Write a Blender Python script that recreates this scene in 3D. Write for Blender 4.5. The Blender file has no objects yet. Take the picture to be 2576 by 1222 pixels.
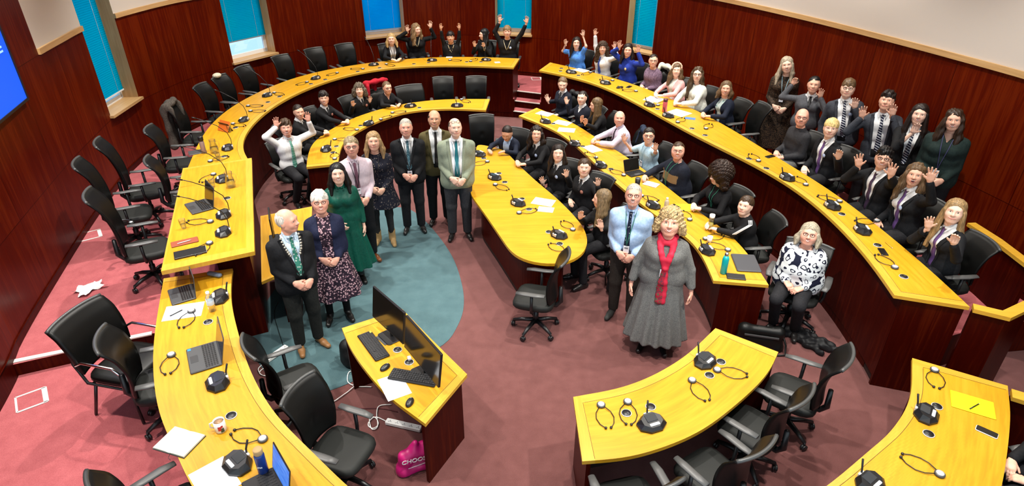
import bpy, bmesh, math, random
import numpy as np
from mathutils import Vector, Matrix
R = math.radians
random.seed(7); rng = np.random.default_rng(7)
S = bpy.context.scene
COL = S.collection
# ---------------------------------------------------------------- camera
CH, FPX, PITCH = 4.5, 1560.0, 30.0
cd = bpy.data.cameras.new('camera'); cam = bpy.data.objects.new('camera', cd); COL.objects.link(cam)
cd.sensor_width = 36.0; cd.lens = FPX / 2576 * 36.0; cd.clip_start = 0.05; cd.clip_end = 100
cam.location = (0, 0, CH); cam.rotation_euler = (R(90 - PITCH), 0, 0)
S.camera = cam
_cp, _sp = math.cos(R(PITCH)), math.sin(R(PITCH))
FW = np.array([0, _cp, -_sp]); UP = np.array([0, _sp, _cp]); RT = np.array([1., 0, 0]); CP = np.array([0, 0, CH])
def ray(px, py):
    return FW + RT * ((px - 1288) / FPX) + UP * ((611 - py) / FPX)
def at(px, py, z):                       # where the sight line through a photo point meets the level z
    d = ray(px, py); t = (z - CH) / d[2]
    return CP + d * t
def at_plane(px, py, p0, n):             # where it meets an upright plane
    d = ray(px, py); t = np.dot(np.array(p0) - CP, n) / np.dot(d, n)
    return CP + d * t
# ---------------------------------------------------------------- world, lamps, exposure
S.view_settings.view_transform = 'Standard'
try: S.view_settings.look = 'None'
except Exception: pass
S.view_settings.gamma = 1.0; S.view_settings.use_curve_mapping = False
S.view_settings.exposure = 0.0
W = bpy.data.worlds.new('world'); S.world = W; W.use_nodes = True
W.node_tree.nodes['Background'].inputs[0].default_value = (0.75, 0.9, 1.0, 1)
W.node_tree.nodes['Background'].inputs[1].default_value = 1.6
def lamp(kind, name, loc, energy, color=(1, .96, .88), **kw):
    l = bpy.data.lights.new(name, kind); l.energy = energy; l.color = color
    for k, v in kw.items(): setattr(l, k, v)
    o = bpy.data.objects.new(name, l); o.location = loc; COL.objects.link(o); return o
SPOTS = [(-4.4, 3.6, 310), (-2.6, 3.2, 330), (0.5, 3.3, 400), (3.0, 3.2, 440), (-5.0, 6.2, 430), (-3.1, 7.3, 520), (1.0, 5.6, 430), (4.0, 6.0, 330),
         (-4.2, 10.5, 420), (-0.6, 10.0, 420), (1.9, 9.2, 400), (3.9, 9.2, 300), (-2.6, 13.2, 420), (0.4, 13.2, 520), (2.6, 12.2, 380)]
for i, (x, y, e) in enumerate(SPOTS):
    lamp('SPOT', 'ceiling_spot_lamp', (x, y, 5.75), e * 1.95, spot_size=R(96), spot_blend=0.7, shadow_soft_size=0.07)
for (x, y, sx, sy, e) in [(-2.5, 5, 3, 3, 150), (2.5, 5, 3, 3, 150), (-2.5, 11, 3, 4, 190), (2.5, 10.5, 3, 4, 170)]:
    lamp('AREA', 'fill_area_lamp', (x, y, 5.8), e * .16, (1, .97, .92), shape='RECTANGLE', size=sx, size_y=sy)  # broad soft fill added under the ceiling, no fittings behind it

# ---------------------------------------------------------------- materials
def newmat(name):
    m = bpy.data.materials.new(name); m.use_nodes = True
    return m, m.node_tree, m.node_tree.nodes['Principled BSDF']
_mc = {}
def mat(name, c, rough=.6, metal=0, spec=.5, emit=None, trans=0, alpha=1, sheen=0, coat=0):
    if name in _mc: return _mc[name]
    m, nt, b = newmat(name)
    b.inputs['Base Color'].default_value = (*c, 1); b.inputs['Roughness'].default_value = rough
    b.inputs['Metallic'].default_value = metal; b.inputs['Specular IOR Level'].default_value = spec
    if emit: b.inputs['Emission Color'].default_value = (*emit[0], 1); b.inputs['Emission Strength'].default_value = emit[1]
    if trans: b.inputs['Transmission Weight'].default_value = trans
    if alpha < 1: b.inputs['Alpha'].default_value = alpha
    if coat: b.inputs['Coat Weight'].default_value = coat
    if sheen: b.inputs['Sheen Weight'].default_value = sheen
    _mc[name] = m; return m
def N(nt, t, **kw):
    n = nt.nodes.new(t)
    for k, v in kw.items():
        if k.startswith('i_'): n.inputs[k[2:].replace('_', ' ')].default_value = v
        else: setattr(n, k, v)
    return n
def ramp(nt, fac, stops, interp='LINEAR'):
    r = N(nt, 'ShaderNodeValToRGB'); r.color_ramp.interpolation = interp
    while len(r.color_ramp.elements) < len(stops): r.color_ramp.elements.new(.5)
    for e, (p, c) in zip(r.color_ramp.elements, stops):
        e.position = p; e.color = (*c, 1)
    nt.links.new(fac, r.inputs[0]); return r.outputs[0]
def mapped(nt, src, scale=(1, 1, 1), rot=(0, 0, 0)):
    mp = N(nt, 'ShaderNodeMapping'); mp.inputs['Scale'].default_value = scale; mp.inputs['Rotation'].default_value = rot
    nt.links.new(src, mp.inputs[0]); return mp.outputs[0]
def noise(nt, vec, scale=5, detail=4, rough=.55, dist=0):
    n = N(nt, 'ShaderNodeTexNoise'); n.inputs['Scale'].default_value = scale; n.inputs['Detail'].default_value = detail
    n.inputs['Roughness'].default_value = rough; n.inputs['Distortion'].default_value = dist
    nt.links.new(vec, n.inputs['Vector']); return n.outputs[0]
def mix(nt, fac, a, b, mode='MIX'):
    m = N(nt, 'ShaderNodeMix', data_type='RGBA', blend_type=mode)
    for s, v in ((0, fac), (6, a), (7, b)):
        if isinstance(v, (int, float)): m.inputs[s].default_value = v
        elif isinstance(v, tuple): m.inputs[s].default_value = (*v, 1)
        else: nt.links.new(v, m.inputs[s])
    return m.outputs[2]
def bump(nt, b, h, strength=.2, dist=.01):
    bp = N(nt, 'ShaderNodeBump'); bp.inputs['Strength'].default_value = strength; bp.inputs['Distance'].default_value = dist
    nt.links.new(h, bp.inputs['Height']); nt.links.new(bp.outputs[0], b.inputs['Normal'])

def wood_panel_mat(name, dark, mid, lite, panel=(1.2, 1.35), rough=.32):
    """veneer sheets: UV in metres, grain runs up, every sheet its own tone, hairline joints"""
    m, nt, b = newmat(name)
    uv = N(nt, 'ShaderNodeTexCoord').outputs['UV']
    br = N(nt, 'ShaderNodeTexBrick'); br.offset = 0.0
    br.inputs['Scale'].default_value = 1; br.inputs['Brick Width'].default_value = panel[0]; br.inputs['Row Height'].default_value = panel[1]
    br.inputs['Mortar Size'].default_value = .004; br.inputs['Color1'].default_value = (0, 0, 0, 1); br.inputs['Color2'].default_value = (1, 1, 1, 1)
    br.inputs['Mortar'].default_value = (.5, .5, .5, 1); br.inputs['Bias'].default_value = 0
    nt.links.new(uv, br.inputs['Vector'])
    g = noise(nt, mapped(nt, uv, (14, .7, 1)), 2.2, 6, .6, .4)
    g2 = noise(nt, mapped(nt, uv, (4.0, .25, 1)), 1.2, 2)
    s = N(nt, 'ShaderNodeMath', operation='MULTIPLY_ADD'); nt.links.new(br.outputs['Color'], s.inputs[0]); s.inputs[1].default_value = .16; nt.links.new(g, s.inputs[2])
    s2 = N(nt, 'ShaderNodeMath', operation='MULTIPLY_ADD'); nt.links.new(g2, s2.inputs[0]); s2.inputs[1].default_value = .55; nt.links.new(s.outputs[0], s2.inputs[2])
    c = ramp(nt, s2.outputs[0], [(.40, dark), (.82, mid), (1.2, lite)])
    c = mix(nt, br.outputs['Fac'], c, tuple(v * .55 for v in dark))
    nt.links.new(c, b.inputs['Base Color']); b.inputs['Roughness'].default_value = rough; b.inputs['Specular IOR Level'].default_value = .09
    return m
M_WALL = wood_panel_mat('mahogany_wall', (.044, .0020, .0003), (.078, .0045, .0005), (.118, .0115, .0012), (1.25, 1.33))
M_PANEL = wood_panel_mat('mahogany_panel', (.022, .0010, .0003), (.038, .0018, .0004), (.062, .0055, .0008), (1.6, 1.3), .35)
def desk_mat(name, dark, mid, lite):
    m, nt, b = newmat(name)
    uv = N(nt, 'ShaderNodeTexCoord').outputs['UV']
    br = N(nt, 'ShaderNodeTexBrick'); br.offset = 0
    br.inputs['Scale'].default_value = 1; br.inputs['Brick Width'].default_value = 1.1; br.inputs['Row Height'].default_value = 9
    br.inputs['Mortar Size'].default_value = .0015; br.inputs['Color1'].default_value = (0, 0, 0, 1); br.inputs['Color2'].default_value = (1, 1, 1, 1); br.inputs['Mortar'].default_value = (.3, .3, .3, 1)
    nt.links.new(uv, br.inputs['Vector'])
    g = noise(nt, mapped(nt, uv, (1.2, 16, 1)), 1.6, 5, .6, .5)
    g2 = noise(nt, mapped(nt, uv, (1.0, 1.4, 1)), 1.5, 2)
    s = N(nt, 'ShaderNodeMath', operation='MULTIPLY_ADD'); nt.links.new(br.outputs['Color'], s.inputs[0]); s.inputs[1].default_value = .12; nt.links.new(g, s.inputs[2])
    s2 = N(nt, 'ShaderNodeMath', operation='MULTIPLY_ADD'); nt.links.new(g2, s2.inputs[0]); s2.inputs[1].default_value = .4; nt.links.new(s.outputs[0], s2.inputs[2])
    c = ramp(nt, s2.outputs[0], [(.45, dark), (.72, mid), (1.0, lite)])
    nt.links.new(c, b.inputs['Base Color']); b.inputs['Roughness'].default_value = .36; b.inputs['Specular IOR Level'].default_value = .4
    return m
M_DESK = desk_mat('yellow_beech_top', (.44, .200, .006), (.53, .265, .009), (.61, .325, .018))
M_DESKEDGE = desk_mat('yellow_beech_lipping', (.49, .245, .018), (.57, .305, .028), (.63, .36, .042))
M_BEECH = desk_mat('pale_beech_trim', (.42, .24, .09), (.52, .31, .13), (.60, .38, .17))
def carpet_mat(name, a, c, scale=60, blotch=.5):
    m, nt, b = newmat(name)
    oc = N(nt, 'ShaderNodeTexCoord').outputs['Object']
    n1 = noise(nt, oc, scale * 3, 3, .7); n2 = noise(nt, oc, 7, 3)
    s = N(nt, 'ShaderNodeMath', operation='MULTIPLY_ADD'); nt.links.new(n2, s.inputs[0]); s.inputs[1].default_value = blotch; nt.links.new(n1, s.inputs[2])
    col = ramp(nt, s.outputs[0], [(.45, a), (1.0, c)])
    nt.links.new(col, b.inputs['Base Color']); b.inputs['Roughness'].default_value = .95; b.inputs['Specular IOR Level'].default_value = .1
    b.inputs['Sheen Weight'].default_value = .15
    bump(nt, b, n1, .5, .006)
    return m
M_CARPET = carpet_mat('rose_carpet', (.088, .030, .027), (.165, .064, .060))
M_CARPETUP = carpet_mat('rose_carpet_dais_lit', (.27, .052, .060), (.47, .122, .132))  # same rose carpet, with the stronger light on the raised floor in its colour
M_BLUE = carpet_mat('slate_blue_carpet', (.036, .080, .094), (.076, .142, .156))
M_CREAM = mat('cream_plaster', (.58, .52, .46), .85)
M_CEIL = mat('ceiling_white', (.75, .73, .70), .9)
M_WHITE = mat('white_plastic', (.80, .80, .78), .45)
M_NOSE = mat('pale_step_nosing', (.62, .55, .50), .6)
M_BLACK = mat('black_plastic', (.008, .008, .009), .38)
M_LEATHER = mat('black_leather', (.004, .0042, .004), .42, spec=.24)
M_SEATF = mat('black_seat_fabric', (.010, .011, .010), .6, spec=.3)
M_CHROME = mat('polished_steel', (.75, .75, .77), .18, 1)
M_DGREY = mat('dark_grey_plastic', (.05, .052, .055), .4)
M_GREY = mat('mid_grey_plastic', (.22, .23, .24), .45)
M_SILVER = mat('silver_plastic', (.55, .56, .57), .35, .2)
M_PAPER = mat('white_paper', (.82, .84, .90), .8)
M_SCREENOFF = mat('dark_screen', (.010, .009, .007), .12, spec=.6)
def glass(name, tint=(1, 1, 1), rough=0.02, mixw=.82):
    m, nt, b = newmat(name)
    tr = N(nt, 'ShaderNodeBsdfTransparent'); tr.inputs[0].default_value = (*tint, 1)
    gl = N(nt, 'ShaderNodeBsdfGlossy'); gl.inputs['Roughness'].default_value = rough
    ly = N(nt, 'ShaderNodeLayerWeight'); ly.inputs[0].default_value = .25
    ms = N(nt, 'ShaderNodeMixShader')
    nt.links.new(ly.outputs['Facing'], ms.inputs[0]); nt.links.new(tr.outputs[0], ms.inputs[1]); nt.links.new(gl.outputs[0], ms.inputs[2])
    nt.links.new(ms.outputs[0], nt.nodes['Material Output'].inputs[0]); return m
M_GLASS = glass('clear_glass', (.93, .95, .95)); M_PANE = glass('window_glass', (.75, .88, 1.0))

# ---------------------------------------------------------------- mesh helpers
class MB:
    """collects shapes and links them as ONE mesh object"""
    def __init__(s): s.v = []; s.f = []; s.m = []; s.uv = []; s.sm = []; s.mats = []
    def mi(s, m):
        if m not in s.mats: s.mats.append(m)
        return s.mats.index(m)
    def add(s, vs, fs, m, uvs=None, smooth=False):
        o = len(s.v); k = s.mi(m)
        s.v += [tuple(map(float, v)) for v in vs]
        for i, f in enumerate(fs):
            s.f.append([o + j for j in f]); s.m.append(k); s.sm.append(smooth)
            s.uv.append(uvs[i] if uvs else [(vs[j][0], vs[j][1]) for j in f])
        return s
    def box(s, c, d, m, rz=0, M=None, uvscale=1):
        x, y, z = (q / 2 for q in d)
        P = [Vector((a, b_, c_)) for c_ in (-z, z) for b_ in (-y, y) for a in (-x, x)]
        if M is None: M = Matrix.Translation(c) @ Matrix.Rotation(rz, 4, 'Z')
        else: M = M @ Matrix.Translation(c)
        vs = [M @ p for p in P]
        fs = [(0, 2, 3, 1), (4, 5, 7, 6), (0, 1, 5, 4), (1, 3, 7, 5), (3, 2, 6, 7), (2, 0, 4, 6)]
        dims = [(0, 1), (0, 1), (0, 2), (1, 2), (0, 2), (1, 2)]
        uvs = [[(P[j][a], P[j][b]) for j in f] for f, (a, b) in zip(fs, dims)]
        return s.add(vs, fs, m, uvs)
    def rbox(s, c, d, m, r=.01, rz=0, M=None):
        """box with rounded plan corners and softened top and bottom rims"""
        x, y, z = (q / 2 for q in d); r = min(r, x * .98, y * .98); e = min(r * .5, z * .8)
        ring = []
        for (cx, cy, a0) in ((x - r, y - r, 0), (-x + r, y - r, 90), (-x + r, -y + r, 180), (x - r, -y + r, 270)):
            for k in range(4): a = R(a0 + 30 * k); ring.append((cx, cy, math.cos(a), math.sin(a)))
        vs = []
        for (zz, rr) in ((-z, r - e), (-z + e, r), (z - e, r), (z, r - e)):
            vs += [Vector((cx + ca * rr, cy + sa * rr, zz)) for cx, cy, ca, sa in ring]
        if M is None: T = Matrix.Translation(c) @ Matrix.Rotation(rz, 4, 'Z')
        else: T = M @ Matrix.Translation(c)
        n = len(ring); fs = [tuple(range(n - 1, -1, -1)), tuple(range(3 * n, 4 * n))]
        for k in range(3):
            for i in range(n): j = (i + 1) % n; fs.append((k * n + i, k * n + j, (k + 1) * n + j, (k + 1) * n + i))
        uvs = [[(vs[j][0], vs[j][1]) for j in f] for f in fs]
        return s.add([T @ v for v in vs], fs, m, uvs, smooth=False)
    def tube(s, pts, r, m, seg=8, cap=True, closed=False):
        pts = [Vector(p) for p in pts]; n = len(pts)
        rs = r if isinstance(r, (list, tuple)) else [r] * n
        vs, fs = [], []; prev = None
        for i, p in enumerate(pts):
            t = (pts[(i + 1) % n] - pts[i - 1]) if closed else (pts[min(i + 1, n - 1)] - pts[max(i - 1, 0)])
            t.normalize()
            if prev is None: a = t.orthogonal().normalized()
            else:
                a = prev - t * prev.dot(t)
                a = a.normalized() if a.length > 1e-6 else t.orthogonal().normalized()
            prev = a; b_ = t.cross(a)
            for k in range(seg):
                an = 2 * math.pi * k / seg; vs.append(p + (a * math.cos(an) + b_ * math.sin(an)) * rs[i])
        for i in range(n if closed else n - 1):
            for k in range(seg):
                j = (k + 1) % seg; i2 = (i + 1) % n
                fs.append((i * seg + k, i * seg + j, i2 * seg + j, i2 * seg + k))
        if cap and not closed: fs += [tuple(range(seg - 1, -1, -1)), tuple((n - 1) * seg + k for k in range(seg))]
        return s.add(vs, fs, m, smooth=True)
    def lathe(s, c, prof, m, seg=20, M=None, smooth=True):
        vs, fs = [], []
        T = Matrix.Translation(c) if M is None else M @ Matrix.Translation(c)
        for (r, z) in prof:
            for k in range(seg): a = 2 * math.pi * k / seg; vs.append(T @ Vector((r * math.cos(a), r * math.sin(a), z)))
        for i in range(len(prof) - 1):
            for k in range(seg): j = (k + 1) % seg; fs.append((i * seg + k, i * seg + j, (i + 1) * seg + j, (i + 1) * seg + k))
        fs += [tuple(range(seg - 1, -1, -1)), tuple((len(prof) - 1) * seg + k for k in range(seg))]
        return s.add(vs, fs, m, smooth=smooth)
    def prism(s, poly, z0, z1, m, mside=None, M=None):
        n = len(poly); vs = [Vector((p[0], p[1], z0)) for p in poly] + [Vector((p[0], p[1], z1)) for p in poly]
        if M is not None: vs = [M @ v for v in vs]
        s.add(vs, [tuple(range(n - 1, -1, -1)), tuple(range(n, 2 * n))], m)
        u = 0; fs, uvs = [], []
        for i in range(n):
            j = (i + 1) % n; L = math.hypot(poly[j][0] - poly[i][0], poly[j][1] - poly[i][1])
            fs.append((i, j, n + j, n + i)); uvs.append([(u, z0), (u + L, z0), (u + L, z1), (u, z1)]); u += L
        return s.add(vs, fs, mside or m, uvs)
    def build(s, name, parent=None, world=False):
        me = bpy.data.meshes.new(name); me.from_pydata(s.v, [], s.f)
        for m in s.mats: me.materials.append(m)
        me.polygons.foreach_set('material_index', s.m); me.polygons.foreach_set('use_smooth', s.sm)
        ul = me.uv_layers.new(name='UVMap'); ul.data.foreach_set('uv', [c for f in s.uv for p in f for c in p])
        me.update()
        o = bpy.data.objects.new(name, me); COL.objects.link(o)
        if parent:
            o.parent = parent
            if world: o.matrix_parent_inverse = parent_world(parent).inverted()
        return o
def parent_world(o):
    m = o.matrix_basis.copy()
    while o.parent: m = o.parent.matrix_basis @ o.matrix_parent_inverse @ m; o = o.parent
    return m
def tag(o, label=None, cat=None, group=None, kind=None):
    if label: o['label'] = label
    if cat: o['category'] = cat
    if group: o['group'] = group
    if kind: o['kind'] = kind
    return o
def thing(name, label, cat, loc=(0, 0, 0), rz=0, group=None):
    o = bpy.data.objects.new(name, None); o.empty_display_size = .1; COL.objects.link(o)
    o.location = tuple(map(float, loc)); o.rotation_euler = (0, 0, rz)
    return tag(o, label, cat, group)
def copy_tree(o, parent=None):
    c = o.copy(); COL.objects.link(c)
    if parent: c.parent = parent
    for ch in list(o.children): copy_tree(ch, c)
    return c
def catmull(P, n):
    P = [np.array(p[:2], float) for p in P]
    if len(P) == 2: return [tuple(P[0] + (P[1] - P[0]) * t) for t in np.linspace(0, 1, n)]
    Q = [2 * P[0] - P[1]] + P + [2 * P[-1] - P[-2]]; out = []
    for i in range(1, len(Q) - 2):
        a, b, c, d = Q[i - 1:i + 3]
        for t in np.linspace(0, 1, 24, endpoint=False):
            out.append(.5 * (2 * b + (c - a) * t + (2 * a - 5 * b + 4 * c - d) * t * t + (3 * b - a - 3 * c + d) * t ** 3))
    out.append(P[-1]); out = np.array(out)
    L = np.r_[0, np.cumsum(np.hypot(*np.diff(out, axis=0).T))]
    s = np.linspace(0, L[-1], n)
    return [(float(np.interp(q, L, out[:, 0])), float(np.interp(q, L, out[:, 1]))) for q in s]
def smooth(P, n=60, it=25):
    Q = np.array(catmull(P, n))
    for _ in range(it): Q[1:-1] = .25 * Q[:-2] + .5 * Q[1:-1] + .25 * Q[2:]
    return [tuple(q) for q in Q]
def plan(px, z): return [tuple(at(x, y, z)[:2]) for x, y in px]
def arclen(P): return np.r_[0, np.cumsum([math.hypot(P[i + 1][0] - P[i][0], P[i + 1][1] - P[i][1]) for i in range(len(P) - 1)])]
# ---------------------------------------------------------------- setting
ZU, ZM = 0.42, 0.28                    # the raised ring, and the lower step of it by the front left desk
TOP_OUT, TOP_IN, TOP_LEC, TOP_G = 1.13, 0.75, 1.25, 1.00
ZTRIM, ZSILL, ZCEIL = 2.70, 1.40, 6.0
WALLP = [(-3.9, 1.2), (-4.75, 4.2), (-5.05, 5.0), (-5.32, 5.84), (-5.82, 7.55), (-6.08, 8.6), (-6.25, 9.4), (-6.3, 10.4), (-6.05, 11.8), (-5.55, 12.75), (-5.05, 13.55),
         (-4.3, 14.35), (-3.43, 15.0), (-2.5, 15.5), (-1.5, 15.65), (-.41, 15.5), (.46, 15.3), (1.5, 14.75), (2.47, 13.95), (3.05, 13.3), (3.85, 11.9), (4.55, 10.3),
         (5.05, 8.8), (5.4, 7.6), (5.65, 6.6), (5.9, 5.2), (6.1, 3.6), (6.2, 1.2)]
WP = catmull(WALLP, 400); WL = arclen(WP)
def wall_at(s):
    return np.array([np.interp(s, WL, [p[0] for p in WP]), np.interp(s, WL, [p[1] for p in WP])])
def wall_n(s):
    t = wall_at(s + .02) - wall_at(s - .02); t /= np.linalg.norm(t); return np.array([-t[1], t[0]])   # away from the room
def wall_s(px, py, z):                  # arc length where a sight line meets the wall at height z
    p = at(px, py, z)[:2]
    return float(WL[int(np.argmin([math.hypot(q[0] - p[0], q[1] - p[1]) for q in WP]))])
WIN = []
for (x0, y0, x1, y1) in [(270, 292, 360, 242), (588, 158, 689, 130), (918, 95, 1014, 80), (1244, 85, 1337, 88), (1570, 122, 1647, 134)]:
    WIN.append((wall_s(x0, y0, ZSILL), wall_s(x1, y1, ZSILL)))
S_CORNER = wall_s(65, 133, ZTRIM)      # where the flat screen wall ends and the plaster begins
ZWT = 4.4
def strip(mb, ss, z0, z1, m, off=0, flip=False):
    for a, b in zip(ss[:-1], ss[1:]):
        pa, pb = wall_at(a) + wall_n(a) * off, wall_at(b) + wall_n(b) * off
        vs = [(*pa, z0), (*pb, z0), (*pb, z1), (*pa, z1)]
        mb.add(vs, [(0, 1, 2, 3)], m, [[(a, z0), (b, z0), (b, z1), (a, z1)]], smooth=False)
def seq(a, b): n = max(2, int((b - a) / .18) + 1); return list(np.linspace(a, b, n))
w = MB(); cr = MB()
cuts = [0.05] + [v for p in WIN for v in p] + [float(WL[-1]) - .05]
for i in range(0, len(cuts), 2):
    a, b = cuts[i], cuts[i + 1]
    strip(w, seq(a, b), 0, ZTRIM, M_WALL)
    if i == 0:
        strip(w, seq(a, S_CORNER), ZTRIM, ZCEIL, M_WALL); strip(cr, seq(S_CORNER, b), ZTRIM, ZCEIL, M_CREAM)
    else: strip(cr, seq(a, b), ZTRIM, ZCEIL, M_CREAM)
for (a, b) in WIN:
    strip(w, seq(a, b), 0, ZSILL, M_WALL); strip(cr, seq(a, b), ZWT, ZCEIL, M_CREAM)
tag(w.build('wall_oval'), kind='structure'); tag(cr.build('wall_upper'), kind='structure')
def ledge(name, ss, z0, z1, depth, m, off=0.0):
    mb = MB()
    for a, b in zip(ss[:-1], ss[1:]):
        P = []
        for q in (a, b):
            p, n = wall_at(q), wall_n(q); P.append((p + n * (.02 + off), p - n * depth))
        (ao, ai), (bo, bi) = P
        vs = [(*ao, z0), (*bo, z0), (*bi, z0), (*ai, z0), (*ao, z1), (*bo, z1), (*bi, z1), (*ai, z1)]
        mb.add(vs, [(4, 5, 6, 7), (3, 2, 1, 0), (7, 6, 2, 3), (0, 4, 7, 3), (1, 2, 6, 5)], m, [[(a, 0), (b, 0), (b, .1), (a, .1)]] * 5)
    return tag(mb.build(name), kind='structure')
k = 0
for a, b in [(S_CORNER, WIN[0][0])] + [(WIN[i][1], WIN[i + 1][0]) for i in range(4)] + [(WIN[4][1], float(WL[-1]) - .05)]:
    k += 1; ledge('trim_%d' % k, seq(a, b), ZTRIM - .035, ZTRIM + .035, .03, M_BEECH)
for a, b in [(.1, float(WL[-1]) - .1)]:
    ledge('baseboard_oval', seq(a, b), 0, ZU + .09, .012, M_PANEL)
# blinds: teal slats that daylight glows through
m_, nt_, b_ = newmat('teal_blind'); M_BLIND = m_
_uv = N(nt_, 'ShaderNodeTexCoord').outputs['UV']
_dif = N(nt_, 'ShaderNodeBsdfDiffuse'); _trn = N(nt_, 'ShaderNodeBsdfTranslucent'); _ms = N(nt_, 'ShaderNodeMixShader'); _ms.inputs[0].default_value = .6
_n = noise(nt_, mapped(nt_, _uv, (.6, .5, 1)), 1.3, 2)
_c = ramp(nt_, _n, [(.3, (.0, .33, .52)), (.7, (.0, .42, .50))])
nt_.links.new(_c, _dif.inputs[0]); nt_.links.new(_c, _trn.inputs[0])
nt_.links.new(_dif.outputs[0], _ms.inputs[1]); nt_.links.new(_trn.outputs[0], _ms.inputs[2]); nt_.links.new(_ms.outputs[0], nt_.nodes['Material Output'].inputs[0])
M_BLUEBLIND = M_BLIND.copy(); M_BLUEBLIND.name = 'blue_blind'
for n_ in M_BLUEBLIND.node_tree.nodes:
    if n_.type == 'VALTORGB':
        n_.color_ramp.elements[0].color = (.0, .25, .66, 1); n_.color_ramp.elements[1].color = (.0, .34, .72, 1)
WINDOW_LABELS = ['teal slatted blind in the window beside the blue projection screen', 'teal slatted blind above a strip of bare glass at its foot',
                 'bright blue slatted blind behind the blonde woman in the dark blazer', 'blue green slatted blind behind the boy with both arms up',
                 'turquoise slatted blind behind the girl in the navy sweatshirt']
GAPS = [.10, .30, .06, .05, .03]
for i, (a, b) in enumerate(WIN):
    pa, pb = wall_at(a), wall_at(b); na = wall_n((a + b) / 2); D = .30
    qa, qb = pa + na * D, pb + na * D; t = (pb - pa) / np.linalg.norm(pb - pa); wd = float(np.linalg.norm(pb - pa))
    mb = MB()
    for (p, q, u) in ((pa, qa, 0), (pb, qb, 1)):          # reveals
        mb.add([(*p, ZSILL), (*q, ZSILL), (*q, ZWT), (*p, ZWT)], [(0, 1, 2, 3)], M_BEECH, [[(ZSILL, 0), (ZSILL, D), (ZWT, D), (ZWT, 0)]])
    mb.add([(*pa, ZWT), (*pb, ZWT), (*qb, ZWT), (*qa, ZWT)], [(0, 1, 2, 3)], M_BEECH)
    f = mb.build('window_%d' % (i + 1)); tag(f, kind='structure')
    rz = math.atan2(t[1], t[0]); c = (pa + pb) / 2
    sl = MB(); cs = c + na * (D / 2 - .03)
    sl.box((cs[0], cs[1], ZSILL - .02), (wd + .06, D + .07, .04), M_BEECH, rz); sl.build('window_sill', f)
    fr = MB(); cf = c + na * (D - .03)
    for (off, zc, sx, sz) in ((-wd / 2 + .03, (ZSILL + ZWT) / 2, .06, ZWT - ZSILL), (wd / 2 - .03, (ZSILL + ZWT) / 2, .06, ZWT - ZSILL), (0, ZSILL + .035, wd, .07)):
        p = cf + t * off; fr.box((p[0], p[1], zc), (sx, .05, sz), M_WHITE, rz)
    fr.build('window_frame', f)
    gp = MB(); p = c + na * (D - .02); gp.box((p[0], p[1], (ZSILL + ZWT) / 2), (wd - .1, .008, ZWT - ZSILL - .05), M_PANE, rz); gp.build('window_pane', f)
    bl = MB(); mm = M_BLUEBLIND if i == 2 else M_BLIND
    z = ZSILL + .05 + GAPS[i]; p = c + na * (D - .10 - .0 * i); p2 = p
    rz_m = Matrix.Translation((p[0], p[1], 0)) @ Matrix.Rotation(rz, 4, 'Z')
    bw = wd - .03; nz = int((ZWT - z) / .032); vs, fs, uvs = [], [], []
    for k in range(nz):                                    # tilted slats that nearly close
        z0 = z + k * .032; o = len(vs)
        vs += [rz_m @ Vector((sx * bw / 2, yy, zz)) for (yy, zz) in ((-.006, z0), (.006, z0 + .034)) for sx in (-1, 1)]
        fs.append((o, o + 1, o + 3, o + 2)); uvs.append([(0, z0), (bw, z0), (bw, z0 + .034), (0, z0 + .034)])
    rt = thing('window_blind', WINDOW_LABELS[i], 'blind', (p[0], p[1], z - .01), 0, 'slatted window blinds')
    bl.add(vs, fs, mm, uvs); bl.build('slat_panel', rt, True)
    rl = MB(); rl.box((p[0], p[1], z - .008), (bw, .03, .02), M_GREY if i else M_WHITE, rz); rl.build('bottom_rail', rt, True)
    cdn = MB()
    for q in (-.3, .3): e = p - na * .012 + t * (q * wd); cdn.tube([(e[0], e[1], z), (e[0], e[1], ZWT)], .0025, M_WHITE, 4)
    cdn.build('ladder_cord', rt, True)
# ceiling above the lamps
ce = MB(); ce.prism([(-8, -1.5), (8, -1.5), (8, 17), (-8, 17)], ZCEIL, ZCEIL + .1, M_CEIL); tag(ce.build('ceiling'), kind='structure')
# projection screen on the flat wall
sa, sb = wall_at(S_CORNER - .22), wall_at(S_CORNER - 3.4)
tv = (sb - sa) / np.linalg.norm(sb - sa); nv = np.array([-tv[1], tv[0]]);
nv = nv if np.dot(nv, -wall_n(S_CORNER - 1)) > 0 else -nv
sc_ = thing('projection_screen', 'large bright blue projection screen high on the wood wall', 'screen', (sa[0], sa[1], 0))
M_SCREEN = mat('blue_projection', (.0, .05, .5), .6, emit=((.0, .075, .80), 1.0))
def on_screen(u, z, o=.035): q = sa + tv * u + nv * o; return (q[0], q[1], z)
zb = 1.98
# its lower edge climbs away from the room, so read the near corner from the photo
def zfit(px, py):
    n2 = np.array([nv[0], nv[1], 0]); p = at_plane(px, py, (sa[0] + nv[0] * .035, sa[1] + nv[1] * .035, 0), n2)
    return np.dot(p[:2] - sa, tv), p[2]
(u0, z0), (u1, z1) = zfit(66, 242), zfit(0, 306)
zb = (z0 + z1) / 2
mb = MB(); mb.add([on_screen(u0, zb), on_screen(u0 + 2.6, zb), on_screen(u0 + 2.6, zb + 1.9), on_screen(u0, zb + 1.9)], [(0, 1, 2, 3)], M_SCREEN); mb.build('screen_surface', sc_, True)
mb = MB()
for i in range(3):
    zc = zb + .55 + i * .045
    mb.add([on_screen(u0 + .13 + .0 * i, zc, .038), on_screen(u0 + .62, zc, .038), on_screen(u0 + .62, zc + .022, .038), on_screen(u0 + .13, zc + .022, .038)], [(0, 1, 2, 3)], mat('screen_text', (.2, .4, .9), .6, emit=((.25, .45, .95), 1)))
mb.build('caption_lines', sc_, True)
mb = MB()
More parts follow.
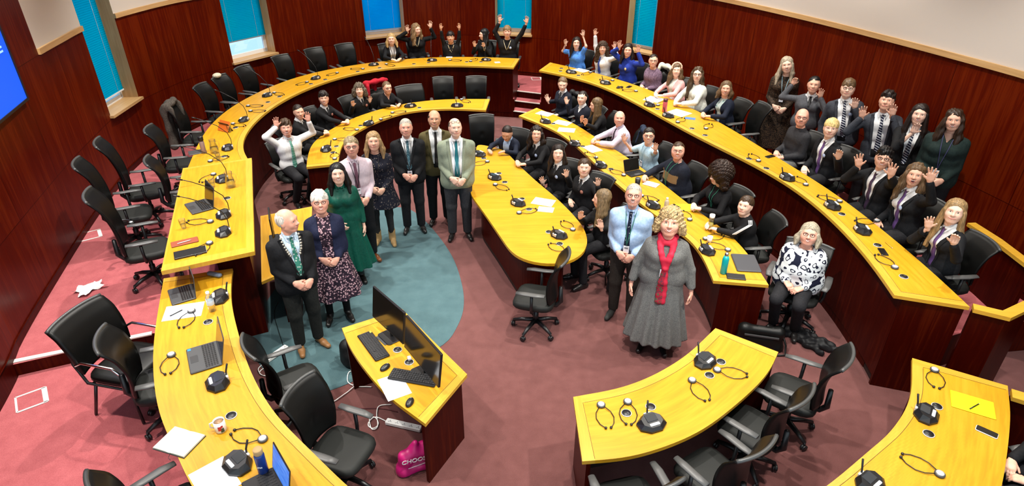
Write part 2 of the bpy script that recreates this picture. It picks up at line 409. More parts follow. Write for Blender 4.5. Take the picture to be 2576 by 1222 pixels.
for (a, b) in (((u0 - .03, zb - .03), (u0 + 2.63, zb)), ((u0 - .03, zb + 1.9), (u0 + 2.63, zb + 1.93)), ((u0 - .03, zb), (u0, zb + 1.9))):
    vs = [on_screen(u, z, o) for o in (0.002, .045) for (u, z) in ((a[0], a[1]), (b[0], a[1]), (b[0], b[1]), (a[0], b[1]))]
    mb.add(vs, [(4, 5, 6, 7), (0, 1, 5, 4), (1, 2, 6, 5), (2, 3, 7, 6), (3, 0, 4, 7)], M_BLACK)
mb.build('screen_frame', sc_, True)
# ---------------------------------------------------------------- desk outlines (plan, from the photo's edges)
A_OUT = smooth([(-4.40, 7.70)] + plan([(478, 409), (493, 372), (509, 335), (544, 295), (589, 262), (655, 228), (747, 191), (829, 173), (927, 157), (1025, 147), (1124, 142), (1215, 143), (1307, 147)], TOP_OUT))
A_IN = smooth([(-3.62, 8.02)] + plan([(601, 385), (610, 345), (633, 312), (698, 259), (796, 213), (895, 183), (993, 169), (1091, 164), (1189, 165), (1292, 170)], TOP_OUT))
B_OUT = smooth(plan([(771, 420), (774, 393), (783, 363), (813, 337), (878, 301), (944, 278), (1009, 262), (1107, 250), (1232, 249)], TOP_IN), 50, 12)
B_IN = smooth(plan([(850, 412), (862, 360), (904, 327), (960, 301), (1025, 281), (1124, 273), (1222, 277)], TOP_IN), 50, 12)
C_OUT = smooth(plan([(1384, 157), (1446, 170), (1545, 196), (1610, 216), (1720, 262), (1839, 322), (1937, 386), (2080, 470), (2200, 560), (2330, 670), (2400, 720), (2440, 772)], TOP_OUT))
C_IN = smooth(plan([(1356, 177), (1479, 203), (1577, 246), (1676, 301), (1774, 354), (1872, 400), (2000, 470), (2100, 555), (2190, 650), (2235, 710), (2250, 742)], TOP_OUT))
D_OUT = smooth(plan([(1350, 271), (1444, 310), (1498, 346), (1559, 383), (1612, 420), (1682, 473), (1743, 522), (1826, 580), (1873, 625), (1934, 717)], TOP_IN), 60, 12)
D_IN = smooth(plan([(1305, 291), (1395, 328), (1457, 373), (1518, 432), (1580, 485), (1661, 551), (1732, 596), (1769, 645), (1795, 706)], TOP_IN), 60, 12)
G_OUT = smooth(plan([(412, 700), (390, 830), (385, 930), (400, 1040), (440, 1130), (480, 1222), (560, 1330)], TOP_G), 50, 12)
G_IN = smooth(plan([(585, 675), (580, 750), (600, 840), (628, 930), (690, 1040), (780, 1130), (870, 1220), (980, 1310)], TOP_G), 50, 12)
K_IN = smooth(plan([(1442, 998), (1560, 975), (1650, 940), (1730, 890), (1800, 825)], TOP_IN), 40, 5)
K_OUT = smooth(plan([(1465, 1160), (1600, 1145), (1750, 1090), (1860, 1010), (1930, 940), (1958, 885)], TOP_IN), 40, 5)
L_IN = smooth(plan([(2295, 900), (2290, 1000), (2245, 1080), (2190, 1130), (2080, 1222), (1960, 1300)], TOP_IN), 40, 5)
L_OUT = smooth(plan([(2535, 970), (2541, 1060), (2520, 1222), (2480, 1320)], TOP_IN), 40, 5)
ZLEC = [tuple(at(x, y, TOP_LEC)[:2]) for x, y in [(460, 423), (633, 397), (640, 632), (405, 682)]]

# ---------------------------------------------------------------- floors
fl = MB(); fl.prism([(-8, -1.5), (8, -1.5), (8, 17), (-8, 17)], -.1, 0, M_CARPET); tag(fl.build('floor'), kind='structure')
def lerp(p, q, t): return (p[0] + (q[0] - p[0]) * t, p[1] + (q[1] - p[1]) * t)
def inset(P, Q, d):                     # P shifted d towards Q
    return [lerp(p, q, d / max(1e-6, math.hypot(q[0] - p[0], q[1] - p[1]))) for p, q in zip(P, Q)]
def riser_poly(poly, z0, z1, name, mtop=M_CARPETUP):
    mb = MB(); mb.prism(poly, z0, z1, mtop, M_PANEL); return tag(mb.build(name), kind='structure')
def wall_seg(y_from, y_to, side):       # wall polyline pieces, just inside the wood
    return [p for p in WP if (p[0] < 0) == (side < 0) and y_from <= p[1] <= y_to]
iA, iC = 13, 47
stepL0, stepL1 = at(-40, 925, ZU)[:2], at(385, 838, ZU)[:2]
A_in2 = inset(A_IN, A_OUT, .10); C_in2 = inset(C_IN, C_OUT, .10)
GAPL, GAPR = A_in2[-1], C_in2[0]
upper = [p for p in WP if p[1] > stepL0[1] and not (p[0] > 0 and p[1] < 5.35)]
gap_edge = [tuple(at(x, y, ZU)[:2]) for x, y in [(1362, 236), (1292, 228)]]
gapR, gapL = gap_edge
lec_in = [ZLEC[2], ZLEC[1]]
pts_up = list(upper) + [(C_OUT[-3][0] + .9, C_OUT[-3][1] + .33), C_OUT[-3], lerp(C_IN[-3], C_OUT[-3], .2)] + list(reversed(C_in2[:-3])) + [(GAPR[0], GAPR[1]), tuple(gapR), tuple(gapL), GAPL] + list(reversed(A_in2[:-1])) + [lerp(ZLEC[1], ZLEC[0], .3), lerp(ZLEC[2], ZLEC[3], .66), (float(stepL1[0]), float(stepL1[1]))]
riser_poly(pts_up, 0, ZU, 'floor_dais')
G_in2 = inset(G_IN, G_OUT, .10)
mid = [p for p in WP if p[0] < 0 and p[1] <= stepL0[1]] + [(float(stepL0[0]) - .1, float(stepL0[1])), (float(stepL1[0]), float(stepL1[1])), lerp(ZLEC[2], ZLEC[3], .66)] + list(G_in2)
mb = MB(); mb.prism(mid, 0, ZM, M_CARPETUP, M_PANEL); tag(mb.build('floor_step'), kind='structure')
mb = MB()                                # pale nosing along that step
a, b = np.array(stepL0), np.array(stepL1); tt = (b - a) / np.linalg.norm(b - a); nn = np.array([tt[1], -tt[0]])
c = (a + b) / 2 + nn * .0
mb.box((c[0], c[1], ZU + .004), (np.linalg.norm(b - a) - .02, .055, .014), M_NOSE, math.atan2(tt[1], tt[0])); tag(mb.build('trim_7'), kind='structure')
# two treads in the gap between the back desks
mb = MB(); ns = MB()
dv = np.array([0, -1.0]); g0, g1 = np.array(gapL), np.array(gapR)
for k_, z in enumerate((.28, .14)):
    d0, d1 = .31 * k_, .31 * (k_ + 1)
    p = [g0 + dv * d0, g1 + dv * d0 + np.array([.05, 0]), g1 + dv * d1 + np.array([.05, 0]), g0 + dv * d1]
    mb.prism([tuple(q) for q in (p[3], p[2], p[1], p[0])], 0, z, M_CARPETUP, M_PANEL)
for k_, z in enumerate((.42, .28, .14)):
    p0, p1 = g0 + dv * .31 * k_, g1 + dv * .31 * k_; c = (p0 + p1) / 2
    ns.box((c[0], c[1], z + .004), (np.linalg.norm(p1 - p0), .05, .012), M_NOSE, math.atan2((p1 - p0)[1], (p1 - p0)[0]))
tag(mb.build('floor_treads'), kind='structure'); tag(ns.build('trim_8'), kind='structure')
# blue carpet inlay
bluepx = [(640, 640), (700, 560), (800, 545), (900, 520), (1015, 523), (1060, 548), (1100, 590), (1140, 650), (1163, 720), (1166, 775), (1150, 822), (1118, 865), (1040, 905), (930, 940), (870, 968), (808, 990), (640, 1010), (560, 1000)]
bp_ = [at(x, y, 0)[:2] for x, y in bluepx]
bp_ = [(-3.0, 7.4)] + [tuple(p) for p in bp_[3:16]] + [(-2.3, 4.55), (-2.6, 5.0), (-3.1, 5.6)]
bb = catmull(bp_[1:14], 60); poly = [bp_[0]] + bb + bp_[14:]
poly = poly[::-1]
mb = MB(); mb.prism(poly, 0.0005, .005, M_BLUE); tag(mb.build('floor_inlay'), kind='structure')

# ---------------------------------------------------------------- desk builder
def desk(name, label, OUT, IN, ztop, zin, zout, group=None, lip=True, ends=(1, 1), panel='in', overhang=.09, cat='desk'):
    n = len(OUT); mid_ = lerp(OUT[n // 2], IN[n // 2], .5)
    root = thing(name, label, cat, (mid_[0], mid_[1], zin), 0, group)
    T = .036; U = arclen([lerp(a, b, .5) for a, b in zip(OUT, IN)])
    rows = [0, .84, 1.0] if lip else [0, 1]
    inner = []                            # strips (u0,u1,v0,v1,material)
    wd = [math.hypot(a[0] - b[0], a[1] - b[1]) for a, b in zip(OUT, IN)]
    LIP = .085
    top = MB(); edge = MB()
    ju = [0] + list(range(1, n - 1)) + [n - 1]
    def pt(i, v): return lerp(OUT[i], IN[i], v)
    def par(s): i = min(int(s), n - 2); return i, s - i
    def ptu(u, v):
        s = float(np.interp(u, U, range(n))); i, f = par(s); return lerp(pt(i, v), pt(i + 1, v), f)
    us = list(U)
    if lip:
        us = sorted([u for u in us if LIP + .02 < u < U[-1] - LIP - .02] + [0, LIP, U[-1] - LIP, U[-1]])
    for a, b in zip(us[:-1], us[1:]):
        w_ = float(np.interp((a + b) / 2, U, wd)); vl = 1 - LIP / w_ if lip else 1
        endstrip = lip and (a < LIP - .001 or b > U[-1] - LIP + .001)
        for (v0, v1, isl) in ([(0, vl, endstrip), (vl, 1, True)] if lip else [(0, 1, False)]):
            mb_ = edge if isl else top
            P = [ptu(a, v0), ptu(b, v0), ptu(b, v1), ptu(a, v1)]
            vs = [(p[0], p[1], ztop) for p in P] + [(p[0], p[1], ztop - T) for p in P]
            fs = [(3, 2, 1, 0), (4, 5, 6, 7)]; uv = [[(a, v1 * w_), (b, v1 * w_), (b, v0 * w_), (a, v0 * w_)]] * 2
            if endstrip: uv = [[(v1 * w_, a), (v1 * w_, b), (v0 * w_, b), (v0 * w_, a)]] * 2
            if v0 == 0: fs.append((0, 1, 5, 4)); uv = uv + [[(a, 0), (b, 0), (b, T), (a, T)]]
            if v1 == 1: fs.append((2, 3, 7, 6)); uv = uv + [[(b, 0), (a, 0), (a, T), (b, T)]]
            if a == us[0]: fs.append((3, 0, 4, 7)); uv = uv + [[(0, 0), (w_, 0), (w_, T), (0, T)]]
            if b == us[-1]: fs.append((1, 2, 6, 5)); uv = uv + [[(0, 0), (w_, 0), (w_, T), (0, T)]]
            mm = M_DESKEDGE if isl else M_DESK
            mb_.add(vs, fs, mm, uv)
    top.build('desk_top', root, True)
    if lip:
        # a thin dark seam line where the lipping meets the field
        edge.build('lipping', root, True)
        gr = MB()
        uu = [u for u in us if LIP - .001 <= u <= U[-1] - LIP + .001]
        path = []
        for u in uu:
            w_ = float(np.interp(u, U, wd)); p = ptu(u, 1 - LIP / w_); path.append((p[0], p[1], ztop + .0004))
        p0 = ptu(uu[0], .02); p1 = ptu(uu[-1], .02)
        path = [(p0[0], p0[1], ztop + .0004)] + path + [(p1[0], p1[1], ztop + .0004)]
        gr.tube(path, .0022, M_GROOVE, 4); gr.build('groove', root, True)
    # front panel, plinth
    vp = lambda i, d: lerp(IN[i], OUT[i], d / wd[i])
    def panel_strip(d, z0, z1, nm, m, base_off=0):
        mb_ = MB(); e0, e1 = .05, U[-1] - .05; uu = [e0] + [u for u in U if e0 < u < e1] + [e1]
        for a, b in zip(uu[:-1], uu[1:]):
            wa = float(np.interp(a, U, wd)); wb = float(np.interp(b, U, wd))
            P = [ptu(a, 1 - d / wa), ptu(b, 1 - d / wb), ptu(b, 1 - (d + .03) / wb), ptu(a, 1 - (d + .03) / wa)]
            vs = [(p[0], p[1], z) for z in (z0, z1) for p in P]
            mb_.add(vs, [(0, 1, 5, 4), (2, 3, 7, 6), (4, 5, 6, 7), (0, 4, 7, 3), (1, 2, 6, 5)], m, [[(a, z0), (b, z0), (b, z1), (a, z1)]] * 5)
        return mb_.build(nm, root, True)
    panel_strip(overhang, zin + .11, ztop - T - .001, 'front_panel', M_PANEL)
    panel_strip(overhang + .03, zin + .001, zin + .11, 'plinth', M_BLACKWOOD)
    for k_, e in enumerate(ends):
        if not e: continue
        u = .03 if k_ == 0 else U[-1] - .03; s_ = .03 if k_ == 0 else -.03
        w_ = float(np.interp(u, U, wd)); mb_ = MB()
        P = [ptu(u, 1 - overhang / w_), ptu(u, .02), ptu(u + s_, .02), ptu(u + s_, 1 - overhang / w_)]
        zb_ = min(zin, zout) + .001
        vs = [(p[0], p[1], z) for z in (zb_, ztop - T - .001) for p in P]
        mb_.add(vs, [(0, 1, 5, 4), (2, 3, 7, 6), (1, 2, 6, 5), (3, 0, 4, 7)], M_PANEL, [[(0, zb_), (w_, zb_), (w_, ztop), (0, ztop)]] * 4)
        mb_.build('end_panel', root, True)
    root['ztop'] = ztop
    return root
M_GROOVE = mat('dark_groove', (.16, .08, .01), .6); M_BLACKWOOD = mat('dark_plinth', (.012, .004, .003), .6)
desk('curved_desk', 'long curved outer desk under the windows, sweeping from the lectern desk to the steps', A_OUT, A_IN, TOP_OUT, 0, ZU, 'curved council desks', ends=(0, 1))
desk('curved_desk', 'shorter curved inner desk where pupils in black jumpers sit, below the outer window desk', B_OUT, B_IN, TOP_IN, 0, 0, 'curved council desks')
desk('curved_desk', 'long raised curved desk below the wood wall where people stand waving', C_OUT, C_IN, TOP_OUT, 0, ZU, 'curved council desks')
desk('curved_desk', 'lower curved desk with white papers and a closed laptop at its near end', D_OUT, D_IN, TOP_IN, 0, 0, 'curved council desks')
desk('curved_desk', 'curved desk with two open black laptops, a mug and an open notebook', G_OUT, G_IN, TOP_G, 0, ZM, 'curved council desks')
desk('curved_desk', 'short curved desk with four headsets and two microphones, empty chairs behind', K_IN[::-1] and K_OUT, K_IN, TOP_IN, 0, 0, 'curved council desks')
desk('curved_desk', 'curved desk with a yellow folder and a white mobile phone', L_OUT, L_IN, TOP_IN, 0, 0, 'curved council desks')

# oval committee table in the middle
E_px = [(1199, 361), (1194, 430), (1181, 485), (1225, 545), (1285, 633), (1305, 648), (1330, 657), (1362, 663), (1395, 665), (1428, 660), (1453, 649), (1472, 632), (1479, 612), (1476, 590), (1465, 567), (1435, 532), (1400, 498), (1346, 453), (1305, 415), (1268, 376)]
EP = [tuple(at(x, y, TOP_IN)[:2]) for x, y in E_px]
def smooth_closed(P, n, it):
    P = [np.array(p) for p in P]; Q = P + [P[0]]; L_ = arclen(Q); s = np.linspace(0, L_[-1], n, endpoint=False)
    Z = np.array([[np.interp(q, L_, [p[0] for p in Q]), np.interp(q, L_, [p[1] for p in Q])] for q in s])
    for _ in range(it): Z = .25 * np.roll(Z, 1, 0) + .5 * Z + .25 * np.roll(Z, -1, 0)
    return Z
EZ = smooth_closed(EP, 120, 5)
ec = EZ.mean(0)
troot = thing('committee_table', 'large wooden table with a rounded near end in the middle of the room', 'table', (ec[0], ec[1], 0))
def offset_poly(Z, d):
    t = np.roll(Z, -1, 0) - np.roll(Z, 1, 0); t /= np.linalg.norm(t, axis=1)[:, None]; n = np.c_[-t[:, 1], t[:, 0]]
    area = .5 * np.sum(Z[:, 0] * np.roll(Z[:, 1], -1) - Z[:, 1] * np.roll(Z[:, 0], -1)); n *= 1 if area > 0 else -1
    return Z + n * d, area
_nE, ar = offset_poly(EZ, 1.0); _nE = (_nE - EZ); _nE = _nE if ar > 0 else -_nE
_w = np.clip(-(_nE @ np.array([.80, .60])) * 1.3, 0, 1)[:, None]
E_in = EZ + offset_poly(EZ, 1.0)[0] * 0 + (offset_poly(EZ, .14)[0] - EZ) * (1 + 1.9 * _w); E_base = EZ + (E_in - EZ) * 1.0
fwd = EZ if ar > 0 else EZ[::-1]; E_in = E_in if ar > 0 else E_in[::-1]
mb = MB(); mb.prism([tuple(p) for p in fwd], TOP_IN - .036, TOP_IN, M_DESK); mb.build('table_top', troot, True)
mb = MB(); mb.prism([tuple(p) for p in E_in], .08, TOP_IN - .037, M_PANEL); mb.build('table_body', troot, True)
E_in2 = E_in.mean(0) + (E_in - E_in.mean(0)) * .96; mb = MB(); mb.prism([tuple(p) for p in E_in2], .001, .08, M_BLACKWOOD); mb.build('plinth', troot, True)

# chairman's raised desk
HP = [np.array(p) for p in ZLEC]; hc = sum(HP) / 4
hroot = thing('lectern_desk', 'raised straight top desk with gooseneck microphones, laptop and water jug', 'desk', (hc[0], hc[1], 0))
def quad(P, u, v): return P[0] * (1 - u) * (1 - v) + P[1] * u * (1 - v) + P[2] * u * v + P[3] * (1 - u) * v
def quad_top(P, z, T, root, lipw=(.05, .07, .05, .07), names=('desk_top', 'lipping')):
    t_, e_ = MB(), MB(); ul, ur = lipw[0], 1 - lipw[1]; vl, vr = lipw[2], 1 - lipw[3]
    W_ = np.linalg.norm(P[1] - P[0]); H_ = np.linalg.norm(P[3] - P[0])
    for (a, b) in ((0, ul), (ul, ur), (ur, 1)):
        for (c_, d_) in ((0, vl), (vl, vr), (vr, 1)):
            if b - a < 1e-4 or d_ - c_ < 1e-4: continue
            isf = (a, c_) == (ul, vl); q = [quad(P, a, c_), quad(P, b, c_), quad(P, b, d_), quad(P, a, d_)]
            vs = [(p[0], p[1], zz) for zz in (z, z - T) for p in q]
            uv = [[(c_ * H_, a * W_), (c_ * H_, b * W_), (d_ * H_, b * W_), (d_ * H_, a * W_)]]
            (t_ if isf else e_).add(vs, [(3, 2, 1, 0), (4, 5, 6, 7), (0, 1, 5, 4), (1, 2, 6, 5), (2, 3, 7, 6), (3, 0, 4, 7)], M_DESK if isf else M_DESKEDGE, uv * 6)
    t_.build(names[0], root, True); e_.build(names[1], root, True)
quad_top(HP, TOP_LEC, .045, hroot, (.02, .09, .02, .045))
def body(P, sc_, z0, z1, root, nm='cabinet_body', m=None):
    c_ = sum(P) / 4; Q = [c_ + (p - c_) * sc_ for p in P]
    ar_ = (Q[1] - Q[0])[0] * (Q[2] - Q[1])[1] - (Q[1] - Q[0])[1] * (Q[2] - Q[1])[0]
    Q = Q if ar_ > 0 else Q[::-1]
    mb_ = MB(); mb_.prism([tuple(q) for q in Q], z0, z1, m or M_PANEL); return mb_.build(nm, root, True)
HB = [quad(HP, .52, .03), quad(HP, .90, .03), quad(HP, .90, .88), quad(HP, .52, .88)]
body(HB, 1, .001, TOP_LEC - .046, hroot)
# low clerks' desk in front of it
IP = [at(640, 529, .72)[:2], np.array((-2.72, 7.55)), np.array((-2.36, 6.25)), at(684, 690, .72)[:2] + np.array([.06, .0]), ]
IP = [np.array((-3.30, 7.22)), np.array((-2.70, 7.50)), np.array((-2.33, 6.1)), np.array((-2.74, 5.66))]
iroot = thing('clerk_desk', 'low plain desk attached below the raised desk, behind the bald man with the chain', 'desk', (IP[0][0] + .4, IP[0][1] - .8, 0))
quad_top(IP, .74, .035, iroot, (.03, .04, .02, .03))
IB = [quad(IP, .30, .1), quad(IP, .62, .1), quad(IP, .62, .93), quad(IP, .30, .93)]
body(IB, 1, .001, .704, iroot)

# small operator's desk with the two monitors
J_L = catmull(plan([(860, 825), (880, 872), (915, 925), (975, 993), (1070, 1066)], TOP_IN), 24)
J_R = catmull(plan([(1012, 777), (1065, 832), (1120, 887), (1175, 941)], TOP_IN), 24)
desk('operator_desk', 'small angled desk with two black monitors in the open floor', J_L, J_R, TOP_IN, 0, 0, overhang=.07)

# stairwell balustrade at the far right
def unit_(v): return v / np.linalg.norm(v)
def rail(name, label, px, z, zlow, wdt=.10, flip=1):
    P = [np.array(at(x, y, z)[:2]) for x, y in px]; root = thing(name, label, 'balustrade', (*P[0], zlow))
    t_, p_ = MB(), MB(); nrm = []
    for i in range(len(P)):
        ta = unit_(P[i] - P[i - 1]) if i else unit_(P[1] - P[0]); tb = unit_(P[i + 1] - P[i]) if i < len(P) - 1 else ta
        m_ = unit_(ta + tb); n = np.array([-m_[1], m_[0]]); nrm.append(n / max(.4, abs(np.dot(n, np.array([-ta[1], ta[0]])))))
    for w2, z0, z1, mb_, mm in ((wdt / 2, z - .04, z, t_, M_DESKEDGE), (.022, zlow, z - .041, p_, M_PANEL)):
        poly = [tuple(p - n * w2) for p, n in zip(P, nrm)] + [tuple(p + n * w2) for p, n in zip(P[::-1], nrm[::-1])]
        mb_.prism(poly, z0, z1, mm)
    t_.build('cap_rail', root, True); p_.build('wood_panel', root, True); return root
rail('stair_balustrade', 'low wood balustrade with yellow cap adjoining the near end of the raised desk', [(2449, 770), (2533, 790), (2590, 763)], TOP_OUT, 0)
rail('stair_balustrade', 'sloping line of wood balustrade behind the long haired girl at the right wall', [(2444, 560), (2510, 602), (2600, 670)], TOP_OUT, ZU + .001)
jr = [np.array(at(x, y, TOP_IN)[:2]) for x, y in [(2540, 973), (2640, 1003), (2660, 1075), (2546, 1062)]]
rail('side_ledge', 'stub of yellow capped ledge touching the far edge of the yellow folder desk', [(2546, 988), (2700, 1035)], TOP_IN, 0, .12)
# ---------------------------------------------------------------- chairs
def yaw_to(d): return math.atan2(-d[0], d[1])          # rotation that turns local +y to d
def cushion(mb, c, dx, dy, dz, m, crown=.012, nose=.02, n=14, pw=4.5):
    """padded slab with a superellipse outline"""
    vs, fs = [], []; ang = [2 * math.pi * k / 36 for k in range(36)]
    def sup(a):
        ca, sa_ = math.cos(a), math.sin(a); r = (abs(ca) ** pw + abs(sa_) ** pw) ** (-1 / pw); return r * ca, r * sa_
    lay = [(.0, -.5, 0), (.93, -.5, 0), (1.0, -.25, 0), (1.0, .2, 0), (.95, .46, 0), (.8, .5, .5), (.45, .5, .9), (.0, .5, 1)]
    for (r, z, cr) in lay:
        for a in ang:
            x, y = sup(a); yy = y * r * dy / 2; zz = z * dz + cr * crown
            if y * r > .55 and z > 0: zz -= nose * ((y * r - .55) / .45) ** 2
            vs.append((c[0] + x * r * dx / 2, c[1] + yy, c[2] + zz))
    k = len(ang)
    for i in range(len(lay) - 1):
        for j in range(k): q = (j + 1) % k; fs.append((i * k + j, i * k + q, (i + 1) * k + q, (i + 1) * k + j))
    return mb.add(vs, fs, m, smooth=True)
def shell_back(mb, w, z0, z1, y0, lean, m, thick=.03, bow=.05, sbow=.05, dimple=True, taper=.03, pw=6):
    nu, nv = 16, 18; front, back = [], []
    for j in range(nv + 1):
        v = j / nv
        for i in range(nu + 1):
            u = -1 + 2 * i / nu
            x = u * (w / 2 - taper * (1 - v)); z = z0 + (z1 - z0) * v
            if pw:                                       # soft corners
                e = max(0, abs(v * 2 - 1) ** pw * .03 * abs(u) ** 3); x *= 1 - e
                z += -(abs(u) ** 4) * .008 * (1 if v > .85 else 0) * ((v - .85) / .15)
            y = y0 - lean * v + bow * u * u + sbow * math.sin(v * math.pi) - .035 * max(0, v - .8) / .2
            dm = .018 * math.exp(-((u * w / 2) ** 2 + ((v - .42) * (z1 - z0)) ** 2) / .0011) if dimple else 0
            front.append((x, y - dm, z)); back.append((x, y - thick, z))
    n = (nu + 1) * (nv + 1); vs = front + back; fs = []
    for j in range(nv):
        for i in range(nu):
            a = j * (nu + 1) + i; b = a + 1; c = b + nu + 1; d = a + nu + 1
            fs += [(b, a, d, c), (n + a, n + b, n + c, n + d)]
    for i in range(nu):
        a = i; b = i + 1; fs.append((a, b, n + b, n + a)); a = nv * (nu + 1) + i; b = a + 1; fs.append((b, a, n + a, n + b))
    for j in range(nv):
        a = j * (nu + 1); d = a + nu + 1; fs.append((d, a, n + a, n + d)); a += nu; d += nu; fs.append((a, d, n + d, n + a))
    mb.add(vs, fs, m, smooth=True)
    pts = [front[nv * (nu + 1) + i] for i in range(nu + 1)]
    mb.tube([(p[0], p[1] - thick / 2, p[2] + .002) for p in pts], .0165, M_CHAIRRIM, 6)
M_CHAIRRIM = mat('grey_chair_rim', (.05, .052, .052), .35)
M_ARM = mat('worn_arm_pad', (.075, .075, .074), .42)
def make_swivel(high=False, topz=None):
    t = thing('swivel_chair', 'x', 'chair')
    m = MB(); cushion(m, (0, .01, .44), .455, .47, .08, M_SEATF); m.build('seat', t)
    m = MB(); shell_back(m, .45 if not high else .48, .50, topz or (1.04 if not high else 1.22), -.215, .085 if not high else .13, M_LEATHER); bk = m.build('backrest', t)
    m = MB(); m.tube([(0, -.05, .385), (0, -.24, .39), (0, -.285, .45), (0, -.275, .64)], [.03, .03, .028, .022], M_BLACK, 8); m.build('back_support', t)
    for sx in (-1, 1):
        m = MB(); m.tube([(sx * .18, .0, .40), (sx * .245, .0, .41), (sx * .258, -.005, .48), (sx * .258, -.005, .635)], .017, M_BLACK, 8)
        pst = m.build('arm_post', t)
        m = MB(); pts = [(sx * .258, -.15, .665), (sx * .258, -.05, .652), (sx * .258, .08, .652), (sx * .253, .17, .640)]
        o = len(pts); m.tube(pts, [.022, .027, .027, .02], M_ARM, 10)
        for i in range(len(m.v)):
            x, y, z = m.v[i]; zc = .655; m.v[i] = (sx * .258 + (x - sx * .258) * 1.35, y, zc + (z - zc) * .55)
        m.build('armrest', t)
    m = MB(); m.lathe((0, 0, 0), [(.032, .10), (.032, .24), (.022, .245), (.022, .39), (.09, .392), (.09, .405)], M_BLACK, 14); m.build('gas_column', t)
    for k in range(5):
        a = 2 * math.pi * k / 5 + .3; c, s = math.cos(a), math.sin(a)
        m = MB(); m.tube([(c * .02, s * .02, .135), (c * .16, s * .16, .115), (c * .265, s * .265, .085)], [.027, .023, .018], M_BLACK, 8); lg = m.build('leg', t)
        m = MB()
        M = Matrix.Translation((c * .27, s * .27, .032)) @ Matrix.Rotation(a, 4, 'Z') @ Matrix.Rotation(R(90), 4, 'Y')
        m.lathe((0, 0, -.022), [(.02, 0), (.031, .004), (.031, .016), (.024, .02), (.024, .024), (.031, .028), (.031, .040), (.02, .044)], M_BLACK, 12, M)
        m.tube([(c * .265, s * .265, .09), (c * .268, s * .268, .045)], .01, M_BLACK, 6); m.build('caster', lg)
    return t
def make_meeting():
    t = thing('meeting_chair', 'x', 'chair')
    m = MB(); cushion(m, (0, .02, .44), .54, .50, .075, M_LEATHER); m.build('seat', t)
    m = MB(); shell_back(m, .60, .50, .95, -.24, .12, M_LEATHER, .055, .05, .03, False, .02, 3); m.build('backrest', t)
    for sx in (-1, 1):
        m = MB(); m.tube([(sx * .27, .24, .01), (sx * .27, .235, .40), (sx * .27, -.2, .40), (sx * .27, -.27, .60), (sx * .24, -.30, .70)], .014, M_BLACK, 8); m.build('leg', t)
        m = MB(); m.tube([(sx * .27, -.12, .40), (sx * .27, -.27, .01)], .014, M_BLACK, 8); m.build('leg', t)
        m = MB(); m.tube([(sx * .28, .22, .42), (sx * .295, .22, .60), (sx * .295, .16, .655), (sx * .295, -.14, .66), (sx * .28, -.24, .60)], .012, M_CHROME, 8); m.build('armrest', t)
    m = MB(); m.tube([(-.27, .2, .395), (.27, .2, .395)], .012, M_BLACK, 8); m.tube([(-.27, -.16, .395), (.27, -.16, .395)], .012, M_BLACK, 8); m.build('cross_rail', t)
    return t
SWIVEL = make_swivel(); HIGH = make_swivel(True); LOWB = make_swivel(False, .94); MEETING = make_meeting(); _used = {}
def place_chair(x, y, z, rz, label, group='black swivel chairs', kind='s'):
    src = {'s': SWIVEL, 'm': MEETING, 'h': HIGH, 'o': LOWB}[kind]
    o = src if not _used.get(kind) else copy_tree(src); _used[kind] = True
    o.location = (float(x), float(y), float(z)); o.rotation_euler = (0, 0, float(rz)); o['label'] = label; o['group'] = group
    return o
def nearest(P, q): return min(P, key=lambda p: (p[0] - q[0]) ** 2 + (p[1] - q[1]) ** 2)
def chair_px(px, py, zf, face, label, ref='b', kind='s', group='empty black swivel chairs', turn=0):
    """ref b: photo point of the backrest's top edge; s: middle of the seat"""
    h = {'s': 1.03, 'm': .93, 'h': 1.20}[kind]
    p = at(px, py, zf + (h if ref == 'b' else .48))[:2]
    if isinstance(face, list):
        IN_ = C_IN if face is C_OUT else B_IN if face is B_OUT else A_IN
        for hh in np.arange(h, .80, -.01):
            p = at(px, py, zf + hh)[:2]; q = nearest(face, p); i = face.index(q); t = np.array(face[min(i + 1, len(face) - 1)]) - np.array(face[max(i - 1, 0)])
            d = np.array([-t[1], t[0]]) / np.linalg.norm(t)
            if np.dot(d, np.array(nearest(IN_, q)) - np.array(q)) < 0: d = -d
            if np.dot(np.array(q) - p, d) > .56: break
    else: d = np.array(face, float)
    d = d / np.linalg.norm(d); c, s = math.cos(R(turn)), math.sin(R(turn)); d = np.array([c * d[0] - s * d[1], s * d[0] + c * d[1]])
    if ref == 'b': p = p + d * {'s': .29, 'm': .33, 'h': .33}[kind]
    return place_chair(p[0], p[1], zf, yaw_to(d), label, group, kind)
LD = np.array(HP[2] - HP[3]); LD = LD / np.linalg.norm(LD)
z_ = ZU + .001
for a in [
 (867, 131, z_, A_OUT, 'empty black chair nearest the blonde woman, behind the long window desk'),
 (790, 138, z_, A_OUT, 'empty black chair behind the window desk, second from the blonde woman'),
 (708, 163, z_, A_OUT, 'empty black chair under the bare strip window, third from the blonde woman'),
 (615, 196, z_, A_OUT, 'empty black chair with an arm showing, fourth from the blonde woman'),
 (553, 199, z_, A_OUT, 'empty black chair with a pale cap lying on top of its back'),
 (507, 227, z_, A_OUT, 'empty black chair with a broad dimpled back, beside the chair holding the grey coat'),
 (436, 285, z_, A_OUT, 'black chair with a grey coat hanging over its back'),
 (378, 329, z_, A_OUT, 'empty black chair between the grey coat chair and the lectern desk chairs'),
 (376, 404, z_, LD, 'black chair at the far end of the lectern desk, its front facing the jug'),
 (252, 360, z_, LD, 'black high back lectern chair seen edge on, closest to the teal window', 'b', 'h'),
 (200, 412, z_, LD, 'black high back lectern chair with dark headphones lying on its seat', 'b', 'h'),
 (229, 492, z_, LD, 'black high back lectern chair nearest the step, pulled away from the desk', 'b', 'h'),
]:
    chair_px(*a)
